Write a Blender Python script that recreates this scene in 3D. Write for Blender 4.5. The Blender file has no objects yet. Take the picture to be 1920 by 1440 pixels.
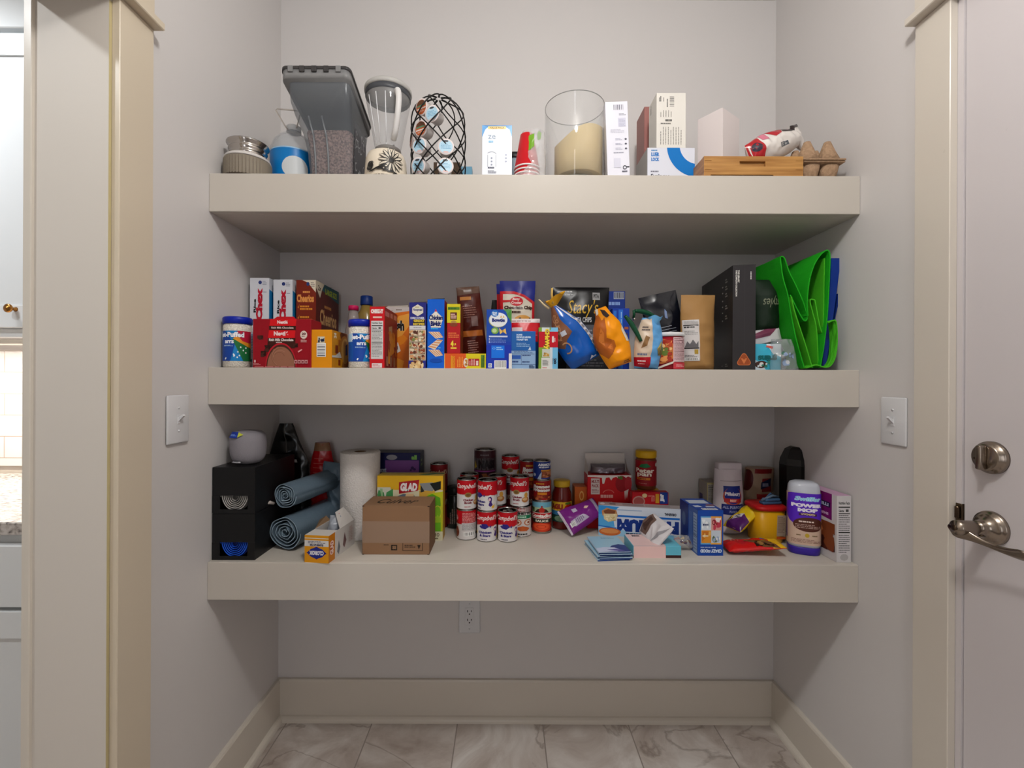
import bpy, bmesh, math, random
from mathutils import Vector, Matrix, noise
random.seed(7)
PI = math.pi
S = bpy.context.scene
COL = S.collection

# ------------------------------------------------------------------ camera
FPX, CX, CY, CAMZ, ROLL = 853.3, 948.0, 717.0, 1.28, 0.0045
cam_data = bpy.data.cameras.new('camera')
cam_data.sensor_width = 36.0
cam_data.lens = 16.0
cam_data.shift_x = (960.0 - CX) / 1920.0
cam_data.shift_y = (CY - 720.0) / 1920.0
cam_data.clip_start = 0.02
cam = bpy.data.objects.new('camera', cam_data)
COL.objects.link(cam)
cam.matrix_world = Matrix.Translation((0, 0, CAMZ)) @ Matrix.Rotation(PI / 2, 4, 'X') @ Matrix.Rotation(ROLL, 4, 'Z')
S.camera = cam

# ------------------------------------------------------------------ world, lights, exposure
w = bpy.data.worlds.new('world'); S.world = w
w.use_nodes = True
w.node_tree.nodes['Background'].inputs[0].default_value = (0.9, 0.93, 1.0, 1)
w.node_tree.nodes['Background'].inputs[1].default_value = 0.3
S.view_settings.view_transform = 'Standard'
S.view_settings.look = 'None'
S.view_settings.exposure = 0.0
S.view_settings.gamma = 1.0
S.view_settings.use_curve_mapping = False

def area_light(name, loc, size, power, color, rot=(0, 0, 0), shape='DISK', size_y=None):
    d = bpy.data.lights.new(name, 'AREA'); d.shape = shape; d.size = size
    if size_y: d.size_y = size_y
    d.energy = power; d.color = color
    o = bpy.data.objects.new(name, d); COL.objects.link(o)
    o.location = loc; o.rotation_euler = rot
    return o
def point_light(name, loc, radius, power, color):
    d = bpy.data.lights.new(name, 'POINT'); d.shadow_soft_size = radius; d.energy = power; d.color = color
    o = bpy.data.objects.new(name, d); COL.objects.link(o); o.location = loc
    return o
point_light('pantry_lamp', (0.17, 0.24, 2.54), 0.085, 37.0, (1.0, 0.985, 0.97))
area_light('kitchen_ceiling_light', (-1.76, 0.15, 2.66), 0.16, 15.5, (0.95, 0.98, 1.0))
area_light('kitchen_cabinet_fill', (-2.0, 1.10, 2.62), 0.30, 10.5, (0.95, 0.98, 1.0))  # added fill to brighten the cabinets, placed where it misses the jamb
area_light('under_cabinet_light', (-1.75, 1.66, 1.405), 1.2, 11.0, (1.0, 0.90, 0.78), shape='RECTANGLE', size_y=0.03)

# ------------------------------------------------------------------ helpers
def PX(px, py, Y):
    """world point seen at photo pixel (px, py) and standing at depth Y"""
    dx, dy = px - CX, CY - py
    c, s = math.cos(ROLL), math.sin(ROLL)
    return Vector(((dx * c - dy * s) * Y / FPX, Y, CAMZ + (dx * s + dy * c) * Y / FPX))

def lin(c):
    c = c / 255.0
    return c / 12.92 if c <= 0.04045 else ((c + 0.055) / 1.055) ** 2.4

_m = {}
def mat(rgb, rough=0.45, metal=0.0, trans=0.0, alpha=1.0, bump=0.0, bscale=60.0, var=0.0, ior=1.45, coat=0.0, sub=0.0, emit=None):
    key = (tuple(rgb), rough, metal, trans, alpha, bump, bscale, var, ior, coat, sub, emit)
    if key in _m: return _m[key]
    m = bpy.data.materials.new('paint_%d_%d_%d' % tuple(int(v) for v in rgb))
    m.use_nodes = True
    nt = m.node_tree; b = nt.nodes['Principled BSDF']
    col = (lin(rgb[0]), lin(rgb[1]), lin(rgb[2]), 1)
    b.inputs['Base Color'].default_value = col
    b.inputs['Roughness'].default_value = rough
    b.inputs['Metallic'].default_value = metal
    b.inputs['Transmission Weight'].default_value = trans
    b.inputs['Alpha'].default_value = alpha
    b.inputs['IOR'].default_value = ior
    if not metal and not trans and rough > .25: b.inputs['Specular IOR Level'].default_value = 0.3
    b.inputs['Coat Weight'].default_value = coat
    if emit:
        b.inputs['Emission Color'].default_value = col
        b.inputs['Emission Strength'].default_value = emit
    tc = nt.nodes.new('ShaderNodeTexCoord')
    n = nt.nodes.new('ShaderNodeTexNoise'); n.inputs['Scale'].default_value = bscale
    n.inputs['Detail'].default_value = 3
    nt.links.new(tc.outputs['Object'], n.inputs['Vector'])
    mr = nt.nodes.new('ShaderNodeMapRange')
    mr.inputs['To Min'].default_value = max(0, rough - 0.012); mr.inputs['To Max'].default_value = min(1, rough + 0.012)
    nt.links.new(n.outputs['Fac'], mr.inputs['Value']); nt.links.new(mr.outputs['Result'], b.inputs['Roughness'])
    if bump:
        bp = nt.nodes.new('ShaderNodeBump'); bp.inputs['Strength'].default_value = bump
        bp.inputs['Distance'].default_value = 0.004
        nt.links.new(n.outputs['Fac'], bp.inputs['Height']); nt.links.new(bp.outputs['Normal'], b.inputs['Normal'])
    if var:
        mx = nt.nodes.new('ShaderNodeMix'); mx.data_type = 'RGBA'
        mx.inputs[6].default_value = tuple(v * (1 - var) for v in col[:3]) + (1,)
        mx.inputs[7].default_value = tuple(min(1, v * (1 + var)) for v in col[:3]) + (1,)
        rp = nt.nodes.new('ShaderNodeMapRange'); rp.inputs['From Min'].default_value = 0.35; rp.inputs['From Max'].default_value = 0.65
        nt.links.new(n.outputs['Fac'], rp.inputs['Value'])
        nt.links.new(rp.outputs['Result'], mx.inputs[0]); nt.links.new(mx.outputs[2], b.inputs['Base Color'])
    _m[key] = m
    return m

def GLASS(rgb, body, refl, rough=0.03):
    """thin clear material: tinted see-through body plus fresnel reflection"""
    key = ('glass', tuple(rgb), body, refl, rough)
    if key in _m: return _m[key]
    m = bpy.data.materials.new('clear_%d_%d_%d' % tuple(rgb)); m.use_nodes = True
    nt = m.node_tree; N = nt.nodes; L = nt.links; N.remove(N['Principled BSDF'])
    out = N['Material Output']
    tr = N.new('ShaderNodeBsdfTransparent'); df = N.new('ShaderNodeBsdfDiffuse'); gl = N.new('ShaderNodeBsdfGlossy')
    c = (lin(rgb[0]), lin(rgb[1]), lin(rgb[2]), 1)
    df.inputs['Color'].default_value = c; gl.inputs['Roughness'].default_value = rough
    fr = N.new('ShaderNodeLayerWeight'); fr.inputs['Blend'].default_value = 0.5
    pw = N.new('ShaderNodeMath'); pw.operation = 'POWER'; pw.inputs[1].default_value = 4.0; L.new(fr.outputs['Facing'], pw.inputs[0])
    mu = N.new('ShaderNodeMath'); mu.operation = 'MULTIPLY_ADD'; mu.inputs[1].default_value = refl * .45; mu.inputs[2].default_value = 0.05 * refl; L.new(pw.outputs[0], mu.inputs[0])
    a = N.new('ShaderNodeMixShader'); a.inputs[0].default_value = body; L.new(tr.outputs[0], a.inputs[1]); L.new(df.outputs[0], a.inputs[2])
    b = N.new('ShaderNodeMixShader'); L.new(mu.outputs[0], b.inputs[0]); L.new(a.outputs[0], b.inputs[1]); L.new(gl.outputs[0], b.inputs[2])
    L.new(b.outputs[0], out.inputs['Surface'])
    _m[key] = m
    return m

def tag(o, label=None, cat=None, group=None, kind=None):
    if label: o['label'] = label
    if cat: o['category'] = cat
    if group: o['group'] = group
    if kind: o['kind'] = kind
    return o

def empty(name, label, cat, loc, rz=0.0, group=None):
    o = bpy.data.objects.new(name, None); COL.objects.link(o)
    o.empty_display_size = 0.02
    o.location = loc; o.rotation_euler = (0, 0, rz)
    return tag(o, label, cat, group)

# --- text outlines, tessellated once per string
_t = {}
def glyphs(s, bold=0.0, shear=0.0):
    key = (s, bold, shear)
    if key in _t: return _t[key]
    c = bpy.data.curves.new('tmp_text', 'FONT')
    c.body = s; c.size = 1.0; c.offset = bold; c.shear = shear; c.resolution_u = 2; c.fill_mode = 'BOTH'
    o = bpy.data.objects.new('tmp_text', c)
    me = bpy.data.meshes.new_from_object(o)
    me.calc_loop_triangles()
    vs = [(v.co.x, v.co.y) for v in me.vertices]
    fs = [tuple(t.vertices) for t in me.loop_triangles]
    if not vs: vs, fs = [(0, 0), (1, 0), (1, 1)], []
    x0 = min(v[0] for v in vs); x1 = max(v[0] for v in vs)
    y0 = min(v[1] for v in vs); y1 = max(v[1] for v in vs)
    vs = [((x - x0) / (x1 - x0), (y - y0) / (y1 - y0)) for x, y in vs]
    bpy.data.objects.remove(o); bpy.data.curves.remove(c); bpy.data.meshes.remove(me)
    _t[key] = (vs, fs)
    return _t[key]

class MB:
    """collects geometry and builds ONE mesh object"""
    def __init__(s): s.v = []; s.f = []; s.mi = []; s.m = []; s.sm = []; s.mx = Matrix()
    def idx(s, m):
        if m not in s.m: s.m.append(m)
        return s.m.index(m)
    def add(s, vs, fs, m, smooth=False):
        o = len(s.v); i = s.idx(m)
        s.v += [s.mx @ Vector(p) for p in vs]
        for k, f in enumerate(fs):
            s.f.append(tuple(o + q for q in f)); s.mi.append(i); s.sm.append(smooth)
    def box(s, a, b, m, bev=0.0, seg=1):
        bm = bmesh.new(); bmesh.ops.create_cube(bm, size=1)
        for v in bm.verts:
            v.co = Vector([a[k] + (v.co[k] + 0.5) * (b[k] - a[k]) for k in range(3)])
        if bev > 0: bmesh.ops.bevel(bm, geom=bm.edges[:], offset=bev, segments=seg, affect='EDGES', profile=0.5)
        s.bm(bm, m, seg > 1)
    def bm(s, bm, m, smooth=False):
        bm.verts.index_update()
        s.add([v.co.copy() for v in bm.verts], [[q.index for q in f.verts] for f in bm.faces], m, smooth)
        bm.free()
    def prism(s, poly, axis, a, b, m):
        """poly 2D extruded along axis (0,1,2) from a to b"""
        o = [k for k in range(3) if k != axis]
        def P(p, t):
            r = [0, 0, 0]; r[o[0]] = p[0]; r[o[1]] = p[1]; r[axis] = t; return r
        n = len(poly)
        vs = [P(p, a) for p in poly] + [P(p, b) for p in poly]
        fs = [[i, (i + 1) % n, n + (i + 1) % n, n + i] for i in range(n)] + [list(range(n))[::-1], list(range(n, 2 * n))]
        s.add(vs, fs, m)
    def lathe(s, prof, m, n=48, cx=0, cy=0, sx=1.0, sy=1.0, pw=2.0, mats=None, cap=True, smooth=True):
        """prof: list of (r, z); pw>2 gives rounded-square sections"""
        vs = []; fs = []
        for r, z in prof:
            for k in range(n):
                a = 2 * PI * k / n
                c, d = math.cos(a), math.sin(a)
                q = (abs(c) ** pw + abs(d) ** pw) ** (-1.0 / pw)
                vs.append((cx + r * sx * c * q, cy + r * sy * d * q, z))
        rows = [[] for _ in range(len(prof) - 1)]
        for i in range(len(prof) - 1):
            for k in range(n):
                rows[i].append([i * n + k, i * n + (k + 1) % n, (i + 1) * n + (k + 1) % n, (i + 1) * n + k])
        if mats is None:
            for r in rows: fs += r
            if cap: fs += [list(range(n))[::-1], [(len(prof) - 1) * n + k for k in range(n)]]
            s.add(vs, fs, m, smooth)
        else:
            o = len(s.v); s.v += [s.mx @ Vector(p) for p in vs]
            for i, r in enumerate(rows):
                for f in r: s.f.append(tuple(o + q for q in f)); s.mi.append(s.idx(mats[i])); s.sm.append(smooth)
            if cap:
                for f, mm in ((list(range(n))[::-1], mats[0]), ([(len(prof) - 1) * n + k for k in range(n)], mats[-1])):
                    s.f.append(tuple(o + q for q in f)); s.mi.append(s.idx(mm)); s.sm.append(False)
    def tube(s, pts, r, m, n=8, closed=False, radii=None, cap=True):
        pts = [Vector(p) for p in pts]; N = len(pts); vs = []; fs = []
        up = None
        for i, p in enumerate(pts):
            if closed: t = pts[(i + 1) % N] - pts[i - 1]
            else: t = pts[min(i + 1, N - 1)] - pts[max(i - 1, 0)]
            t.normalize()
            if up is None:
                up = Vector((0, 0, 1)) if abs(t.z) < 0.9 else Vector((1, 0, 0))
            x = t.cross(up)
            if x.length < 1e-6: x = t.orthogonal()
            x.normalize(); up = x.cross(t); up.normalize()
            rr = radii[i] if radii else r
            for k in range(n):
                a = 2 * PI * k / n
                vs.append(p + x * math.cos(a) * rr + up * math.sin(a) * rr)
        for i in range(N if closed else N - 1):
            j = (i + 1) % N
            for k in range(n):
                fs.append([i * n + k, i * n + (k + 1) % n, j * n + (k + 1) % n, j * n + k])
        if not closed and cap: fs += [list(range(n))[::-1], [(N - 1) * n + k for k in range(n)]]
        s.add(vs, fs, m, True)
    def sheet(s, fn, nu, nv, m, smooth=True, close_u=False):
        vs = [fn(i / nu, j / nv) for j in range(nv + 1) for i in range(nu + 1)]
        fs = [[j * (nu + 1) + i, j * (nu + 1) + i + 1, (j + 1) * (nu + 1) + i + 1, (j + 1) * (nu + 1) + i] for j in range(nv) for i in range(nu)]
        s.add(vs, fs, m, smooth)
    def build(s, name, parent=None, loc=None, rz=0.0, rot=None, label=None):
        me = bpy.data.meshes.new(name)
        me.from_pydata([tuple(v) for v in s.v], [], s.f)
        for m in s.m: me.materials.append(m)
        for p, i, q in zip(me.polygons, s.mi, s.sm): p.material_index = i; p.use_smooth = q
        me.update()
        o = bpy.data.objects.new(name, me); COL.objects.link(o)
        if parent: o.parent = parent
        if loc is not None: o.location = loc
        if rot is not None: o.rotation_euler = rot
        elif rz: o.rotation_euler = (0, 0, rz)
        if label: o['label'] = label
        return o

class Canvas:
    """2D drawing in percent coordinates on a surface of a mesh; fn(u, v, e) with u, v in 0..1"""
    def __init__(s, mb, fn, su=None, sv=None, e0=0.0003, rough=0.45, de=0.00004):
        s.mb = mb; s.fn = fn; s.su = su; s.sv = sv; s.e = e0; s.rough = rough; s.de = de
    def M(s, c):
        return c if not isinstance(c, (tuple, list)) else mat(c, s.rough)
    def _put(s, vs, fs, c):
        s.e += s.de
        m = s.M(c)
        if s.su or s.sv:
            bm = bmesh.new()
            bv = [bm.verts.new((x, y, 0)) for x, y in vs]
            for f in fs:
                try: bm.faces.new([bv[i] for i in f])
                except ValueError: pass
            x0 = min(v[0] for v in vs); x1 = max(v[0] for v in vs)
            y0 = min(v[1] for v in vs); y1 = max(v[1] for v in vs)
            for ax, st, lo, hi in ((0, s.su, x0, x1), (1, s.sv, y0, y1)):
                if not st: continue
                k = math.floor(lo / st) + 1
                while k * st < hi:
                    co = (k * st, 0, 0) if ax == 0 else (0, k * st, 0)
                    no = (1, 0, 0) if ax == 0 else (0, 1, 0)
                    bmesh.ops.bisect_plane(bm, geom=bm.verts[:] + bm.edges[:] + bm.faces[:], plane_co=co, plane_no=no)
                    k += 1
            bm.verts.index_update()
            vs = [(v.co.x, v.co.y) for v in bm.verts]
            fs = [[q.index for q in f.verts] for f in bm.faces]
            bm.free()
        s.mb.add([s.fn(x / 100.0, y / 100.0, s.e) for x, y in vs], fs, m, bool(s.su))
    def rect(s, x, y, w_, h, c): s._put([(x, y), (x + w_, y), (x + w_, y + h), (x, y + h)], [[0, 1, 2, 3]], c)
    def poly(s, pts, c): s._put(list(pts), [list(range(len(pts)))], c)
    def ell(s, cx, cy, rx, ry, c, n=28, a0=0, a1=360):
        full = (a1 - a0) >= 360
        pts = [(cx + rx * math.cos(math.radians(a0 + (a1 - a0) * k / n)), cy + ry * math.sin(math.radians(a0 + (a1 - a0) * k / n))) for k in range(n if full else n + 1)]
        if not full: pts = [(cx, cy)] + pts
        s.poly(pts, c)
    def ring(s, cx, cy, rx, ry, t, c, n=32, a0=0, a1=360, ty=None):
        ty = ty if ty is not None else t
        vs = []; fs = []
        for k in range(n + 1):
            a = math.radians(a0 + (a1 - a0) * k / n)
            vs.append((cx + rx * math.cos(a), cy + ry * math.sin(a)))
            vs.append((cx + (rx - t) * math.cos(a), cy + (ry - ty) * math.sin(a)))
        for k in range(n): fs.append([2 * k, 2 * k + 1, 2 * k + 3, 2 * k + 2])
        s._put(vs, fs, c)
    def text(s, t, x, y, w_, h, c, bold=0.02, shear=0.0, rot=0, dx=0, outline=None, ol=0.05):
        """fits the string into the box x, y, w, h (percent); rot in 0/90/180/270 turns it inside the box"""
        if outline is not None: s.text(t, x, y, w_, h, outline, bold=bold + ol, shear=shear, rot=rot)
        vs, fs = glyphs(t, bold, shear)
        q = []
        for a, b in vs:
            if rot == 90: a, b = 1 - b, a
            elif rot == 180: a, b = 1 - a, 1 - b
            elif rot == 270: a, b = b, 1 - a
            q.append((x + a * w_, y + b * h))
        s._put(q, fs, c)
    def lines(s, x, y, w_, h, n, c, fill=0.5, seed=1, vert=False, words=True):
        """rows of print too small to read"""
        r = random.Random(seed); vs = []; fs = []
        for k in range(n):
            p = (k + 0.5) / n
            L = 1.0 if k % 4 else 0.7 + 0.3 * r.random()
            t = 0.0
            while t < L:
                d = 0.05 + 0.14 * r.random() if words else L
                e_ = min(L, t + d)
                if vert: a = (x + w_ * (p - fill / 2 / n), y + h * t, x + w_ * (p + fill / 2 / n), y + h * e_)
                else: a = (x + w_ * t, y + h * (1 - p - fill / 2 / n), x + w_ * e_, y + h * (1 - p + fill / 2 / n))
                o = len(vs); vs += [(a[0], a[1]), (a[2], a[1]), (a[2], a[3]), (a[0], a[3])]; fs.append([o, o + 1, o + 2, o + 3])
                t = e_ + 0.025
        s._put(vs, fs, c)
    def barcode(s, x, y, w_, h, vert=False, seed=3, bg=(235, 235, 232), fg=(20, 20, 22), n=24):
        s.rect(x, y, w_, h, bg)
        r = random.Random(seed); vs = []; fs = []
        L = h if vert else w_
        t = 0.06
        while t < 0.93:
            d = r.choice((0.6, 1, 1.6)) / n
            if vert: a = (x + w_ * 0.08, y + L * t, x + w_ * 0.92, y + L * (t + d * 0.6))
            else: a = (x + L * t, y + h * 0.16, x + L * (t + d * 0.6), y + h * 0.92)
            o = len(vs); vs += [(a[0], a[1]), (a[2], a[1]), (a[2], a[3]), (a[0], a[3])]; fs.append([o, o + 1, o + 2, o + 3])
            t += d + r.choice((0.4, 0.8)) / n
        s._put(vs, fs, fg)
    def facts(s, x, y, w_, h, bg=(225, 225, 222), fg=(30, 30, 30), seed=5):
        s.rect(x, y, w_, h, bg)
        s.text('Nutrition Facts', x + w_ * .06, y + h * .92, w_ * .86, h * .05, fg, bold=0.03)
        s.rect(x + w_ * .05, y + h * .86, w_ * .9, h * .022, fg)
        s.text('Calories', x + w_ * .06, y + h * .785, w_ * .42, h * .045, fg, bold=0.03)
        s.lines(x + w_ * .62, y + h * .785, w_ * .3, h * .05, 1, fg, fill=.9, seed=seed + 9)
        s.rect(x + w_ * .05, y + h * .75, w_ * .9, h * .014, fg)
        s.lines(x + w_ * .06, y + h * .44, w_ * .86, h * .30, 8, fg, fill=.3, seed=seed)
        s.rect(x + w_ * .05, y + h * .41, w_ * .9, h * .02, fg)
        s.lines(x + w_ * .06, y + h * .05, w_ * .86, h * .34, 9, fg, fill=.3, seed=seed + 1)
    def blobs(s, x, y, w_, h, n, cols, size=6, seed=2, sides=7, asp=1.0):
        """irregular food pieces"""
        r = random.Random(seed)
        for k in range(n):
            cx = x + r.random() * w_; cy = y + r.random() * h; z = size * (0.6 + 0.8 * r.random()); a0 = r.random() * 6
            pts = [(cx + z * math.cos(a0 + 2 * PI * q / sides) * (0.75 + 0.4 * r.random()), cy + z * asp * math.sin(a0 + 2 * PI * q / sides) * (0.75 + 0.4 * r.random())) for q in range(sides)]
            pts = [(min(max(p[0], x), x + w_), min(max(p[1], y), y + h)) for p in pts]
            s.poly(pts, r.choice(cols))

def faces_of(mb, W, H, D, rough=0.45):
    """canvases for a box standing in x 0..W, y 0..D (front at y=0), z 0..H"""
    return dict(
        front=Canvas(mb, lambda u, v, e: (u * W, -e, v * H), rough=rough),
        right=Canvas(mb, lambda u, v, e: (W + e, u * D, v * H), rough=rough),
        left=Canvas(mb, lambda u, v, e: (-e, D - u * D, v * H), rough=rough),
        top=Canvas(mb, lambda u, v, e: (u * W, v * D, H + e), rough=rough))

def carton(name, label, cat, x0, x1, ytop, Y, zb, D, base, ybot=None, rz=0.0, rough=0.42, group=None, sides=None, flaps=None, W=None, H=None, bev=0.0008):
    """a printed box whose front face spans photo pixels x0..x1 and reaches up to ytop; returns canvases and a finish() function"""
    xm = (x0 + x1) / 2
    a = PX(x0, (ytop + CY) / 2, Y); b = PX(x1, (ytop + CY) / 2, Y)
    if W is None: W = (b.x - a.x) / max(0.2, math.cos(rz))
    if H is None: H = PX(xm, ytop, Y).z - zb
    mb = MB()
    bm_ = mat(base, rough)
    mb.box((0, 0, 0), (W, D, H), bm_, bev=bev)
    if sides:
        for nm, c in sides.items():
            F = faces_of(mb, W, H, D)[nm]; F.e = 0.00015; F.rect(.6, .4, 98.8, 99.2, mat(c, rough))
    if flaps:
        g = mat(flaps, 0.7)
        for k, (yy, t, up) in enumerate(((D * .12, .15, .012), (D * .55, -.1, .008))):
            mb.add([(W * .06, yy, H), (W * .94, yy, H), (W * .9, yy + D * .25, H + up), (W * .12, yy + D * .2, H + up * .7)], [[0, 1, 2, 3]], g)
    F = faces_of(mb, W, H, D, rough)
    def finish():
        o = mb.build(name, loc=(a.x, Y, zb), rz=rz)
        return tag(o, label, cat, group)
    return F, mb, finish, (W, H, D)

VT = [0.0]
def face_view(x, y):
    VT[0] = -math.degrees(math.atan2(x, y))
def cyl_canvas(mb, R, z0, z1, rough=0.4, su=3.0, turn=0.0, sx=1.0, sy=1.0):
    turn = turn + VT[0]
    return Canvas(mb, lambda u, v, e: (math.sin(math.radians((u - .5) * 180 + turn)) * (R + e) * sx, -math.cos(math.radians((u - .5) * 180 + turn)) * (R + e) * sy, z0 + v * (z1 - z0)), su=su, rough=rough, e0=0.0004)

def struct(mb, name, parent=None):
    o = mb.build(name, parent)
    if not parent: o['kind'] = 'structure'
    return o

Z1, Z2, Z3 = CAMZ + .602, CAMZ + .040, CAMZ - .525      # shelf tops
B1, B2, B3 = CAMZ + .4915, CAMZ - .068, CAMZ - .634     # shelf undersides
YF, YB, XL, XR = 1.318, 1.735, -0.862, 1.025
CEIL = 2.74

# ================================================================== THE ROOM
def node_mat(name):
    m = bpy.data.materials.new(name); m.use_nodes = True
    return m, m.node_tree, m.node_tree.nodes['Principled BSDF']

WALL = mat((209, 205, 203), 0.42, bump=0.03, bscale=220)
KWALL = mat((205, 196, 184), 0.5, bump=0.05, bscale=200)
TRIM = mat((210, 202, 190), 0.28, bump=0.01, bscale=30)
TRIMG = mat((206, 193, 172), 0.3)
SHELF = mat((196, 189, 179), 0.42, bump=0.01, bscale=40)
DOORM = mat((208, 202, 203), 0.28, bump=0.01, bscale=90)
CEILM = mat((225, 222, 216), 0.7, bump=0.05, bscale=150)
CAB = mat((228, 231, 233), 0.32)
CAULK = mat((190, 176, 132), 0.5)

def floor_material():
    m, nt, b = node_mat('marble_tile'); N = nt.nodes; L = nt.links
    tc = N.new('ShaderNodeTexCoord')
    mp = N.new('ShaderNodeMapping'); mp.inputs['Rotation'].default_value = (0, 0, PI / 2)
    mp.inputs['Location'].default_value = (0.205, 0.175, 0)
    L.new(tc.outputs['Object'], mp.inputs['Vector'])
    br = N.new('ShaderNodeTexBrick'); br.offset = 0.5; br.squash = 1
    br.inputs['Scale'].default_value = 1.0
    br.inputs['Brick Width'].default_value = 0.64; br.inputs['Row Height'].default_value = 0.32
    br.inputs['Mortar Size'].default_value = 0.0022; br.inputs['Mortar Smooth'].default_value = 0.1
    br.inputs['Color1'].default_value = (0.35, 0.35, 0.35, 1); br.inputs['Color2'].default_value = (0.65, 0.65, 0.65, 1)
    L.new(mp.outputs['Vector'], br.inputs['Vector'])
    # per-tile shift of the veining
    ad = N.new('ShaderNodeVectorMath'); ad.operation = 'MULTIPLY_ADD'
    ad.inputs[1].default_value = (9, 7, 5)
    L.new(br.outputs['Color'], ad.inputs[0]); L.new(tc.outputs['Object'], ad.inputs[2])
    n1 = N.new('ShaderNodeTexNoise'); n1.inputs['Scale'].default_value = 4.5; n1.inputs['Detail'].default_value = 9; n1.inputs['Roughness'].default_value = 0.62
    n1.inputs['Distortion'].default_value = 1.2
    L.new(ad.outputs[0], n1.inputs['Vector'])
    cr = N.new('ShaderNodeValToRGB')
    e = cr.color_ramp.elements
    e[0].position = 0.30; e[0].color = (lin(160), lin(146), lin(136), 1)
    e[1].position = 0.70; e[1].color = (lin(212), lin(206), lin(200), 1)
    k = cr.color_ramp.elements.new(0.5); k.color = (lin(188), lin(178), lin(170), 1)
    L.new(n1.outputs['Fac'], cr.inputs['Fac'])
    # thin cracks / veins
    n2 = N.new('ShaderNodeTexNoise'); n2.inputs['Scale'].default_value = 2.3; n2.inputs['Detail'].default_value = 7; n2.inputs['Distortion'].default_value = 0.6
    L.new(ad.outputs[0], n2.inputs['Vector'])
    m1 = N.new('ShaderNodeMath'); m1.operation = 'SUBTRACT'; m1.inputs[1].default_value = 0.5; L.new(n2.outputs['Fac'], m1.inputs[0])
    m2 = N.new('ShaderNodeMath'); m2.operation = 'ABSOLUTE'; L.new(m1.outputs[0], m2.inputs[0])
    r2 = N.new('ShaderNodeMapRange'); r2.inputs['From Min'].default_value = 0.0; r2.inputs['From Max'].default_value = 0.012
    r2.inputs['To Min'].default_value = 0.55; r2.inputs['To Max'].default_value = 0.0
    L.new(m2.outputs[0], r2.inputs['Value'])
    mx = N.new('ShaderNodeMix'); mx.data_type = 'RGBA'; mx.inputs[7].default_value = (lin(112), lin(96), lin(84), 1)
    L.new(r2.outputs['Result'], mx.inputs[0]); L.new(cr.outputs['Color'], mx.inputs[6])
    mg = N.new('ShaderNodeMix'); mg.data_type = 'RGBA'; mg.inputs[7].default_value = (lin(140), lin(130), lin(122), 1)
    L.new(br.outputs['Fac'], mg.inputs[0]); L.new(mx.outputs[2], mg.inputs[6])
    L.new(mg.outputs[2], b.inputs['Base Color'])
    b.inputs['Roughness'].default_value = 0.28
    return m

def box_obj(name, a, b, m, bev=0.0, parent=None):
    mb = MB(); mb.box(a, b, m, bev=bev); return struct(mb, name, parent)

KX = -3.3
mb = MB(); mb.add([(KX, -2.2, 0), (XR + .25, -2.2, 0), (XR + .25, 2.2, 0), (KX, 2.2, 0)], [[0, 1, 2, 3]], floor_material()); struct(mb, 'floor')
box_obj('ceiling', (KX - .1, -2.3, CEIL), (XR + .25, 2.3, CEIL + .1), CEILM)
box_obj('wall_back', (XL - .16, YB, 0), (XR + .2, YB + .1, CEIL), WALL)
box_obj('wall_front', (KX - .1, -2.3, 0), (XR + .25, -2.2, CEIL), WALL)
OPT = 2.105   # head of the kitchen opening
mb = MB()
mb.box((XL - .16, 1.003, 0), (XL, YB, CEIL), WALL)
mb.box((XL - .16, -2.2, 0), (XL, .05, CEIL), WALL)
mb.box((XL - .16, .05, OPT + .018), (XL, 1.003, CEIL), WALL)
struct(mb, 'wall_left')
mb = MB()
mb.box((XR, 1.03, 0), (XR + .15, YB, CEIL), WALL)
mb.box((XR, -2.2, 0), (XR + .15, .12, CEIL), WALL)
mb.box((XR, .12, 2.165), (XR + .15, 1.03, CEIL), WALL)
struct(mb, 'wall_right')
# baseboards with shoe moulding
def base(name, p0, p1, nrm):
    mb = MB()
    p0 = Vector(p0); p1 = Vector(p1); n = Vector(nrm); d = (p1 - p0)
    prof = [(0, 0), (.014, 0), (.014, .145), (.011, .152), (0, .152)]
    q = [(.014, 0), (.031, 0), (.030, .007), (.027, .013), (.021, .018), (.014, .020)]
    for P, m in ((prof, TRIM), (q, TRIM)):
        vs = [p0 + n * a + Vector((0, 0, b)) for a, b in P] + [p1 + n * a + Vector((0, 0, b)) for a, b in P]
        k = len(P)
        mb.add(vs, [[i, (i + 1) % k, k + (i + 1) % k, k + i] for i in range(k)] + [list(range(k)), list(range(k, 2 * k))], m)
    struct(mb, name)
base('baseboard_back', (XL, YB, 0), (XR, YB, 0), (0, -1, 0))
base('baseboard_left', (XL, 1.09, 0), (XL, YB - .014, 0), (1, 0, 0))
base('baseboard_right', (XR, 1.127, 0), (XR, YB - .014, 0), (-1, 0, 0))
# kitchen opening: jambs, casing
mb = MB()
mb.box((XL - .16, .985, 0), (XL, 1.003, OPT), mat((208, 201, 192), .5))
mb.box((XL - .001, .9852, 0), (XL + .0008, .992, OPT), CAULK)
mb.box((XL - .16, .05, OPT), (XL, 1.003, OPT + .018), TRIM)
mb.box((XL - .16, .05, 0), (XL, .068, OPT), TRIM)
struct(mb, 'trim_1')
mb = MB()
mb.box((XL, .992, 0), (XL + .018, 1.088, CAMZ + .838), TRIMG, bev=.0015)
struct(mb, 'trim_2')
mb = MB()
mb.box((XL, -.06, CAMZ + .838), (XL + .042, 1.092, CAMZ + .856), TRIMG, bev=.002)
mb.box((XL, -.04, CAMZ + .856), (XL + .02, 1.088, CAMZ + .97), TRIMG, bev=.0015)
mb.box((XL, -.03, 0), (XL + .018, .06, CAMZ + .838), TRIMG, bev=.0015)
struct(mb, 'trim_3')
mb = MB()
mb.box((XL - .178, .978, 0), (XL - .16, 1.06, OPT + .02), TRIM, bev=.0015)
struct(mb, 'trim_4')
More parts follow.
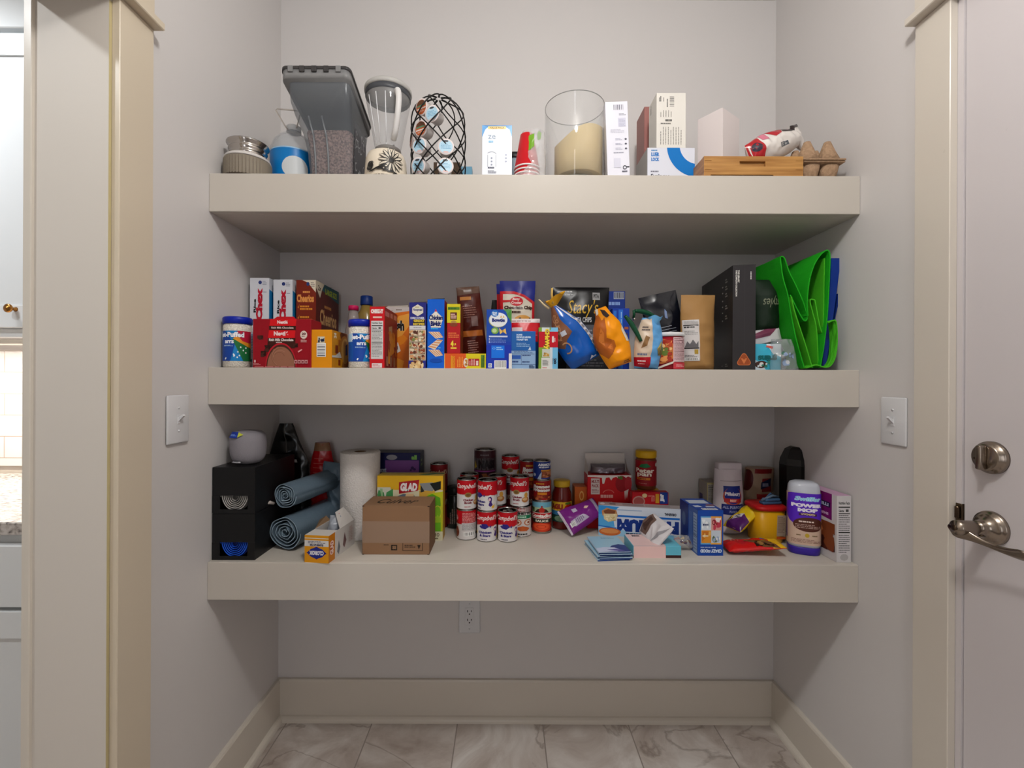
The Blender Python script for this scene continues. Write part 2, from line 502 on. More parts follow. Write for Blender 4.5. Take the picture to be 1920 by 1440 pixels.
# door frame on the right
mb = MB()
mb.box((XR - .018, 1.034, 0), (XR, 1.124, CAMZ + .884), TRIM, bev=.0015)
struct(mb, 'trim_5')
mb = MB()
mb.box((XR - .042, .02, CAMZ + .884), (XR, 1.128, CAMZ + .902), TRIM, bev=.002)
mb.box((XR - .02, .03, CAMZ + .902), (XR, 1.124, CAMZ + 1.02), TRIM, bev=.0015)
mb.box((XR - .018, .02, 0), (XR, .11, CAMZ + .884), TRIMG, bev=.0015)
struct(mb, 'trim_6')
mb = MB()
mb.box((XR - .0008, 1.0205, 0), (XR + .15, 1.0338, 2.165), DOORM)
mb.box((XR, .11, 2.147), (XR + .15, 1.0395, 2.165), DOORM)
mb.box((XR + .045, 1.008, 0), (XR + .06, 1.022, 2.15), DOORM)
struct(mb, 'trim_7')
# strike plate on the jamb
mb = MB(); BRZ = mat((92, 78, 64), 0.3, metal=1.0)
mb.box((XR - .0025, 1.0195, CAMZ - .308), (XR + .01, 1.0335, CAMZ - .268), BRZ, bev=.001)
mb.box((XR - .009, 1.0225, CAMZ - .302), (XR - .001, 1.031, CAMZ - .274), BRZ, bev=.002)
tag(mb.build('strike_plate'), 'small dark bronze strike plate on the door jamb behind the lever handle', 'strike plate')

# tall framed glowing panel, added unseen behind the camera for streak reflections in glass
mb = MB(); mb.box((-.42, -2.2, .55), (-.12, -2.192, 2.25), mat((236, 240, 248), .5, emit=5.0)); wn = struct(mb, 'added_glow_panel')
mb = MB()
for a, b in (((-.48, -2.2, .49), (-.42, -2.18, 2.31)), ((-.12, -2.2, .49), (-.06, -2.18, 2.31)), ((-.42, -2.2, .49), (-.12, -2.18, .55)), ((-.42, -2.2, 2.25), (-.12, -2.18, 2.31))): mb.box(a, b, TRIM, bev=.001)
mb.build('glow_panel_frame', wn)

# ---- the white door with hardware
NICK = mat((150, 138, 126), 0.24, metal=1.0)
mb = MB()
DX = XR + .003
mb.box((DX, .125, .012), (DX + .04, 1.0188, 2.145), DOORM, bev=.0006)
door = struct(mb, 'door_1')
def local_x(mb, loc):
    """frame for hardware: local z points out of the door (-X world), local x towards the camera (-Y)"""
    mb.mx = Matrix.Translation(loc) @ Matrix(((0, 0, -1, 0), (-1, 0, 0, 0), (0, 1, 0, 0), (0, 0, 0, 1)))
mb = MB(); local_x(mb, (DX, .960, CAMZ - .154))
mb.lathe([(.0345, 0), (.0345, .005), (.033, .009), (.0295, .011), (.029, .016), (.026, .018), (.0, .0185)], NICK, n=48)
dbo = mb.build('deadbolt', door, label='brushed nickel deadbolt with thumb turn')
mb = MB(); local_x(mb, (DX, .960, CAMZ - .154))
mb.box((-.006, -.0255, .018), (.006, .0255, .033), NICK, bev=.0035, seg=3)
mb.lathe([(.0028, .018), (.0028, .0205), (0, .0205)], BRZ, n=16, cx=-.017, cy=-.004)
mb.build('thumb_turn', dbo)
mb = MB(); local_x(mb, (DX, .960, CAMZ - .302))
mb.lathe([(.0350, 0), (.0350, .004), (.0335, .008), (.030, .009), (.0295, .012), (.026, .014), (.018, .019), (.0145, .028), (.0135, .036), (.0, .036)], NICK, n=48)
mb.lathe([(.003, .02), (.003, .031), (0, .031)], BRZ, n=16, cx=.004, cy=-.0145)
hd = mb.build('door_handle', door, label='brushed nickel lever handle on a round rose')
mb = MB(); local_x(mb, (DX, .960, CAMZ - .302))
mb.lathe([(.0130, .036), (.0145, .040), (.0155, .070), (.0150, .077), (0, .080)], NICK, n=32)
mb.lathe([(.006, .080), (.006, .0815), (0, .0815)], BRZ, n=24)
# wave lever: a flattened bar that sweeps from the stem end towards the hinge side
pts = []
NS = 22
for k in range(NS + 1):
    t = k / NS
    x = -.017 + t * .128
    z = .074 - .010 * math.sin(t * PI) - .030 * t + .004 * t * t
    y = -.002 - .014 * math.sin(t * PI * .9) - .013 * t
    hw = .0215 - .0125 * math.sin(min(1, t * 1.15) * PI) - .005 * t
    if t > .88: hw *= math.sqrt(max(0.03, 1 - ((t - .88) / .12) ** 2))
    if t < .1: hw *= math.sqrt(max(.05, 1 - ((.1 - t) / .1) ** 2))
    th = .0042
    pts.append((x, y, z, hw, th, .9 * math.sin(t * PI * .5)))
vs = []; fs = []; n = 12
for (x, y, z, hw, th, tw) in pts:
    for q in range(n):
        a = 2 * PI * q / n
        py_, pz_ = hw * math.cos(a), th * math.sin(a)
        vs.append((x, y + py_ * math.cos(tw) - pz_ * math.sin(tw), z + py_ * math.sin(tw) * .5 + pz_ * math.cos(tw)))
for k in range(NS):
    for q in range(n): fs.append([k * n + q, k * n + (q + 1) % n, (k + 1) * n + (q + 1) % n, (k + 1) * n + q])
fs += [list(range(n))[::-1], [NS * n + q for q in range(n)]]
mb.add(vs, fs, NICK, True)
mb.build('lever', hd)

# ---- the three floating shelves
for i, (zt, zb, lab) in enumerate(((Z1, B1, 'cream painted floating shelf, topmost of the three, holding the blender and pet food bin'),
                                   (Z2, B2, 'cream painted floating shelf in the middle, packed with cereal and cracker boxes'),
                                   (Z3, B3, 'cream painted floating shelf, lowest of the three, holding the soup cans'))):
    mb = MB()
    g = 0.0005
    mb.box((XL + g, YF + .019, zt - .02), (XR - g, YB - g, zt), SHELF)
    mb.box((XL + g, YF + .019, zb), (XR - g, YB - g, zb + .012), SHELF)
    mb.box((XL + g, YF, zb), (XR - g, YF + .019, zt), SHELF, bev=.0012)
    tag(mb.build('floating_shelf'), lab, 'shelf')

# ---- switches and outlet
PLATE = mat((214, 214, 216), 0.3)
def rounded_plate(mb, w_, h, t, m):
    mb.box((-w_ / 2, -h / 2, 0), (w_ / 2, h / 2, t), m, bev=.0035, seg=3)
def switch(lab, loc, sgn):
    o = empty('light_switch', lab, 'light switch', loc, 0)
    def fr(mb): mb.mx = Matrix(((0, 0, sgn, 0), (-sgn if sgn > 0 else 1, 0, 0, 0), (0, 1, 0, 0), (0, 0, 0, 1))) if sgn < 0 else Matrix(((0, 0, 1, 0), (1, 0, 0, 0), (0, 1, 0, 0), (0, 0, 0, 1)))
    mb = MB(); fr(mb); rounded_plate(mb, .079, .126, .006, PLATE); mb.build('cover_plate', o)
    for s_ in (-1, 1):
        mb = MB(); fr(mb); mb.lathe([(.003, .006), (.0028, .0075), (0, .008)], PLATE, n=16, cx=0, cy=s_ * .030); mb.build('screw', o)
    mb = MB(); fr(mb)
    mb.box((-.0052, -.012, .006), (.0052, .012, .0075), PLATE, bev=.0005)
    mb.prism([(-.006, .007), (.006, .0075), (.013, .018), (.009, .021)], 0, -.0038, .0038, PLATE)
    mb.build('toggle', o)
switch('white toggle light switch on the left wall beside the shelves', PX(331, 786, FPX * .862 / 618) * 1.0, 1)
switch('white toggle light switch on the right wall beside the door casing', PX(1678, 790, FPX * 1.025 / 730), -1)
oc = empty('wall_outlet', 'grey-white double power outlet low on the back wall under the lowest shelf', 'outlet', (PX(880.5, 1150, YB).x, YB, CAMZ - .891))
def fo(mb): mb.mx = Matrix(((1, 0, 0, 0), (0, 0, -1, 0), (0, 1, 0, 0), (0, 0, 0, 1)))
mb = MB(); fo(mb); rounded_plate(mb, .080, .126, .005, PLATE); mb.build('cover_plate', oc)
mb = MB(); fo(mb)
mb.box((-.0172, -.034, .004), (.0172, .034, .0066), PLATE, bev=.002, seg=2)
DK = mat((24, 22, 20), .6)
for s_ in (-.0165, .0165):
    c0 = s_ - (.0 if s_ > 0 else .0)
    mb.box((-.0085, c0 + .001, .006), (-.0055, c0 + .009, .0069), DK); mb.box((.0055, c0 + .002, .006), (.0082, c0 + .0085, .0069), DK)
    mb.lathe([(.0026, .006), (.0026, .0069), (0, .0069)], DK, n=14, cx=0, cy=c0 - .006)
mb.build('receptacle', oc)
for s_ in (-1, 1):
    mb = MB(); fo(mb); mb.lathe([(.003, .005), (.0028, .0062), (0, .0066)], PLATE, n=16, cx=0, cy=s_ * .048); mb.build('screw', oc)

# ---- ceiling light fixture (out of view, gives the light)
fx = empty('ceiling_light', 'bare bulb ceiling lamp with a round white base above the pantry', 'ceiling light', (0.17, 0.24, CEIL))
mb = MB(); mb.lathe([(.07, 0), (.07, -.015), (.05, -.03), (.022, -.045), (.022, -.07), (0, -.07)], mat((235, 232, 225), .5), n=32, smooth=False); mb.build('base', fx)

# ================================================================== KITCHEN beyond the opening
box_obj('wall_kitchen_left', (KX - .1, -2.2, 0), (KX, 1.9, CEIL), KWALL)
KB = 1.87
box_obj('wall_kitchen_back', (KX, KB, 0), (XL - .16, KB + .1, CEIL), KWALL)
def tile_material():
    m, nt, b = node_mat('subway_tile'); N = nt.nodes; L = nt.links
    tc = N.new('ShaderNodeTexCoord')
    mp = N.new('ShaderNodeMapping'); mp.inputs['Rotation'].default_value = (PI / 2, 0, 0); mp.inputs['Location'].default_value = (0.1, 0.0, 0)
    L.new(tc.outputs['Object'], mp.inputs['Vector'])
    br = N.new('ShaderNodeTexBrick'); br.offset = 0.5
    br.inputs['Scale'].default_value = 1.0; br.inputs['Brick Width'].default_value = 0.30; br.inputs['Row Height'].default_value = 0.0875
    br.inputs['Mortar Size'].default_value = 0.0018
    c = (lin(226), lin(220), lin(216), 1)
    br.inputs['Color1'].default_value = c; br.inputs['Color2'].default_value = (lin(220), lin(214), lin(212), 1)
    br.inputs['Mortar'].default_value = (lin(176), lin(160), lin(146), 1)
    L.new(mp.outputs['Vector'], br.inputs['Vector']); L.new(br.outputs['Color'], b.inputs['Base Color'])
    b.inputs['Roughness'].default_value = 0.2
    return m
mb = MB(); mb.box((KX + .001, KB - .008, .93), (XL - .161, KB, 1.46), tile_material()); struct(mb, 'trim_8')
def granite_material():
    m, nt, b = node_mat('granite'); N = nt.nodes; L = nt.links
    tc = N.new('ShaderNodeTexCoord')
    n1 = N.new('ShaderNodeTexNoise'); n1.inputs['Scale'].default_value = 55; n1.inputs['Detail'].default_value = 6
    mp = N.new('ShaderNodeMapping'); mp.inputs['Scale'].default_value = (1, 2.2, 1); L.new(tc.outputs['Object'], mp.inputs['Vector'])
    L.new(mp.outputs['Vector'], n1.inputs['Vector'])
    cr = N.new('ShaderNodeValToRGB'); e = cr.color_ramp.elements
    e[0].position = 0.36; e[0].color = (lin(96), lin(92), lin(92), 1); e[1].position = 0.60; e[1].color = (lin(206), lin(200), lin(196), 1)
    k = cr.color_ramp.elements.new(.47); k.color = (lin(182), lin(174), lin(168), 1)
    L.new(n1.outputs['Fac'], cr.inputs['Fac']); L.new(cr.outputs['Color'], b.inputs['Base Color'])
    b.inputs['Roughness'].default_value = 0.25
    return m
GR = granite_material()
mb = MB(); mb.box((KX + .001, 1.215, .865), (XL - .182, KB - .009, .900), GR, bev=.003)
tag(mb.build('countertop'), 'grey speckled granite worktop seen through the kitchen opening', 'countertop')
# base cabinet
bc = empty('base_cabinet', 'white base cabinet with drawer and door under the granite worktop', 'cabinet', (-1.8, 1.24, 0))
bx0, bx1 = KX + .001 + 1.8, XL - .182 + 1.8
mb = MB(); mb.box((bx0, 0.0, .10), (bx1, .60, .864), CAB); mb.box((bx0, .06, 0), (bx1, .60, .10), CAB); mb.build('body', bc)
def panel(mb, x0, x1, z0, z1, y, fr, m):
    mb.box((x0, y, z0), (x1, y + .019, z1), m, bev=.002)
    # recessed shaker panel: frame strips in front of a slightly set-back field
    mb.box((x0, y - .007, z0), (x0 + fr, y + .001, z1), m, bev=.001); mb.box((x1 - fr, y - .007, z0), (x1, y + .001, z1), m, bev=.001)
    mb.box((x0 + fr, y - .007, z0), (x1 - fr, y + .001, z0 + fr), m, bev=.001); mb.box((x0 + fr, y - .007, z1 - fr), (x1 - fr, y + .001, z1), m, bev=.001)
xa, xb = -1.80 + 1.8, -1.235 + 1.8
mb = MB(); mb.box((xa, -.026, .673), (xb + .10, 0, .838), CAB, bev=.002); mb.build('drawer', bc)
mb = MB(); panel(mb, xa, xb + .10, .12, .662, -.019, .072, CAB); mb.build('door', bc)
# upper cabinet
uc = empty('wall_cabinet', 'white shaker wall cabinet with brass knob above the kitchen worktop', 'cabinet', (-1.8, 1.565, 1.455))
mb = MB(); mb.box((bx0, 0, 0), (bx1, .295, 1.16), CAB); mb.box((bx0, -.004, -.028), (bx1, .018, 0), CAB, bev=.002); mb.build('body', uc)
mb = MB(); mb.box((bx0, -.03, 1.015), (bx1, .28, 1.12), CAB, bev=.003); mb.build('crown', uc)
mb = MB(); panel(mb, -.02, .268, .004, 1.0, -.019, .075, CAB); ud = mb.build('door', uc)
BRASS = mat((176, 122, 62), 0.25, metal=1.0)
mb = MB(); kp = PX(30, 580, 1.54) - Vector((-1.8, 1.565, 1.455))
mb.mx = Matrix.Translation((kp.x, -.026, kp.z)) @ Matrix.Rotation(PI / 2, 4, 'X')
mb.lathe([(.008, 0), (.006, .004), (.005, .014), (.011, .018), (.0145, .022), (.0145, .026), (.010, .029), (.006, .0295), (.005, .031), (0, .0315)], BRASS, n=28)
mb.build('knob', ud, label='round brass knob')
mb = MB(); mb.box((-2.4, 1.63, 1.41), (-1.15, 1.69, 1.4265), mat((230, 225, 215), .4), bev=.002)
tag(mb.build('light_bar'), 'slim light bar under the white kitchen wall cabinet', 'light')

# ================================================================== generic soft packets
def fbm(p, s):
    return noise.noise(Vector(p) * s)
class Bag:
    """pillow-like packet; local x centred, z up, front towards -y"""
    def __init__(s, w, h, t, prof=None, tprof=None, amp=0.004, sc=22.0, seed=0, bend=None, fold=0.0):
        s.w, s.h, s.t, s.amp, s.sc, s.seed = w, h, t, amp, sc, seed
        s.prof = prof or (lambda v: (0.0, 1.0))
        s.tprof = tprof or (lambda v: min(1.0, (v / .12) ** .6 if v > 0 else 0) * min(1.0, max(0.0, (1 - v) / .3)) ** .6)
        s.bend = bend; s.fold = fold
    def p(s, u, v, e=0.0, side=-1):
        uu = min(1, max(0, u)); vv = min(1, max(0, v))
        cx, k = s.prof(vv)
        x = cx + (uu - .5) * s.w * k
        z = vv * s.h
        ed = math.sin(PI * uu) ** .55 if 0 < uu < 1 else 0.0
        T = s.t / 2 * s.tprof(vv) * ed
        q = Vector((x * s.sc + s.seed * 3.1, side * 4.0 + s.seed, z * s.sc))
        n_ = noise.noise(q) * .7 + noise.noise(q * 2.3) * .4
        cr = abs(noise.noise(q * 1.3 + Vector((5, 2, 9)))) * -1.2 + .35
        y = side * (T + s.amp * (n_ + cr) * (0.25 + .75 * ed) * (0.4 + .6 * min(1, T / (s.t * .3 + 1e-5))) + e + .0006)
        x += s.amp * .5 * noise.noise(Vector((z * s.sc * .8, s.seed, 3)))
        if s.bend: y += s.bend(vv)
        return (x, y, z)
    def build(s, mb, m, nu=34, nv=46, back=None):
        mb.sheet(lambda a, b: s.p(a, b, 0, -1), nu, nv, m)
        mb.sheet(lambda a, b: s.p(1 - a, b, 0, 1), nu, nv, back or m)
        rimA = [s.p(0, j / nv, 0, -1) for j in range(nv + 1)]; rimB = [s.p(0, j / nv, 0, 1) for j in range(nv + 1)]
        rimC = [s.p(1, j / nv, 0, -1) for j in range(nv + 1)]; rimD = [s.p(1, j / nv, 0, 1) for j in range(nv + 1)]
        mb.add(rimA + rimB, [[j, nv + 1 + j, nv + 2 + j, j + 1] for j in range(nv)], m)
        mb.add(rimC + rimD, [[j, j + 1, nv + 2 + j, nv + 1 + j] for j in range(nv)], m)
        for q in (0, 1):
            ra = [s.p(i / nu, q, 0, -1) for i in range(nu + 1)]; rb = [s.p(i / nu, q, 0, 1) for i in range(nu + 1)]
            mb.add(ra + rb, [[i, i + 1, nu + 2 + i, nu + 1 + i] for i in range(nu)], m)
    def canvas(s, mb, rough=0.3, step=3.0):
        return Canvas(mb, lambda u, v, e: s.p(u, v, e, -1), su=step, sv=step, e0=0.0007, rough=rough, de=0.00008)

def R3(x=0, y=0, z=0):
    return Matrix.Rotation(math.radians(z), 4, 'Z') @ Matrix.Rotation(math.radians(y), 4, 'Y') @ Matrix.Rotation(math.radians(x), 4, 'X')

def jar(name, label, cat, loc, parts, group=None):
    """parts: list of (part name, profile, material, canvas callback or None, part label)"""
    o = empty(name, label, cat, loc, 0, group); face_view(loc[0], loc[1])
    for p in parts:
        mb = MB(); mb.lathe(p[1], p[2], n=p[5] if len(p) > 5 else 48)
        if p[3]: p[3](mb)
        mb.build(p[0], o, label=p[4] if len(p) > 4 else None)
    return o

# ================================================================== TOP SHELF
STEEL = mat((178, 172, 166), 0.16, metal=1.0)
CLEAR = mat((235, 240, 242), 0.03, trans=1.0, alpha=0.32, ior=1.2)
def glassy(rgb, alpha, rough=0.06):
    return mat(rgb, rough, alpha=alpha)
# canister with braided sleeve
c = PX(468, 300, 1.40)
can = empty('canister', 'squat steel canister in a brown braided sleeve at the left end of top shelf', 'canister', (c.x, 1.392, Z1))
mb = MB(); R = .0655
mb.lathe([(R - .006, .001), (R, .006), (R, .060), (R - .002, .064)], mat((84, 74, 64), .7), n=64)
BR1 = mat((186, 174, 156), .7)
vs = []; fs = []
for k in range(44):
    a = 2 * PI * k / 44; da = 2 * PI / 44
    for j in range(14):
        z = .007 + j * .0038
        for sg in (0, 1):
            a0 = a + da * (.08 if sg == 0 else .92); a1 = a + da * .5
            za, zb_ = z, z + .0038
            o = len(vs)
            for aa, zz in ((a0, zb_ + .0006), (a1, za + .0006), (a1, za + .0024), (a0, zb_ + .0024)):
                vs.append(((R + .0006) * math.cos(aa), (R + .0006) * math.sin(aa), zz))
            fs.append([o, o + 1, o + 2, o + 3])
mb.add(vs, fs, BR1); mb.build('sleeve', can, label='brown herringbone sleeve')
mb = MB(); mb.lathe([(R - .002, .0645), (R - .001, .066), (R - .003, .072), (R - .010, .077)], mat((205, 200, 196), .4), n=48); mb.build('collar', can, label='white collar band')
mb = MB(); mb.lathe([(.050, .070), (.050, .078), (.0535, .082), (.050, .086), (.050, .094), (.0535, .098), (.0505, .102), (.051, .108), (.0585, .115), (.0585, .118), (.055, .118), (.048, .106), (.046, .07)], STEEL, n=64)
mb.build('neck', can, label='polished steel neck')
# water jug
c = PX(551, 280, 1.52)
jug = empty('water_jug', 'clear plastic gallon jug with blue label and strap handle behind the pet food bin', 'jug', (c.x, 1.52, Z1))
mb = MB(); mb.lathe([(.06, .001), (.070, .012), (.071, .148), (.070, .165), (.062, .188), (.045, .208), (.026, .222), (.021, .228), (.0205, .236)], glassy((196, 200, 204), .42), n=48); mb.build('body', jug)
mb = MB(); mb.lathe([(.0715, .02), (.0718, .148)], mat((8, 118, 190), .35), n=48, cap=False)
face_view(c.x, 1.52); C_ = cyl_canvas(mb, .0718, .02, .148); C_.ell(52, 50, 18, 28, (200, 204, 206)); C_.rect(0, 97, 100, 3, (150, 190, 220)); mb.build('label', jug, label='blue wraparound label')
mb = MB(); mb.lathe([(.0225, .228), (.023, .229), (.023, .245), (.021, .247), (0, .247)], glassy((214, 216, 218), .8, .3), n=32); mb.build('cap', jug)
mb = MB(); mb.tube([(-.010, -.02, .228), (-.016, -.03, .236), (-.044, -.035, .284), (-.040, -.03, .29), (.03, -.03, .284), (.036, -.03, .28), (.018, -.02, .234)], .0022, mat((214, 206, 198), .4), n=8); mb.build('handle', jug, label='white strap handle')

# pet food bin
bx = PX(529, 140, 1.36).x
binp = empty('pet_food_bin', 'tall translucent grey pet food bin with dark lid, tapering to a narrow foot', 'food bin', (bx, 1.355, Z1))
SMOKE = mat((112, 118, 124), 0.22, alpha=0.48)
def ring_pts(x0, x1, y0, y1, z, r=.018, n=6, tilt=0.0):
    P = []
    for cx_, cy_, a0 in ((x1 - r, y0 + r, -90), (x1 - r, y1 - r, 0), (x0 + r, y1 - r, 90), (x0 + r, y0 + r, 180)):
        for k in range(n + 1):
            a = math.radians(a0 + 90 * k / n)
            x = cx_ + r * math.cos(a); y = cy_ + r * math.sin(a)
            P.append((x, y, z - tilt * (y - y0)))
    return P
def loft(mb, rings, m, smooth=True, cap0=True, cap1=True):
    n = len(rings[0]); vs = [p for r in rings for p in r]
    fs = [[i * n + k, i * n + (k + 1) % n, (i + 1) * n + (k + 1) % n, (i + 1) * n + k] for i in range(len(rings) - 1) for k in range(n)]
    if cap0: fs.append(list(range(n))[::-1])
    if cap1: fs.append([(len(rings) - 1) * n + k for k in range(n)])
    mb.add(vs, fs, m, smooth)
tl = .27
prof_bin = [(.052, .188, .070, .20, .002, 0), (.052, .190, .066, .205, .06, 0), (.048, .191, .058, .205, .12, .0), (.038, .193, .048, .205, .17, .05), (.022, .195, .030, .205, .215, .12), (.014, .197, .016, .207, .25, .2), (.013, .199, .010, .208, .285, tl), (.012, .200, .010, .208, .305, tl)]
mb = MB(); loft(mb, [ring_pts(a, b, c_, d, z, tilt=t_) for a, b, c_, d, z, t_ in prof_bin], SMOKE, cap1=False)
for xx in (.078, .118):
    mb.tube([(xx, .0655, .01), (xx - .001, .061, .10), (xx - .004, .053, .16), (xx - .012, .036, .21)], .003, glassy((150, 154, 158), .7), n=6)
mb.build('body', binp, label='smoky grey tapering body')
mb = MB()
LD = mat((62, 60, 60), .35); LG = mat((128, 128, 128), .4)
loft(mb, [ring_pts(0, .204, -.004, .216, .300, tilt=tl), ring_pts(0, .204, -.004, .216, .3255, tilt=tl)], LG)
loft(mb, [ring_pts(-.002, .207, -.006, .219, .3255, tilt=tl), ring_pts(-.002, .207, -.006, .219, .334, tilt=tl)], LD)
for xx in (.022, .056, .092, .128, .164):
    mb.box((xx, -.0085, .316), (xx + .015, 0, .334), LD if .03 < xx < .15 else LG, bev=.001)
mb.build('lid', binp, label='grey lid with dark rim and latches')
mb = MB()
rr = MB(); loft(mb, [[(p[0], p[1], p[2]) for p in ring_pts(a + .004, b - .004, c_ + .004, d - .004, z, tilt=t_)] for a, b, c_, d, z, t_ in [(.052, .188, .070, .20, .006, 0), (.052, .190, .066, .205, .06, 0), (.050, .191, .060, .205, .12, .0), (.042, .193, .053, .205, .178, .30)]], mat((178, 148, 140), .9, bump=1.0, bscale=170, var=.5))
kb = mb.build('kibble', loc=(bx, 1.355, Z1)); tag(kb, 'brown dry pet food filling the translucent grey bin', 'pet food', kind='stuff')
mb = MB()
CH = Canvas(mb, lambda u, v, e: (.1915 + e + .003 * v, .075 + .115 * u, .01 + .21 * v), su=25, sv=25)
CH.rect(0, 0, 100, 100, (52, 52, 58))
r = random.Random(5)
for k in range(26):
    x = 8 + r.random() * 74; y = 4 + r.random() * 88
    CH.ring(x, y, 4 + 6 * r.random(), 3 + 4 * r.random(), 1.4, (190, 190, 194), n=10, a0=r.random() * 180, a1=180 + r.random() * 180)
mb.build('label', binp, label='chalkboard style label with white doodles')

# personal blender
c = PX(724, 300, 1.42)
bl = empty('blender', 'countertop blender with cream base bearing black flower art and clear jar', 'blender', (c.x, 1.42, Z1))
mb = MB(); CREAM = mat((226, 214, 194), .35)
mb.lathe([(.064, .001), (.066, .006), (.064, .05), (.061, .085), (.055, .099), (.044, .106), (.036, .108)], CREAM, n=56)
C_ = cyl_canvas(mb, .0655, .0, .1, su=3); C_.fn = lambda u, v, e: (math.sin((u - .42) * PI) * (.0662 - .006 * max(0, v - .4) + e), -math.cos((u - .42) * PI) * (.0662 - .006 * max(0, v - .4) + e), v * .1)
INK = (34, 32, 30)
def flower(C_, cx, cy, R_, asp, n, c1, c2):
    for k in range(n):
        a = 2 * PI * k / n
        pts = []
        for q in range(9):
            t = q / 8; rr_ = R_ * (.22 + .78 * t); ww = R_ * .13 * math.sin(PI * t) ** .7
            pts.append((rr_, ww))
        P = pts + [(x, -y) for x, y in reversed(pts[1:-1])]
        C_.poly([(cx + x * math.cos(a) - y * math.sin(a), cy + (x * math.sin(a) + y * math.cos(a)) * asp) for x, y in P], c1)
        P2 = [(x * .96 + R_ * .03, y * .55) for x, y in P]
        C_.poly([(cx + x * math.cos(a) - y * math.sin(a), cy + (x * math.sin(a) + y * math.cos(a)) * asp) for x, y in P2], c2)
        C_.poly([(cx + x * math.cos(a) - y * math.sin(a), cy + (x * math.sin(a) + y * math.cos(a)) * asp) for x, y in [(R_ * .2, -.25), (R_ * .85, 0), (R_ * .2, .25)]], c1)
    C_.ell(cx, cy, R_ * .2, R_ * .2 * asp, c1)
flower(C_, 58, 62, 20, 1.9, 14, INK, (214, 204, 186))
for k in range(8): C_.ell(26 + 3 * math.cos(k), 44 + 8 * math.sin(k * 1.3), 3.2, 6, INK if k % 2 else (90, 86, 80))
C_.ell(26, 44, 5, 14, INK); C_.poly([(24, 26), (30, 26), (52, 46), (49, 48)], INK)
for k, (x, y) in enumerate(((42, 34), (50, 30), (58, 28), (46, 40), (64, 22))): C_.poly([(x - 6, y - 4), (x, y + 5), (x + 8, y - 6), (x + 1, y - 3)], INK)
C_.lines(24, 12, 40, 6, 1, (90, 84, 76))
mb.build('motor_base', bl, label='cream base with black flower drawing')
JX = .006
mb = MB(); mb.lathe([(.034, .108), (.036, .118), (.040, .125), (.066, .262), (.068, .290), (.067, .292)], GLASS((206, 208, 210), .22, .7), n=56, cx=JX, cap=False)
for a in (-1.9, -1.45, -2.35): mb.tube([(JX + .040 * math.cos(a), .040 * math.sin(a), .125), (JX + .066 * math.cos(a), .066 * math.sin(a), .265)], .0014, mat((240, 240, 242), .2, alpha=.8), n=6)
mb.build('jar', bl, label='clear tapered jar')
mb = MB(); mb.lathe([(.030, .106), (.040, .108), (.040, .118), (.034, .122)], mat((120, 116, 112), .4), n=40, cx=JX); mb.tube([(JX - .02, 0, .127), (JX + .02, 0, .135)], .003, STEEL); mb.build('blade_collar', bl)
mb = MB(); mb.lathe([(.0675, .276), (.069, .278), (.069, .292), (.067, .293)], mat((70, 72, 76), .4), n=56, cx=JX, cap=False)
mb.lathe([(.069, .292), (.072, .294), (.072, .304), (.066, .310), (.03, .314), (0, .315)], mat((176, 174, 170), .35), n=56, cx=JX)
mb.box((JX - .016, -.040, .310), (JX + .014, -.004, .328), mat((150, 146, 142), .4), bev=.005, seg=2)
mb.build('lid', bl, label='grey lid with square knob')
mb = MB()
hp = [(JX + .036, -.050, .268), (JX + .046, -.068, .264), (JX + .050, -.074, .235), (JX + .046, -.070, .19), (JX + .036, -.056, .150), (JX + .026, -.038, .135)]
hq = []
for i in range(len(hp) - 1):
    A, B, C0, D0 = [Vector(hp[max(0, min(len(hp) - 1, j))]) for j in (i - 1, i, i + 1, i + 2)]
    for k in range(5):
        u = k / 5; hq.append(.5 * ((2 * B) + (C0 - A) * u + (2 * A - 5 * B + 4 * C0 - D0) * u * u + (3 * B - A - 3 * C0 + D0) * u ** 3))
hq.append(Vector(hp[-1])); mb.tube(hq, .0088, mat((214, 212, 210), .35), n=12)
mb.build('handle', bl, label='white jar handle')

# coffee pod rack
c = PX(822, 300, 1.43); RX, RY = c.x, 1.43; RR = .0845; RZ = .205; RH = .285
rack = empty('pod_rack', 'black wire diamond mesh coffee pod holder with domed top', 'pod rack', (RX, RY, Z1))
WIRE = mat((22, 20, 20), .4)
def cage(a, t):
    """t 0..1 from floor to crown"""
    if t < .7: return (RR * math.cos(a), RR * math.sin(a), RZ * t / .7 + .003)
    q = (t - .7) / .3 * PI / 2 * .93
    return (RR * math.cos(q) * math.cos(a), RR * math.cos(q) * math.sin(a), RZ + .003 + (RH - RZ) * math.sin(q))
mb = MB(); NW = 7
for k in range(NW):
    for sg in (-1, 1):
        a0 = 2 * PI * k / NW
        mb.tube([cage(a0 + sg * t / 30 * PI * 1.05, t / 30) for t in range(31)], (.0021), WIRE, n=6)
mb.tube([(RR * math.cos(2 * PI * k / 40), RR * math.sin(2 * PI * k / 40), .003) for k in range(40)], .002, WIRE, n=6, closed=True)
mb.build('wire_cage', rack)
pod_src = None
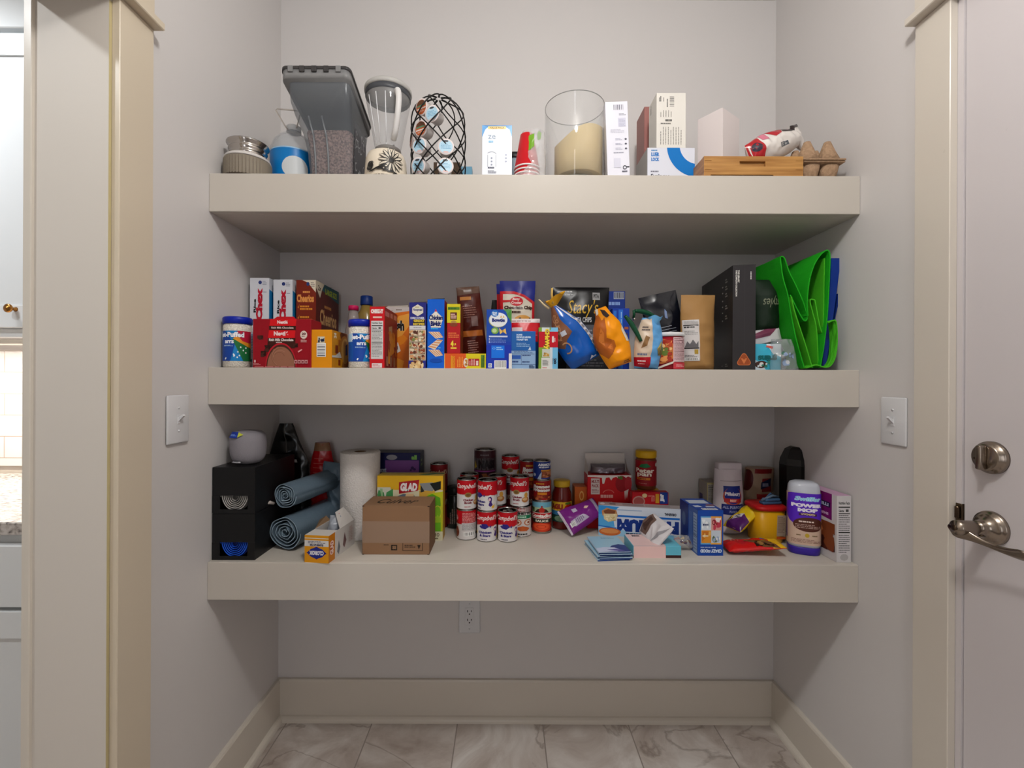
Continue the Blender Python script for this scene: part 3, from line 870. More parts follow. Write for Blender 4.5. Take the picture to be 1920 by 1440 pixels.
pods = [(790, 201, 1.372, 0, 'orange and brown lid coffee pod, topmost in the wire holder', -35, 8),
        (810, 213, 1.355, 1, 'pale blue lid coffee pod just below the topmost pod', -22, 4),
        (789, 241, 1.372, 0, 'orange and brown lid coffee pod in the second row of the wire holder', -30, 5),
        (771, 262, 1.41, 0, 'orange lid coffee pod turned sideways at the left edge of the wire holder', -68, 0),
        (786, 273, 1.368, 1, 'pale blue lid coffee pod at mid height on the left of the wire holder', -22, 2),
        (836, 275, 1.352, 1, 'pale blue lid coffee pod at mid height in the centre of the wire holder', 5, 0),
        (784, 311, 1.37, 1, 'pale blue lid coffee pod low on the left of the wire holder', -22, 14),
        (835, 311, 1.352, 1, 'pale blue lid coffee pod low in the centre of the wire holder', 8, 0)]
def pod_mesh(kind):
    mb = MB(); mb.mx = R3(x=90)
    mb.lathe([(.017, -.040), (.019, -.038), (.0215, -.004), (.0215, -.002)], mat((206, 200, 198), .4), n=32)
    cup = mb
    ml = MB(); ml.mx = R3(x=90)
    ml.lathe([(.0215, -.0025), (.0245, -.002), (.0245, 0), (.0238, .0006), (0, .0006)], mat((226, 214, 212), .35), n=36)
    C_ = Canvas(ml, lambda u, v, e: ((u - .5) * .048, (v - .5) * .048, .0006 + e), rough=.3)
    if kind:
        C_.ell(50, 50, 42, 42, (176, 210, 228)); C_.ell(50, 84, 16, 6, (60, 60, 66)); C_.ell(50, 16, 18, 6, (214, 180, 176))
        C_.lines(20, 34, 60, 34, 4, (84, 150, 190), fill=.35)
    else:
        C_.ell(50, 50, 42, 42, (190, 92, 46)); C_.ell(50, 72, 34, 18, (104, 66, 44)); C_.rect(14, 54, 72, 9, (96, 140, 110)); C_.rect(12, 38, 76, 8, (228, 214, 206)); C_.lines(24, 22, 52, 12, 2, (232, 190, 170), fill=.5)
    return cup, ml
src = {}
for i, (x, y, Y, kd, lab, yaw, pit) in enumerate(pods):
    p = PX(x, y, Y)
    if kd not in src:
        o = empty('coffee_pod', lab, 'coffee pod', p, 0, 'coffee pods in the wire holder')
        cm, lm = pod_mesh(kd); cm.build('cup', o); lm.build('lid', o, label='printed foil lid')
        src[kd] = o
    else:
        o = src[kd].copy(); COL.objects.link(o); o['label'] = lab; o.location = p
        for ch in list(src[kd].children):
            d = ch.copy(); COL.objects.link(d); d.parent = o
    o.rotation_euler = (math.radians(pit), 0, math.radians(yaw))
F_, mb, fin, _ = carton('small_carton', 'dark brown little carton behind the wire pod holder', 'box', 812, 862, 304, 1.60, Z1, .06, (84, 64, 46)); fin()
F_, mb, fin, _ = carton('small_carton', 'pale blue little packet box right behind the wire pod holder', 'box', 858, 884, 312, 1.665, Z1, .04, (104, 160, 190)); fin()

# bright white value pack box
F_, mb, fin, (W, H, D) = carton('supplement_box', 'glossy white value pack box with blue corners and yellow top strip', 'box', 903, 959, 235, 1.355, Z1, .06, (236, 240, 248), rough=.2)
C_ = F_['front']
C_.rect(0, 96, 100, 4, (70, 130, 190)); C_.poly([(0, 100), (0, 78), (10, 92), (20, 97)], (90, 160, 220)); C_.poly([(100, 100), (100, 78), (92, 92), (80, 97)], (90, 160, 220))
C_.rect(20, 93, 60, 5, (236, 206, 120)); C_.text('VALUE PACK', 25, 94, 50, 3, (120, 84, 40), bold=.03)
C_.text('ze', 20, 75, 25, 7, (150, 170, 190), bold=.0); C_.lines(22, 68, 20, 4, 1, (130, 190, 225), fill=.9)
C_.ring(32, 46, 16, 6, 1.2, (120, 130, 150), a0=10, a1=150, ty=.8); C_.rect(18, 24, 1.5, 22, (150, 156, 170)); C_.rect(46, 24, 1.2, 22, (150, 156, 170))
for yy in (40, 34, 28): C_.ell(32, yy, 3, 1.6, (150, 158, 176)); C_.ell(80, yy + 6, 3.6, 1.4, (160, 168, 190))
C_.lines(20, 21, 28, 3, 1, (70, 74, 96), fill=.9); C_.lines(20, 12, 28, 6, 3, (120, 124, 140)); fin()
c = PX(966, 300, 1.47)
jar('glass_jar', 'little glass jar with black lid half hidden between the value pack box and red cups', 'jar', (c.x, 1.50, Z1),
    [('body', [(.030, .001), (.032, .01), (.032, .115), (.030, .125)], mat((150, 168, 180), .1, alpha=.8), lambda mb: cyl_canvas(mb, .032, .02, .10).lines(10, 5, 80, 60, 5, (60, 66, 74)), None),
     ('lid', [(.033, .125), (.034, .127), (.034, .142), (0, .143)], mat((30, 30, 32), .4), None, 'black lid')])

# red party cups in a bag
c = PX(988, 300, 1.385)
cups = empty('cup_stack', 'stack of upturned red party cups wrapped in a clear bag', 'cups', (c.x, 1.385, Z1))
RED = mat((190, 20, 30), .3); WH = mat((230, 226, 224), .4)
cup_src = None
for k in range(4):
    z = .010 + .011 * k
    o = MB(); o.lathe([(.0385, z), (.0398, z + .001), (.0398, z + .004), (.0380, z + .005), (.0205, z + .106), (.0185, z + .108)], RED, n=48, mats=[WH, WH, RED, RED, RED]); o.build('cup', cups)
mb = MB(); bg = Bag(.102, .160, .088, prof=lambda v: (.008 + .012 * v, 1 - .34 * v), tprof=lambda v: 1 - .55 * v, amp=.004, sc=26, seed=3)
bg.build(mb, GLASS((226, 228, 228), .34, .9)); C_ = bg.canvas(mb)
C_.poly([(14, 66), (30, 86), (52, 90), (56, 64), (40, 56), (20, 58)], (112, 160, 40)); C_.rect(10, 48, 18, 14, (205, 196, 196)); C_.barcode(11, 50, 13, 11, seed=4, n=10)
C_.poly([(64, 88), (72, 96), (84, 92), (80, 80), (68, 76)], (150, 174, 130))
mb.build('plastic_bag', cups, label='clear crinkled wrapping with green print')

# hurricane glass with candle
c = PX(1077, 300, 1.42); hx = c.x; GR_ = .0925
hur = empty('hurricane_glass', 'large clear cylinder vase holding a thick ivory candle', 'vase', (hx, 1.42, Z1))
mb = MB(); mb.lathe([(.0, .001), (GR_ - .004, .001), (GR_, .005), (GR_, .252), (GR_ - .0012, .254), (GR_ - .0028, .252), (GR_ - .0028, .032), (.06, .030), (0, .030)], GLASS((226, 232, 232), .06, .9), n=96, cap=False)
mb.tube([((GR_ - .0014) * math.cos(2 * PI * k / 96), (GR_ - .0014) * math.sin(2 * PI * k / 96), .253) for k in range(96)], .0012, mat((150, 150, 148), .1, alpha=.85), n=6, closed=True)
mb.tube([((GR_ - .003) * math.cos(2 * PI * k / 96), (GR_ - .003) * math.sin(2 * PI * k / 96), .006) for k in range(96)], .002, mat((140, 134, 116), .1, alpha=.6), n=6, closed=True)
mb.build('glass', hur)
n = 72; vs = []; fs = []; WAX = mat((214, 192, 146), .5)
CRd = .074
def ctop(a): return .132 + .030 * math.cos(a - .2) + .006 * math.sin(3 * a) 
levels = [(.6, 0), (.97, 0), (1, .01), (1, .5), (1, .985), (.97, 1.0), (.5, .99), (.05, .97)]
for f_, t in levels:
    for k in range(n):
        a = 2 * PI * k / n; vs.append((.012 + CRd * f_ * math.cos(a), CRd * f_ * math.sin(a), (.0305) + (ctop(a) * t if t < .99 else (ctop(a) * (f_) + .15 * (1 - f_)) * t)))
for i in range(len(levels) - 1):
    for k in range(n): fs.append([i * n + k, i * n + (k + 1) % n, (i + 1) * n + (k + 1) % n, (i + 1) * n + k])
mb = MB(); mb.add(vs, fs, WAX, True)
cdl = mb.build('pillar_candle', loc=(hx, 1.42, Z1)); tag(cdl, 'thick ivory pillar candle with a slanted melted top inside the clear vase', 'candle')

mb = MB(); mb.mx = R3(y=4); mb.box((0, 0, .0), (.012, .10, .275), mat((52, 46, 40), .5), bev=.001)
tag(mb.build('dark_board', loc=(PX(1128, 200, 1.53).x - .006, 1.53, Z1)), 'thin dark board standing behind the clear vase and the barcode box', 'board')
# tall white barcode box
F_, mb, fin, (W, H, D) = carton('tall_box', 'tall narrow white box with barcode near its top, right of the candle vase', 'box', 1139, 1181, 191, 1.355, Z1, .028, (226, 226, 236), rough=.3)
C_ = F_['front']; C_.barcode(34, 88, 48, 8.5, seed=9, n=18, bg=(222, 222, 232), fg=(70, 70, 84)); C_.lines(60, 82, 30, 3, 2, (130, 130, 144))
C_.rect(55, 68, 34, 11, (206, 206, 222)); C_.lines(58, 68, 28, 10, 6, (176, 176, 196)); C_.lines(20, 60, 60, 5, 3, (196, 196, 210))
for yy in (52, 46, 40): C_.ell(86, yy, 5, 1.2, (90, 90, 104)); C_.lines(40, yy - 1.5, 30, 3, 2, (180, 180, 198))
C_.lines(30, 34, 60, 2, 1, (150, 150, 166)); C_.rect(30, 16, 30, 12, (212, 212, 226)); C_.ring(78, 16, 9, 2.6, 3, (60, 60, 70), ty=1); C_.rect(86, 16, 12, 1.4, (60, 60, 70)); C_.lines(66, 10, 30, 2, 1, (80, 80, 94), fill=.9)
o = fin(); o.rotation_euler = (0, math.radians(-2.2), 0)

# syringe box + white labelled box + pink box behind
F_, mb, fin, (W, H, D) = carton('syringe_box', 'wide white box with a thick blue arc and blue lettering, under a white labelled box', 'box', 1213, 1302, 277, 1.40, Z1, .12, (214, 216, 226), sides=dict(left=(176, 172, 168)))
C_ = F_['front']; BL = (0, 112, 190)
vs = []; fs = []
for k in range(25):
    a = PI + PI / 2 * k / 24 * 1.0
    for rr_ in (58 / 89 * 100, 34 / 89 * 100):
        vs.append((min(100, 106 + rr_ * math.cos(a)), min(100, 106 + rr_ * 1.22 * math.sin(a))))
for k in range(24): fs.append([2 * k, 2 * k + 1, 2 * k + 3, 2 * k + 2])
C_._put(vs, fs, BL)
C_.text('LUER', 8, 78, 17, 10, BL, bold=.05); C_.text('LOCK', 8, 66, 17, 9, BL, bold=.05); C_.lines(8, 91, 17, 4, 1, (90, 140, 190), fill=.8)
C_.lines(7, 38, 22, 4, 1, (120, 120, 132), fill=.8); C_.text('Syringes', 7, 20, 40, 14, (40, 44, 60), bold=.03)
fin(); zt = Z1 + H
F_, mb, fin, (W, H, D) = carton('labelled_box', 'white upright box with small barcodes and print, standing on the blue arc box', 'box', 1230, 1285, 174, 1.402, zt + .0003, .075, (222, 218, 210), rough=.4)
C_ = F_['front']; G1 = (110, 108, 104)
C_.barcode(43, 74, 18, 20, vert=True, seed=12, n=16, bg=(222, 218, 210), fg=(64, 64, 62))
C_.lines(8, 84, 8, 10, 2, (60, 60, 60), vert=True, fill=.6); C_.lines(22, 84, 4, 10, 1, G1, vert=True); C_.lines(34, 74, 5, 20, 1, G1, vert=True, fill=.7)
C_.lines(10, 56, 44, 12, 5, (160, 156, 148), vert=True, fill=.3); C_.lines(30, 48, 30, 4, 1, (90, 88, 84), fill=.9); C_.lines(14, 43, 46, 2.4, 1, G1, fill=.9)
C_.lines(10, 6, 78, 32, 9, (140, 136, 130), vert=True, fill=.28)
L_ = F_['left']; L_.lines(20, 78, 14, 16, 2, (120, 110, 104), vert=True)
fin()
F_, mb, fin, _ = carton('pink_box', 'dull pink box mostly hidden behind the white labelled box', 'box', 1207, 1250, 200, 1.535, Z1, .09, (156, 104, 98)); fin()

# plain white box, turned
p = PX(1355, 201, 1.435)
mb = MB(); mb.box((0, 0, 0), (.105, .085, p.z - Z1), mat((226, 216, 214), .4), bev=.001)
tag(mb.build('white_box', loc=(p.x, 1.435, Z1), rz=math.radians(36)), 'plain white upright box turned corner-on behind the bamboo tray', 'box')

# bamboo tray
def bamboo():
    m, nt, b = node_mat('bamboo'); N = nt.nodes; L = nt.links
    tc = N.new('ShaderNodeTexCoord'); mp = N.new('ShaderNodeMapping'); mp.inputs['Scale'].default_value = (3, 3, 60)
    n1 = N.new('ShaderNodeTexNoise'); n1.inputs['Scale'].default_value = 1.6; n1.inputs['Detail'].default_value = 5
    L.new(tc.outputs['Object'], mp.inputs['Vector']); L.new(mp.outputs['Vector'], n1.inputs['Vector'])
    cr = N.new('ShaderNodeValToRGB'); e = cr.color_ramp.elements
    e[0].position = .35; e[0].color = (lin(150), lin(100), lin(44), 1); e[1].position = .7; e[1].color = (lin(196), lin(146), lin(80), 1)
    L.new(n1.outputs['Fac'], cr.inputs['Fac']); L.new(cr.outputs['Color'], b.inputs['Base Color']); b.inputs['Roughness'].default_value = .4
    return m
BAM = bamboo(); x0 = PX(1320, 300, 1.325).x; TW = PX(1506, 300, 1.325).x - x0
tray = empty('bamboo_tray', 'shallow bamboo serving tray with a cut-out handle slot, right end of top shelf', 'tray', (x0, 1.325, Z1))
TH = .0595; BD = mat((132, 88, 40), .5)
mb = MB()
hx0, hx1, hz0, hz1 = TW * .36, TW * .62, .030, .045
for a, b in (((0, 0, .006), (TW, .011, hz0)), ((0, 0, hz1), (TW, .011, TH)), ((0, 0, hz0), (hx0, .011, hz1)), ((hx1, 0, hz0), (TW, .011, hz1))): mb.box(a, b, BAM)
mb.box((hx0, .0075, hz0), (hx1, .011, hz1), BAM)
for xx in (.002, TW - .022): mb.box((xx, -.0004, .046), (xx + .020, .0, .0472), BD); mb.box((xx, -.0004, .020), (xx + .020, .0, .0212), BD)
mb.build('front_panel', tray)
mb = MB(); mb.box((0, .011, .0), (.011, .100, TH), BAM, bev=.001); mb.build('side_panel', tray)
mb = MB(); mb.box((TW - .011, .011, .0), (TW, .100, TH), BAM, bev=.001); mb.build('side_panel', tray)
mb = MB(); mb.box((.011, .089, .0), (TW - .011, .100, TH), BAM, bev=.001); mb.build('rear_panel', tray)
mb = MB(); mb.box((.011, .011, .008), (TW - .011, .089, .014), BAM); mb.box((0, 0, 0), (.02, .02, .006), BAM); mb.box((TW * .7, 0, 0), (TW, .02, .006), BAM); mb.build('bottom', tray)

# white snack bag lying in the tray
mb = MB(); bg = Bag(.088, .232, .055, prof=lambda v: (0, .62 + .38 * math.sin(PI * min(1, v * 1.15)) if v < .87 else .95), amp=.006, sc=24, seed=11)
PW = mat((226, 220, 214), .22); bg.build(mb, PW); C_ = bg.canvas(mb, rough=.2)
C_.poly([(0, 0), (100, 0), (100, 16), (0, 20)], (176, 28, 36)); C_.ell(40, 9, 22, 6, (52, 44, 60))
C_.poly([(0, 34), (0, 62), (22, 56), (30, 44)], (176, 34, 44)); C_.poly([(0, 62), (0, 100), (10, 100), (26, 66), (20, 58)], (48, 36, 36)); C_.poly([(0, 68), (0, 76), (12, 72)], (180, 40, 40))
C_.poly([(0, 22), (0, 34), (34, 30), (24, 22)], (210, 120, 140)); C_.rect(58, 44, 14, 14, (70, 76, 84)); C_.lines(60, 45, 10, 12, 3, (214, 212, 208), vert=True)
o = mb.build('snack_bag', loc=PX(1402, 292, 1.375) + Vector((0, 0, .004))); o.rotation_euler = (math.radians(-16), math.radians(66), 0)
tag(o, 'crumpled white plastic bag with red and black print lying on the bamboo tray', 'bag')

# egg carton, seen end-on
p0 = PX(1508, 300, 1.335); EW = PX(1586, 300, 1.335).x - p0.x
PULP = mat((166, 136, 108), .95, bump=.9, bscale=130, var=.12)
eg = empty('egg_carton', 'brown pulp egg carton seen end-on beside the bamboo tray', 'egg carton', (p0.x, 1.335, Z1))
def pulpcup(mb, cx, cy, z0, z1, r0, r1, sq=3.2, sx=1.0):
    mb.lathe([(r0 * .7, z0), (r0, z0 + .004), (r0 * .5 + r1 * .5, (z0 + z1) / 2), (r1, z1)], PULP, n=28, cx=cx, cy=cy, pw=sq, sx=sx)
mb = MB()
for j in range(3):
    for i in range(2): pulpcup(mb, EW * (.27 + .46 * i), .035 + j * .055, .001, .050, .019, .029)
mb.box((.0, .0, .049), (EW, .175, .053), PULP, bev=.0015)
mb.build('tray', eg)
mb = MB()
mb.box((-.002, -.002, .0545), (EW + .001, .177, .0600), PULP, bev=.0015)
for j in range(3):
    for i in range(2): pulpcup(mb, EW * (.25 + .50 * i), .035 + j * .055, .0590, .124, .031, .0085, 2.6)
mb.build('lid', eg)

# ================================================================== MIDDLE SHELF
MARSH = mat((226, 220, 208), .85, bump=1.0, bscale=260, var=.16)
def bits_jar(lab, cx, Y, ytop, turn):
    p = PX(cx, ytop, Y); R = .0385; H = p.z - Z2; face_view(p.x, Y)
    o = empty('marshmallow_jar', lab, 'jar', (p.x, Y, Z2), 0, None)
    mb = MB(); mb.lathe([(R - .003, .001), (R, .005), (R, H - .026), (R - .004, H - .020)], MARSH, n=56); mb.build('body', o, label='clear jar full of tiny white marshmallows')
    mb = MB(); z0, z1 = .020, H - .043
    mb.lathe([(R + .0004, z0), (R + .0004, z1)], mat((20, 130, 200), .35), n=56, cap=False)
    C_ = cyl_canvas(mb, R + .0006, z0, z1, turn=turn)
    C_.rect(-60, 0, 70, 72, (14, 84, 170)); C_.poly([(10, 0), (34, 0), (44, 56), (20, 100), (-10, 100), (10, 60)], (24, 70, 160))
    C_.poly([(62, 0), (88, 0), (88, 40), (52, 82), (38, 72)], (30, 110, 60))
    C_.poly([(40, 74), (56, 60), (72, 48), (88, 42), (88, 60), (70, 66), (52, 90)], (226, 150, 40)); C_.poly([(46, 90), (60, 66), (76, 60), (88, 62), (88, 100), (50, 100)], (190, 30, 60))
    C_.rect(-60, 70, 68, 30, (180, 214, 236))
    C_.text('Jet-Puffed', 4, 74, 60, 22, (240, 242, 246), bold=.05, outline=(20, 60, 130)); C_.text('BITS', 20, 58, 22, 10, (240, 244, 248), bold=.05)
    C_.lines(16, 48, 24, 5, 2, (190, 220, 240), fill=.5); r = random.Random(2)
    for k in range(12): C_.ell(20 + r.random() * 50, 6 + r.random() * 40, 1.6, 3, (236, 240, 244), n=8)
    C_.rect(82, 8, 34, 92, (214, 224, 236)); C_.lines(84, 30, 28, 64, 12, (50, 90, 160), fill=.5)
    mb.build('label', o, label='blue label with rainbow arc')
    mb = MB(); BLD = mat((10, 36, 160), .35)
    mb.lathe([(R - .002, H - .021), (R + .0015, H - .020), (R + .002, H - .004), (R - .001, H), (0, H)], BLD, n=72)
    for k in range(72):
        a = 2 * PI * k / 72
        mb.box((-.0004, -.0004, 0), (.0004, .0004, 0.0001), BLD) if False else None
    mb.build('lid', o, label='royal blue screw lid')
bits_jar('clear marshmallow jar with blue lid at the left end of the middle shelf', 446, 1.385, 596, 0)
bits_jar('clear marshmallow jar with blue lid between the orange box and red cracker box', 679, 1.385, 601, 32)

def chex(lab, x0, x1, yt):
    F_, mb, fin, (W, H, D) = carton('cereal_box', lab, 'cereal box', x0, x1, yt, 1.50, Z2, .19, (214, 216, 222), sides=dict(right=(30, 130, 190)), flaps=(60, 54, 50))
    C_ = F_['front']
    C_.rect(72, 60, 0.1, 0.1, (220, 220, 220)); C_.ell(54, 95, 9, 2, (40, 56, 120)); C_.lines(66, 92, 22, 5, 3, (150, 154, 170)); C_.lines(70, 84, 24, 1, 1, (130, 134, 150), fill=.6, words=False)
    C_.text('Rice', 20, 62, 13, 15, (26, 26, 30), bold=.05, rot=90); C_.text('Chex', 33, 53, 34, 36, (190, 20, 46), bold=.07, rot=90)
    C_.poly([(0, 20), (34, 38), (100, 54), (100, 20)], (110, 166, 214)); C_.poly([(0, 20), (60, 30), (100, 26), (100, 20)], (200, 190, 176)); C_.blobs(6, 24, 40, 10, 12, [(160, 128, 84), (206, 178, 130), (90, 62, 40)], size=4, seed=3, asp=.4)
    R_ = F_['right']; R_.rect(0, 88, 100, 12, (214, 216, 222)); R_.poly([(0, 88), (100, 70), (100, 88)], (230, 232, 236)); R_.poly([(0, 56), (30, 48), (100, 60), (100, 0), (0, 0)], (86, 70, 56)); R_.blobs(2, 20, 96, 32, 30, [(170, 120, 76), (214, 176, 130), (96, 52, 40)], size=9, seed=8, asp=.6)
    fin()
chex('white rice cereal box with red lettering, nearer the left wall of the two', 468, 504, 521)
chex('white rice cereal box with red lettering, between its twin and the dark red cereal box', 512, 548, 524)

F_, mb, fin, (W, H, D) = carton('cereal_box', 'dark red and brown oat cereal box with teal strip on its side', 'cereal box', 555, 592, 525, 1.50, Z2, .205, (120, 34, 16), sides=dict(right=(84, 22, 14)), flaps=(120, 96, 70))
C_ = F_['front']; OR = (226, 150, 74)
C_.poly([(30, 100), (100, 100), (100, 86), (78, 92), (60, 97)], (222, 212, 190)); C_.ell(60, 95.5, 8, 2.2, (40, 60, 120)); C_.lines(74, 92, 20, 6, 3, (150, 140, 130))
C_.text('Cheerios', 4, 75, 86, 9, OR, bold=.05); C_.lines(34, 85, 48, 3, 1, OR, fill=.7)
for yy in (66, 54, 41): C_.lines(20, yy, 62, 6, 2, (220, 140, 40), fill=.6); C_.poly([(8, yy + 4), (12, yy + 2), (18, yy + 7), (12, yy + 4)], (220, 140, 40))
C_.rect(0, 0, 100, 34, (140, 52, 20))
C_ = F_['right']; C_.poly([(30, 100), (100, 100), (100, 84), (24, 92)], (22, 84, 96)); C_.text('LARGE SIZE', 38, 89, 52, 7, (170, 190, 40), bold=.05)
C_.poly([(0, 100), (34, 100), (24, 92), (16, 82), (0, 92)], (214, 204, 180)); C_.text('2x', 8, 90, 12, 6, (60, 40, 20), bold=.03)
C_.text('Cheerios', 16, 52, 72, 18, (206, 160, 104), bold=.03); C_.lines(34, 72, 40, 4, 1, (180, 120, 60), fill=.8)
C_.ring(52, 34, 22, 12, 7, (176, 118, 60), ty=5); C_.poly([(0, 0), (100, 0), (100, 18), (60, 26), (20, 22), (0, 30)], (196, 186, 170)); C_.blobs(10, 4, 86, 24, 26, [(196, 132, 70), (160, 96, 44), (226, 214, 196)], size=8, seed=4, asp=.6)
fin()

# cocoa box
F_, mb, fin, (W, H, D) = carton('cocoa_box', 'dark red hot cocoa box with a mug of chocolate pictured on its front', 'box', 474, 583, 598, 1.33, Z2, .075, (150, 14, 30), rough=.35)
tabm = mat((196, 20, 34), .35)
mb.prism([(W * .36, H - .002), (W * .42, H + .0065), (W * .80, H + .0065), (W * .76, H - .002)], 1, 0, .002, tabm) if False else mb.add([(W * .36, .0002, H), (W * .74, .0002, H), (W * .70, .0002, H + .007), (W * .42, .0002, H + .007)], [[0, 1, 2, 3]], tabm)
C_ = F_['front']; BRN = (62, 24, 18); RD = (214, 22, 30)
C_.poly([(30, 100), (75, 100), (72, 60), (26, 60)], RD)
C_.text('Nestlé', 42, 90, 18, 7, (240, 214, 214), bold=.05); C_.rect(28, 77, 46, 9, BRN); C_.text('Rich Milk Chocolate', 32, 80, 38, 4, (226, 204, 200), bold=.03)
C_.text('Nestlé', 36, 65.5, 25, 9, (240, 214, 214), bold=.06); C_.poly([(26, 61), (73.5, 61), (73, 40), (25, 40)], BRN); C_.text('Rich Milk Chocolate', 28, 54.5, 42, 5.5, (232, 222, 218), bold=.04); C_.lines(40, 50.5, 14, 2.5, 1, (200, 180, 176), fill=.8)
for a, b, c_, d in ((8, 66, 10, 9), (20, 46, 10, 14), (14, 34, 9, 12), (70, 50, 8, 8)): C_.blobs(a, b - d, c_, d, 6, [(40, 18, 14), (70, 34, 26)], size=5, seed=int(a), sides=5)
n = 28
C_.poly([(49 + 27 * math.cos(PI * k / n), 2 + 49 * math.sin(PI * k / n)) for k in range(n + 1)], (186, 30, 44))
C_.poly([(49 + 25 * math.cos(PI * k / n), 2 + 45.5 * math.sin(PI * k / n)) for k in range(n + 1)], (74, 40, 30))
C_.poly([(49 + 23.4 * math.cos(PI * k / n), 2 + 41 * math.sin(PI * k / n)) for k in range(n + 1)], (150, 100, 78))
for k in range(5): C_.ring(46 + k * 1.5, 20 + k, 10 + k * 2.4, 12 + k * 3, 1.2, (168, 118, 94) if k % 2 else (132, 86, 66), a0=20 + 30 * k, a1=150 + 30 * k)
C_.ell(88, 67.5, 6, 8.3, (226, 208, 196)); C_.text('20', 84.5, 67, 7, 5, (90, 20, 24), bold=.05); C_.lines(84.5, 63, 7, 3, 1, (90, 20, 24), fill=.6); C_.lines(83, 52, 10, 6, 4, (220, 180, 176))
C_.poly([(78, 34), (84, 38), (86, 37), (79, 31)], (240, 170, 170))
for k in range(4): C_.rect(72 + k * 6, 9, 5, 7, (206, 150, 150)); C_.rect(73 + k * 6, 10.5, 3, 3, (120, 20, 34))
C_.text('8', 3, 10, 3, 6, (230, 190, 190), bold=.04); C_.lines(2, 5, 12, 4, 2, (214, 150, 150)); C_.lines(4, 1, 92, 1.6, 1, (200, 120, 120), fill=.8)
fin()

# orange snack box
F_, mb, fin, (W, H, D) = carton('snack_box', 'orange-yellow snack box with a barcode on the front, right of the cocoa box', 'box', 583, 622, 618, 1.335, Z2, .13, (226, 146, 14), sides=dict(right=(206, 140, 34)))
C_ = F_['front']; C_.rect(32, 64, 34, 18, (206, 196, 170)); C_.blobs(34, 66, 30, 14, 12, [(40, 60, 110), (226, 220, 206), (20, 30, 60)], size=4, seed=2); C_.barcode(28, 29, 44, 36, vert=True, seed=6, fg=(60, 66, 84), n=15)
C_ = F_['right']; C_.text('24', 12, 80, 16, 14, (232, 226, 210), bold=.05, rot=90); C_.blobs(40, 60, 58, 40, 14, [(120, 60, 24), (176, 96, 30), (224, 150, 40), (100, 46, 16)], size=13, seed=7)
C_.ell(80, 46, 36, 46, (170, 110, 40)); C_.ell(84, 50, 26, 36, (206, 160, 84)); C_.rect(20, 40, 18, 22, (120, 44, 20)); C_.poly([(0, 28), (60, 30), (48, 46), (20, 34), (0, 33)], (206, 206, 200)); C_.poly([(86, 38), (100, 40), (100, 72), (86, 66)], (44, 60, 110)); C_.rect(34, 6, 22, 20, (140, 50, 20)); C_.poly([(30, 26), (70, 26), (60, 4), (66, 2), (24, 4)], (214, 150, 30)); C_.rect(38, 8, 14, 16, (140, 50, 20))
fin()
p = PX(662, 573, 1.50); h = p.z - Z2
jar('sprinkle_bottle', 'slim clear bottle with a pink cap behind the second marshmallow jar', 'bottle', (p.x, 1.505, Z2),
    [('body', [(.026, .001), (.028, .01), (.028, h * .55), (.018, h * .8), (.0145, h - .016)], mat((150, 140, 136), .1, alpha=.75), lambda mb: cyl_canvas(mb, .0284, .03, .10).lines(20, 10, 60, 80, 9, (60, 70, 130)), None),
     ('cap', [(.0165, h - .016), (.0165, h - .002), (.015, h), (0, h)], mat((190, 20, 84), .4), None, 'magenta cap')])
p = PX(685, 554, 1.56); h = p.z - Z2
jar('oil_bottle', 'amber cooking oil bottle with a dark blue cap behind the marshmallow jar', 'bottle', (p.x, 1.575, Z2),
    [('body', [(.034, .001), (.037, .01), (.037, h * .55), (.034, h * .72), (.022, h - .05), (.0175, h - .032)], mat((150, 124, 60), .12, alpha=.85), lambda mb: cyl_canvas(mb, .0374, .04, .12).rect(10, 10, 80, 80, (196, 176, 110)), None),
     ('cap', [(.0205, h - .032), (.021, h - .030), (.0205, h - .002), (.018, h), (0, h)], mat((10, 44, 110), .4), None, 'dark blue cap')])

# cracker box red
F_, mb, fin, (W, H, D) = carton('cracker_box', 'red cheese cracker box with nutrition panel on its narrow front', 'cracker box', 693, 721, 575, 1.335, Z2, .155, (196, 14, 26), sides=dict(right=(150, 24, 22)), flaps=(110, 60, 40))
C_ = F_['front']; C_.text('CHEEZ-IT', 8, 89, 82, 7, (236, 220, 216), bold=.09); C_.rect(22, 81.5, 60, 2.6, (226, 190, 180)); C_.facts(10, 15, 80, 62, bg=(206, 204, 202)); C_.rect(16, 1, 68, 7, (222, 206, 206)); C_.lines(22, 2.5, 50, 4, 2, (190, 60, 60))
C_ = F_['right']; C_.rect(4, 86, 30, 8, (200, 120, 116)); C_.rect(42, 87, 18, 8, (200, 120, 116)); C_.rect(70, 87, 22, 8, (200, 120, 116)); C_.poly([(30, 70), (56, 74), (60, 20), (36, 26)], (196, 150, 100)); C_.blobs(24, 8, 74, 56, 20, [(206, 110, 30), (226, 140, 40), (170, 70, 20)], size=13, seed=5, sides=4)
for k in range(3): C_.rect(10 + 28 * k, 4, 14, 16, (176, 120, 90))
fin()
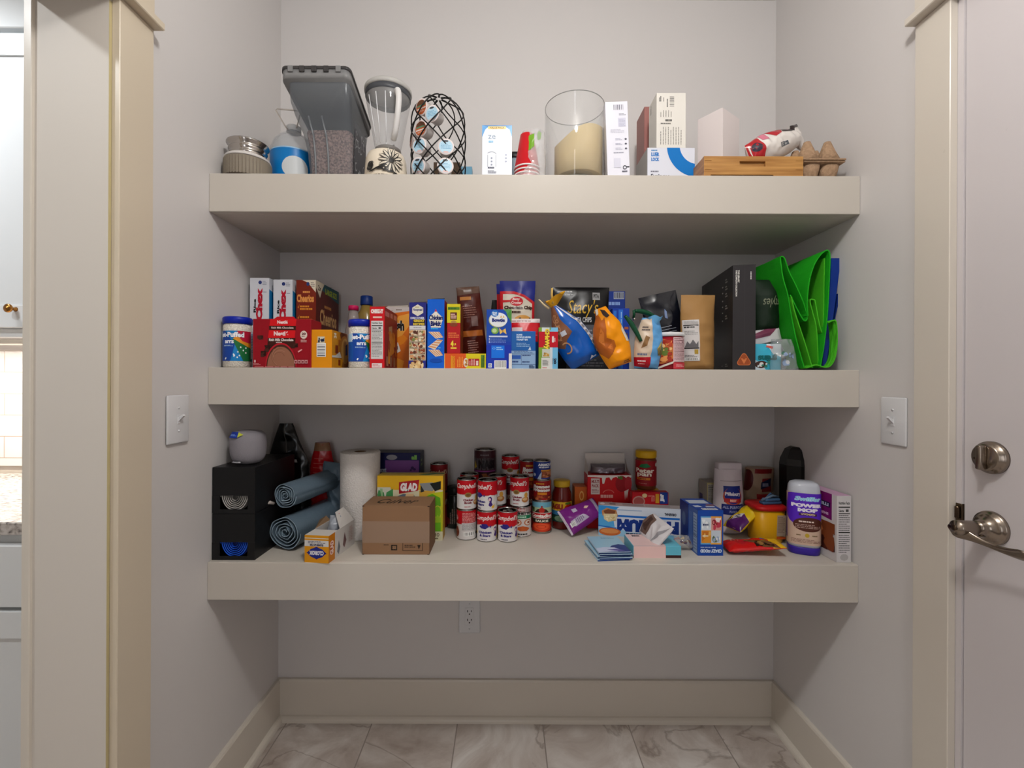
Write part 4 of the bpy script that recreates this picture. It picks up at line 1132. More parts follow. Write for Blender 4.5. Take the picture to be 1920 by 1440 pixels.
# orange fish cracker box behind
F_, mb, fin, (W, H, D) = carton('cracker_box', 'orange cracker box with a white top, partly behind the red cheese cracker box', 'cracker box', 702, 767, 576, 1.50, Z2, .09, (216, 110, 20), flaps=(190, 180, 170))
C_ = F_['front']; C_.rect(0, 94, 100, 6, (196, 188, 184)); C_.poly([(0, 94), (0, 88), (60, 91), (100, 94)], (196, 188, 184)); C_.lines(62, 94.8, 22, 2, 1, (90, 70, 60), fill=.8)
C_.poly([(40, 60), (70, 86), (100, 90), (100, 70), (60, 40)], (232, 160, 60)); C_.text('Goldfish', 8, 62, 78, 17, (26, 18, 14), bold=.06, outline=(226, 222, 214), ol=.05)
C_.poly([(60, 50), (84, 56), (96, 50), (84, 42), (70, 38)], (226, 130, 20)); C_.poly([(56, 38), (68, 44), (76, 30), (64, 26)], (226, 220, 210)); C_.text('0', 62, 31, 6, 8, (60, 50, 50), bold=.05); C_.poly([(40, 0), (80, 0), (86, 14), (60, 20)], (232, 150, 40)); fin()

# graham box
F_, mb, fin, (W, H, D) = carton('graham_box', 'tall navy and tan recipe cracker box with a grid of food photos', 'cracker box', 767, 799, 567, 1.335, Z2, .14, (34, 36, 120), flaps=(70, 56, 50))
C_ = F_['front']; NV = (34, 38, 128)
C_.poly([(50, 97), (82, 92), (82, 84), (50, 79), (18, 84), (18, 92)], (214, 208, 190)); C_.text('Honeymaid', 22, 86, 56, 5, (40, 44, 110), bold=.04, shear=.2); C_.lines(34, 92, 32, 1.6, 1, (170, 150, 80), fill=.8)
C_.text('DISCOVER', 8, 74.5, 82, 3.6, (196, 200, 220), bold=.05); C_.rect(22, 66, 72, 8, (30, 26, 24)); C_.text('GREAT', 26, 70.2, 64, 3.8, (214, 186, 60), bold=.06); C_.text('RECIPES', 24, 65, 66, 3.8, (206, 180, 60), bold=.05)
C_.rect(2, 59, 94, 5.6, (206, 204, 206)); C_.lines(26, 60.4, 62, 2.8, 1, (150, 150, 156), fill=.5)
C_.rect(1, 12, 97, 46.5, (222, 204, 178)); r = random.Random(3)
for k in range(5):
    y = 13 + 9.1 * k; xs = 42 + r.random() * 20
    for a, b in ((4, xs), (xs + 4, 95)): C_.rect(a, y, b - a, 7.8, (190, 168, 140)); C_.blobs(a, y, b - a, 7.8, 14, [(150, 72, 44), (90, 50, 34), (206, 150, 100), (120, 130, 70), (224, 206, 176)], size=8, seed=k * 7 + int(a), asp=.26)
C_.rect(0, 0, 100, 11.5, (34, 38, 130)); C_.blobs(6, 0, 90, 12, 16, [(170, 110, 60), (214, 176, 120), (90, 46, 34), (226, 200, 150)], size=14, seed=9, asp=.3); fin()

# blue cracker box
F_, mb, fin, (W, H, D) = carton('cracker_box', 'bright blue tall cracker box with three stacks of crackers pictured', 'cracker box', 801, 833, 561, 1.335, Z2, .13, (0, 92, 204), sides=dict(right=(140, 30, 34)), flaps=(40, 60, 90))
C_ = F_['front']
C_.poly([(10, 70), (16, 66), (22, 59), (78, 59), (84, 66), (92, 71), (80, 76), (62, 80), (50, 82), (36, 80), (20, 76)], (220, 212, 190)); C_.ell(50, 79.5, 9, 4.5, (226, 220, 210)); C_.poly([(42, 82), (50, 86), (58, 82)], (190, 30, 30))
C_.text('Chicken', 10, 70, 82, 7, (10, 24, 90), bold=.06, outline=(236, 234, 226), ol=.04); C_.text('Biskit', 20, 61, 60, 7.5, (10, 24, 90), bold=.06, outline=(236, 234, 226), ol=.04); C_.lines(22, 56.5, 56, 1.6, 1, (60, 190, 230), fill=.8)
for k, (y, d) in enumerate(((44, -1), (31, 1), (18, -1))):
    P = [(6, y + (9 if d < 0 else 0)), (70, y + (9 if d < 0 else 9)), (94, y + (1 if d < 0 else 10)), (50, y - 1)] if d < 0 else [(4, y), (60, y + 11), (92, y + 10), (46, y - 4)]
    C_.poly(P, (222, 208, 190))
    for q in range(4): 
        t = q / 4 + .08; a = P[0]; b = P[1]; c2 = P[2]; d2 = P[3]
        C_.poly([(a[0] + (b[0] - a[0]) * t, a[1] + (b[1] - a[1]) * t - .6), (a[0] + (b[0] - a[0]) * (t + .13), a[1] + (b[1] - a[1]) * (t + .13) - .6), (d2[0] + (c2[0] - d2[0]) * (t + .13), d2[1] + (c2[1] - d2[1]) * (t + .13) + .8), (d2[0] + (c2[0] - d2[0]) * t, d2[1] + (c2[1] - d2[1]) * t + .8)], (206, 140, 90))
C_.ell(52, 11.5, 36, 3, (0, 70, 170)); C_.lines(64, 29, 20, 1.6, 1, (90, 190, 240), fill=.9); fin()

# granola boxes: one lying, one standing on it
F_, mb, fin, (W, H, D) = carton('granola_box', 'orange and yellow bar box lying on its side, under the yellow and red upright box', 'box', 833, 911, 663, 1.335, Z2, .10, (216, 84, 20))
C_ = F_['front']; C_.rect(52, 0, 48, 100, (214, 196, 20)); C_.rect(0, 0, 1.5, 100, (226, 196, 90)); C_.rect(88, 6, 9, 86, (90, 130, 30)); C_.rect(58, 18, 26, 48, (170, 26, 30)); C_.lines(60, 22, 14, 40, 4, (226, 190, 180), vert=True); C_.lines(76, 22, 6, 40, 1, (236, 220, 210), vert=True, fill=.9)
C_.ell(52, 40, 6, 30, (226, 214, 196)); C_.blobs(49, 20, 7, 40, 8, [(150, 90, 40), (190, 130, 60)], size=3, seed=2, asp=2)
for k in range(9): C_.ring(22, 6 + k * 9, 3.6, 4, 1.6, (236, 170, 30), ty=1.8)
C_.rect(16, 2, 3, 84, (226, 150, 30)); C_.lines(30, 10, 16, 68, 4, (236, 160, 60), vert=True, fill=.4); C_.lines(89, 12, 7, 74, 2, (50, 90, 30), vert=True); fin(); zt = Z2 + H
F_, mb, fin, (W, H, D) = carton('granola_box', 'yellow and red narrow bar box standing upright on the lying orange bar box', 'box', 838, 863, 570, 1.338, zt + .0003, .09, (176, 18, 26), sides=dict(right=(120, 60, 20)))
C_ = F_['front']; C_.rect(0, 62, 100, 38, (214, 200, 26)); C_.rect(6, 88, 88, 6, (84, 130, 34)); C_.lines(10, 89, 80, 4, 1, (50, 96, 30), fill=.9); C_.rect(24, 68, 50, 15, (92, 28, 22)); C_.lines(28, 70, 42, 11, 3, (226, 190, 170), fill=.6)
C_.ell(50, 62, 22, 5, (176, 140, 70)); C_.ell(50, 58, 30, 4, (130, 60, 30)); C_.lines(10, 31, 80, 12, 3, (226, 120, 60), fill=.5); C_.text('4', 28, 14, 22, 12, (232, 206, 60), bold=.09); C_.text('s', 56, 15, 12, 6, (232, 206, 60), bold=.06); C_.rect(28, 9.5, 44, 3, (232, 196, 60)); fin()

# brown bag leaning
mb = MB(); bg = Bag(.082, .262, .045, prof=lambda v: (0, 1 - .18 * max(0, v - .45) ** 1), amp=.0055, sc=20, seed=21)
CHO = mat((74, 26, 18), .28); bg.build(mb, CHO, back=mat((30, 18, 16), .3)); C_ = bg.canvas(mb)
C_.poly([(0, 90), (100, 92), (100, 100), (0, 100)], (90, 66, 54)); C_.rect(10, 84, 46, 4, (170, 110, 50)); C_.lines(16, 62, 54, 16, 6, (150, 106, 92), fill=.35); C_.rect(44, 52, 26, 12, (116, 92, 88)); C_.rect(6, 40, 80, 7, (176, 100, 40)); C_.lines(22, 14, 40, 22, 8, (170, 130, 116), fill=.35); C_.poly([(24, 6), (50, 0), (52, 4), (26, 9)], (200, 190, 176)); C_.rect(60, 2, 34, 4, (96, 110, 60))
o = mb.build('snack_bag', loc=(PX(893, 650, 1.475).x, 1.475, Z2 + .004)); o.rotation_euler = (math.radians(4), math.radians(-7), math.radians(14)); tag(o, 'dark brown foil bag with orange bars, leaning between bar boxes and pasta box', 'bag')

# pasta box
F_, mb, fin, (W, H, D) = carton('pasta_box', 'blue pasta box with a white oval and bowtie pasta pictured', 'pasta box', 912, 959, 580, 1.333, Z2, .055, (14, 70, 170), rough=.35)
C_ = F_['front']; C_.rect(0, 0, 100, 42, (10, 46, 170)); C_.rect(0, 40, 100, 6, (12, 58, 170)); C_.poly([(66, 100), (100, 100), (100, 82), (86, 86), (78, 96)], (86, 150, 80)); C_.poly([(82, 92), (100, 100), (100, 76)], (70, 140, 56))
C_.ell(46, 82, 37, 12.5, (180, 190, 110)); C_.ell(47.5, 82.5, 36, 12, (228, 232, 236)); C_.ell(33, 93, 15, 5.5, (30, 110, 190)); C_.text('Great', 23, 92.5, 19, 3.4, (230, 240, 250), bold=.05); C_.text('Value', 24, 89.4, 17, 2.8, (230, 240, 250), bold=.05)
C_.text('Bowtie', 22, 78.5, 52, 6.5, (30, 44, 120), bold=.07); C_.poly([(54, 86), (58, 90), (62, 86)], (226, 180, 70)); C_.poly([(64, 86), (68, 90), (72, 86)], (226, 180, 70))
C_.ell(34, 64, 15, 5.6, (120, 170, 70)); C_.ell(32, 64, 9, 3.4, (190, 214, 150)); C_.poly([(50, 69), (62, 64), (76, 68), (80, 58), (66, 62), (54, 58)], (228, 190, 100)); C_.ell(65, 63.4, 3, 2, (190, 140, 50))
C_.rect(10, 53, 74, 2.6, (206, 216, 236)); C_.lines(14, 43, 64, 8, 4, (120, 150, 220), fill=.35); 
for k in range(4): C_.rect(10, 43.4 + 2.2 * k, 3, 1.3, (226, 230, 240))
C_.rect(20, 18, 52, 21, (0, 112, 226)); C_.lines(40, 31, 26, 6, 2, (160, 210, 250), fill=.6)
for k in range(6):
    a = k * PI / 3; C_.poly([(30 + 2.4 * math.cos(a), 34 + .95 * math.sin(a)), (30 + 5.6 * math.cos(a) - .7 * math.sin(a), 34 + 2.2 * math.sin(a) + .5 * math.cos(a)), (30 + 5.6 * math.cos(a) + .7 * math.sin(a), 34 + 2.2 * math.sin(a) - .5 * math.cos(a))], (180, 226, 255))
C_.barcode(32, 0, 48, 14, seed=8, n=20); C_.rect(8, 2, 14, 7, (206, 212, 226)); C_.ring(15, 5.5, 4.4, 2.2, 1.6, (20, 50, 90), ty=.8)
fin()
mb = MB(); bg = Bag(.05, .245, .02, prof=lambda v: (.008 * v, 1 - .5 * v), amp=.002, seed=5); bg.build(mb, mat((16, 15, 16), .35))
p = PX(927, 563, 1.575); tag(mb.build('black_bag', loc=(p.x - .004, 1.575, Z2)), 'black pointed bag corner showing behind the blue pasta box', 'bag')

# muffin mix packets
def mix_bag(loc, lab, seed):
    mb = MB(); bg = Bag(.116, .288, .035, prof=lambda v: (0, 1 - .05 * math.sin(PI * v)), tprof=lambda v: min(1, (v / .1)) * min(1, max(0, (1 - v) / .45)), amp=.0035, sc=16, seed=seed)
    bg.build(mb, mat((206, 196, 178), .3), back=mat((24, 34, 110), .3)); C_ = bg.canvas(mb)
    C_.poly([(0, 100), (100, 100), (100, 76), (70, 84), (40, 88), (0, 88)], (18, 30, 120)); C_.poly([(0, 88), (40, 88), (70, 84), (100, 76), (100, 0), (90, 0), (93, 74), (70, 81), (40, 85), (9, 85), (9, 0), (0, 0)], (186, 26, 34))
    C_.ell(48, 76.5, 19, 5.2, (190, 30, 44)); C_.poly([(0, 78), (34, 78), (34, 76), (0, 75)], (186, 26, 34)); C_.text('Betty', 36, 77, 22, 3.4, (236, 206, 200), bold=.04, shear=.2); C_.text('Crocker', 33, 73.4, 30, 3.2, (236, 206, 200), bold=.04, shear=.2)
    C_.text('Chocolate Chip', 12, 66.5, 82, 5, (60, 34, 24), bold=.06); C_.lines(34, 63, 34, 2.6, 1, (70, 44, 34), fill=.9)
    C_.ell(66, 50, 30, 11, (176, 112, 44)); C_.ell(66, 53, 28, 8, (206, 150, 70)); C_.poly([(38, 48), (94, 48), (88, 36), (44, 36)], (150, 84, 34)); C_.blobs(44, 48, 44, 10, 8, [(70, 36, 20)], size=3, seed=3, asp=.5)
    C_.rect(10, 10, 80, 22, (196, 150, 90)); C_.lines(14, 12, 70, 16, 5, (90, 50, 30), fill=.4)
    o = mb.build('baking_mix_packet', loc=loc); tag(o, lab, 'packet'); return o
p = PX(970, 535, 1.47); mix_bag((p.x, 1.475, Z2 + .001), 'front packet of chocolate chip muffin mix with navy top, in front of a twin', 31)
o = mix_bag((p.x - .008, 1.52, Z2 + .001), 'rear packet of muffin mix, only its navy left edge showing behind the front one', 32); o.rotation_euler = (0, math.radians(-.6), 0)
mb = MB(); bg = Bag(.095, .158, .035, amp=.003, sc=20, seed=8); bg.build(mb, mat((206, 24, 36), .3)); C_ = bg.canvas(mb); C_.rect(0, 92, 100, 8, (226, 214, 210)); C_.lines(8, 93, 84, 4, 1, (150, 90, 90), fill=.5); C_.rect(8, 74, 34, 8, (226, 206, 204)); C_.lines(50, 64, 40, 12, 2, (226, 120, 120), fill=.3); C_.rect(0, 0, 100, 54, (30, 80, 150))
tag(mb.build('red_packet', loc=(PX(984, 600, 1.415).x, 1.415, Z2)), 'red packet with a white top strip in front of the muffin mix', 'packet')
F_, mb, fin, (W, H, D) = carton('pastry_box', 'blue and pale blue box whose nutrition side faces out, right of the pasta box', 'box', 958, 1004, 621, 1.337, Z2, .05, (30, 96, 170))
C_ = F_['front']; C_.rect(0, 0, 100, 48, (140, 172, 208)); C_.lines(8, 49, 60, 1, 1, (20, 50, 110)); 
for k, t in enumerate(('SOME', 'PEOPLE NEVER', "TOAST 'EM")): C_.text(t, 22, 88 - 6.5 * k, (24, 60, 46)[k], 4.8, (200, 222, 244), bold=.06)
C_.lines(22, 58, 54, 12, 3, (150, 190, 226), fill=.4); C_.poly([(70, 50), (78, 60), (82, 50)], (206, 222, 236)); C_.lines(12, 42, 76, 5, 2, (60, 90, 140), fill=.5)
C_.rect(4, 39, 92, .8, (30, 50, 100)); C_.rect(42, 12, .9, 27, (30, 50, 100)); C_.rect(0, 11, 100, 1, (20, 40, 100)); C_.rect(4, 26, 36, 10, (40, 86, 170)); C_.lines(6, 16, 32, 6, 1, (40, 60, 120), fill=.7); C_.lines(46, 34, 46, 4, 1, (50, 70, 120), fill=.7); C_.lines(46, 16, 40, 5, 1, (50, 70, 120), fill=.7); C_.lines(74, 1, 22, 9, 3, (40, 60, 100), fill=.7)
C_.poly([(0, 20), (0, 38), (-0.5, 38)], (220, 220, 220)); fin()
mb = MB(); mb.box((0, 0, 0), (.009, .002, .044), mat((226, 224, 222), .5), bev=.0005); tag(mb.build('paper_slip', loc=(PX(954, 670, 1.328).x, 1.328, Z2 + .0005)), 'small white slip of card against the right edge of the pasta box', 'card')

# chewy bar box
F_, mb, fin, (W, H, D) = carton('chewy_bar_box', 'green, red and light blue box with yellow lettering running down it', 'box', 1010, 1046, 614, 1.337, Z2, .034, (110, 180, 220), sides=dict(left=(120, 160, 60)))
C_ = F_['front']; C_.rect(0, 0, 62, 100, (124, 160, 56)); C_.rect(16, 90, 40, 10, (210, 220, 220)); C_.poly([(56, 92), (74, 100), (100, 100), (100, 88), (62, 88)], (120, 190, 226)); C_.rect(0, 52, 100, 38, (190, 14, 34)); C_.rect(58, 0, 14, 52, (206, 214, 220)); C_.rect(18, 28, 42, 20, (196, 200, 190)); C_.rect(0, 28, 18, 24, (124, 160, 56))
C_.text('CHeWy', 26, 47, 30, 50, (236, 206, 60), bold=.08, rot=270, outline=(40, 24, 16), ol=.06); C_.lines(68, 64, 12, 20, 1, (230, 220, 220), vert=True, fill=.8, words=False); C_.lines(80, 66, 8, 12, 1, (230, 220, 220), vert=True, fill=.5)
C_.blobs(24, 30, 30, 14, 8, [(170, 130, 50), (206, 160, 70), (120, 80, 30)], size=6, seed=3, asp=.5); C_.rect(14, 0, 44, 27, (214, 214, 210)); C_.lines(20, 8, 30, 14, 7, (70, 74, 70), fill=.5, words=False); C_.lines(20, 1, 30, 4, 1, (190, 70, 70), fill=.5); C_.text('20', 78, 12, 14, 14, (30, 40, 60), bold=.05, rot=270); C_.rect(72, 12, 2, 14, (40, 50, 70)); fin()

# pita chip bag
mb = MB(); bg = Bag(.192, .275, .05, prof=lambda v: (0, 1 - .04 * math.sin(PI * v)), amp=.005, sc=12, seed=41); bg.build(mb, mat((18, 17, 18), .3)); C_ = bg.canvas(mb)
C_.rect(26, 0, 74, 54, (84, 86, 92)); C_.lines(10, 93, 34, 2.4, 1, (150, 150, 150), fill=.7); C_.lines(6, 89, 42, 2.4, 1, (120, 120, 120), fill=.7); C_.rect(70, 84, 13, 9, (150, 150, 150)); C_.text('PITA', 71.5, 86, 10, 5, (30, 30, 30), bold=.04)
C_.text("Stacy's", 26, 62, 54, 22, (206, 164, 50), bold=.0, shear=.35); C_.text('PITA', 40, 58, 10, 5, (200, 200, 200), bold=.03); C_.text('CHIPS', 52, 57, 16, 6, (200, 200, 200), bold=.03); C_.lines(54, 46, 20, 2.4, 1, (150, 150, 160), fill=.8); C_.text('WHEAT', 56, 38, 20, 5, (206, 208, 210), bold=.05); C_.lines(40, 4, 50, 10, 3, (150, 150, 156))
tag(mb.build('chip_bag', loc=(PX(1088, 600, 1.50).x, 1.505, Z2)), 'large black pita chip bag with gold script, behind the blue pretzel bag', 'bag')

# pretzel bag with twisted neck
pz = empty('pretzel_bag', 'blue pretzel bag tied with a yellow twist, leaning in front of the black bag', 'bag', (PX(1100, 690, 1.38).x, 1.385, Z2 + .022))
mb = MB(); bg = Bag(.112, .205, .065, prof=lambda v: (-.006 * v, .80 + .20 * math.sin(PI * min(1, v * 1.3 + .1)) - (.72 * max(0, (v - .62) / .38) ** 1.1)), tprof=lambda v: min(1, (v / .12 + .01) ** .6) * (1 - .72 * max(0, (v - .6) / .4)), amp=.005, sc=18, seed=51)
mb.mx = R3(x=6, y=-30); bg.build(mb, mat((0, 84, 176), .22)); C_ = bg.canvas(mb, rough=.22); C_.mb = mb
C_.poly([(0, 40), (0, 100), (44, 100), (38, 76), (50, 62), (54, 52), (30, 44), (16, 34)], (124, 78, 52))
r = random.Random(9)
for k in range(9): C_.ring(6 + r.random() * 28, 50 + r.random() * 36, 9, 6, 2.6, (176, 122, 84), n=12, a0=r.random() * 200, a1=240 + r.random() * 200, ty=1.7)
C_.ring(20, 34, 13, 9, 3, (186, 140, 96), a0=-120, a1=120, ty=2); C_.rect(22, 52, 16, 7, (200, 204, 214))
C_.poly([(74, 100), (84, 100), (97, 58), (97, 8), (90, 8), (86, 60)], (206, 206, 212)); 
for k in range(7): C_.rect(88, 12 + 9 * k, 7, 5.5, (130, 134, 142))
C_.poly([(62, 2), (70, 8), (76, 4)], (226, 236, 250)); C_.lines(70, 2, 20, 4, 1, (190, 214, 240), fill=.5)
mb.build('bag_body', pz)
mb = MB(); mb.mx = R3(x=6, y=-30); YL = mat((222, 160, 26), .3)
n = 20; 
def tuft(u, v):
    a = 2 * PI * u; rr_ = .009 + .017 * v + .004 * math.sin(5 * a + 2) * v
    return (-.004 + rr_ * math.cos(a) * 1.25 + .014 * v, rr_ * math.sin(a), .196 + .024 * v + .003 * math.sin(3 * a) * v)
mb.sheet(tuft, 26, 6, YL); mb.tube([(-.022, -.004, .198), (-.030, -.008, .214), (-.036, -.010, .236)], .0028, mat((226, 204, 160), .4), n=8, radii=[.004, .003, .0016]); mb.tube([(-.006, -.012, .205), (.004, -.014, .23), (.014, -.014, .246)], .003, mat((214, 176, 96), .4), n=8, radii=[.004, .0034, .003])
mb.build('twist_neck', pz, label='yellow gathered neck with white ties')

# orange bag
mb = MB(); mb.mx = R3(x=5, y=-20)
bg = Bag(.098, .182, .06, prof=lambda v: (-.004 * v, .66 + .34 * math.sin(PI * min(1, v * 1.1 + .05)) - .30 * max(0, (v - .7) / .3)), tprof=lambda v: min(1, (v / .1 + .01) ** .6) * (1 - .6 * max(0, (v - .55) / .45)), amp=.007, sc=20, seed=61)
bg.build(mb, mat((240, 150, 8), .3)); C_ = bg.canvas(mb, rough=.3)
C_.poly([(0, 30), (0, 96), (14, 90), (30, 80), (44, 84), (40, 66), (34, 52), (52, 44), (50, 34), (30, 24), (14, 18)], (176, 92, 30)); C_.poly([(10, 50), (22, 70), (30, 60), (22, 40)], (206, 120, 50)); C_.poly([(26, 36), (44, 42), (36, 30)], (206, 116, 44))
C_.poly([(34, 98), (66, 94), (74, 84), (54, 82), (40, 88)], (44, 24, 16)); C_.poly([(96, 62), (100, 62), (100, 34), (88, 36), (88, 56)], (226, 220, 206)); C_.poly([(2, 100), (22, 100), (16, 92), (4, 90)], (220, 214, 204)); C_.lines(60, 2, 30, 6, 2, (90, 40, 20), fill=.5)
o = mb.build('snack_bag', loc=(PX(1162, 690, 1.37).x, 1.362, Z2 + .012)); tag(o, 'bright orange crumpled snack bag between the blue pretzel bag and green clip', 'bag')

# blue boxes behind
F_, mb, fin, (W, H, D) = carton('blue_box', 'taller navy blue box with barcode at the top, right of the black chip bag', 'box', 1139, 1172, 546, 1.51, Z2, .09, (20, 50, 130), sides=dict(left=(14, 34, 96)))
C_ = F_['front']; C_.barcode(34, 90, 60, 9, seed=5, n=18, bg=(150, 156, 170)); C_.lines(6, 82, 86, 5, 1, (130, 160, 210), fill=.8); C_.lines(4, 74, 50, 3, 1, (110, 140, 200), fill=.5); C_.ell(90, 75, 8, 2, (130, 160, 210)); fin()
F_, mb, fin, (W, H, D) = carton('blue_box', 'shorter royal blue box with light blue stripes in front of the navy box', 'box', 1148, 1180, 578, 1.455, Z2, .045, (24, 60, 160))
C_ = F_['front']; C_.rect(6, 0, 18, 96, (40, 110, 200)); C_.rect(36, 0, 26, 98, (40, 110, 206)); C_.lines(12, 40, 8, 54, 1, (190, 214, 240), vert=True, fill=.8); C_.lines(40, 30, 16, 64, 2, (170, 204, 240), vert=True, fill=.5); C_.rect(70, 66, 24, 4, (170, 90, 60)); C_.rect(70, 40, 20, 20, (90, 70, 80)); fin()

# bread-mix style bag with green clip
bb = empty('chip_bag', 'pale blue, cream and red bag closed by a dark green clip', 'bag', (PX(1210, 690, 1.362).x, 1.362, Z2 + .003))
mb = MB(); mb.mx = R3(x=5, y=2)
bg = Bag(.084, .150, .055, prof=lambda v: (.002 + .004 * v, .84 + .16 * math.sin(PI * v) - .25 * max(0, (v - .6) / .4)), tprof=lambda v: min(1, (v / .1 + .01) ** .6) * (1 - .55 * max(0, (v - .5) / .5)), amp=.006, sc=24, seed=71)
bg.build(mb, mat((96, 160, 214), .3)); C_ = bg.canvas(mb, rough=.3)
C_.poly([(0, 22), (52, 24), (56, 60), (48, 100), (0, 96)], (206, 186, 164)); C_.poly([(0, 4), (52, 2), (54, 24), (0, 22)], (170, 16, 34)); C_.lines(8, 14, 36, 3, 1, (230, 210, 210), fill=.8); C_.lines(10, 9, 30, 2, 1, (230, 190, 190), fill=.6)
C_.poly([(18, 40), (30, 66), (44, 62), (36, 46)], (140, 104, 66)); C_.lines(8, 26, 40, 5, 1, (110, 120, 150), fill=.8); C_.lines(12, 74, 30, 10, 2, (90, 80, 80), fill=.6); C_.poly([(72, 40), (90, 56), (96, 30), (86, 26)], (206, 186, 96)); 
for k in range(5): C_.poly([(74 + 4 * k, 40 + 2 * k), (76 + 4 * k, 42 + 2 * k), (82 + 3 * k, 28), (80 + 3 * k, 27)], (70, 60, 50))
mb.build('bag_body', bb)
mb = MB(); mb.mx = R3(x=5, y=2)
def tuft2(u, v):
    a = 2 * PI * u; rr_ = .007 + .013 * v + .005 * math.sin(4 * a) * v
    return (.017 + rr_ * math.cos(a) * 1.1, -.004 + rr_ * math.sin(a), .128 + .026 * v + .005 * math.sin(3 * a + 1) * v)
mb.sheet(tuft2, 24, 6, mat((110, 180, 230), .3)); mb.build('gathered_top', bb, label='pale blue gathered bag top')
mb = MB(); GC = mat((10, 70, 44), .3)
for a, b in ((PX(1190, 583, 1.345), PX(1230, 596, 1.352)), (PX(1172, 592, 1.345), PX(1202, 640, 1.335))):
    a = a - bb.location; b = b - bb.location; d = (b - a)
    N_ = 12; pts = [a + d * (k / N_) + Vector((0, 0, .006 * math.sin(PI * k / N_))) for k in range(N_ + 1)]
    mb.tube(pts, .005, GC, n=10, radii=[.004 + .0035 * math.sin(PI * (k + 1) / (N_ + 2)) for k in range(N_ + 1)])
a = PX(1189, 592, 1.343) - bb.location
mb.tube([a + Vector((0, .006, -.006)), a + Vector((0, 0, .004)), a + Vector((-.001, 0, .016))], .004, GC, n=10); mb.tube([a + Vector((.0, -.006, -.010)), a + Vector((.0, .012, -.010))], .0035, STEEL, n=10)
mb.build('clip', bb, label='dark green bag clip')

# black granola bag
mb = MB(); mb.mx = R3(x=-3, y=-13)
bg = Bag(.125, .248, .045, prof=lambda v: (0, 1 - .04 * math.sin(PI * v)), tprof=lambda v: min(1, (v / .1 + .01) ** .6) * min(1, max(0, (1 - v) / .35) + .02), amp=.0055, sc=14, seed=81)
bg.build(mb, mat((16, 18, 28), .2)); C_ = bg.canvas(mb, rough=.2)
C_.lines(26, 34, 46, 22, 6, (190, 194, 204), fill=.12, words=False); C_.poly([(50, 66), (56, 78), (60, 74), (56, 64)], (110, 130, 170)); C_.blobs(62, 24, 34, 12, 16, [(190, 130, 80), (140, 70, 50), (226, 190, 140)], size=6, seed=8, asp=.5)
tag(mb.build('granola_bag', loc=(PX(1266, 690, 1.475).x, 1.478, Z2 + .010)), 'glossy black stand-up bag tilted left, behind the red can of noodles', 'bag')

# red paper can with white lid
p = PX(1254, 622, 1.38); R = .0425; H = PX(1254, 622, 1.34).z - Z2
face_view(p.x, 1.385); cn = empty('paper_can', 'red snack tub with white lid and pasta pictured, before the black bag', 'tub', (p.x, 1.385, Z2))
mb = MB(); mb.lathe([(R - .003, .001), (R - .001, .004), (R + .001, H - .012)], mat((150, 20, 34), .35), n=64)
C_ = cyl_canvas(mb, R + .0012, .002, H - .012); C_.ell(34, 54, 32, 38, (214, 120, 60)); C_.blobs(8, 22, 50, 66, 60, [(226, 150, 84), (190, 70, 40), (240, 190, 120), (170, 50, 30), (100, 120, 50)], size=6, seed=12, asp=1.3)
C_.poly([(0, 66), (20, 100), (0, 100)], (120, 20, 30)); C_.rect(10, 4, 16, 16, (20, 70, 170)); C_.poly([(30, 0), (62, 18), (62, 24), (26, 4)], (214, 204, 190)); C_.facts(60, 22, 32, 74, bg=(222, 190, 192), fg=(90, 20, 30)); C_.rect(60, 0, 34, 20, (196, 60, 70)); C_.lines(66, 6, 22, 8, 2, (230, 180, 180)); mb.build('body', cn)
mb = MB(); mb.lathe([(R + .0015, H - .0125), (R + .004, H - .012), (R + .0045, H - .003), (R + .002, H), (0, H)], mat((220, 220, 222), .35), n=64); mb.build('lid', cn, label='white plastic lid')

# kraft coffee bag
mb = MB(); bg = Bag(.102, .236, .06, prof=lambda v: (0, 1 + .04 * v), tprof=lambda v: min(1, (v / .06 + .05) ** .6) * min(1, max(0, (1 - v) / .4) + .03), amp=.007, sc=13, seed=91)
bg.build(mb, mat((164, 124, 74), .6)); C_ = bg.canvas(mb, rough=.5)
C_.rect(2, 12, 42, 54, (206, 202, 200)); C_.rect(4, 58, 38, 1.4, (60, 58, 56)); C_.lines(5, 55, 36, 2.6, 1, (60, 60, 60), fill=.8); C_.lines(6, 46, 34, 6, 3, (150, 148, 146)); C_.poly([(6, 30), (12, 38), (18, 34), (26, 40), (34, 34), (40, 38), (40, 30)], (110, 108, 110)); C_.rect(4, 28, 38, 1.6, (50, 50, 50)); C_.rect(30, 21, 10, 6, (170, 140, 50)); C_.lines(6, 17, 30, 3, 2, (110, 110, 110)); C_.barcode(6, 12.6, 34, 3.6, seed=3)
C_.lines(6, 60, 34, 5, 4, (170, 168, 166))
tag(mb.build('coffee_bag', loc=(PX(1311, 690, 1.41).x, 1.425, Z2)), 'brown kraft paper bag with a white label left of the black boxed set', 'bag')

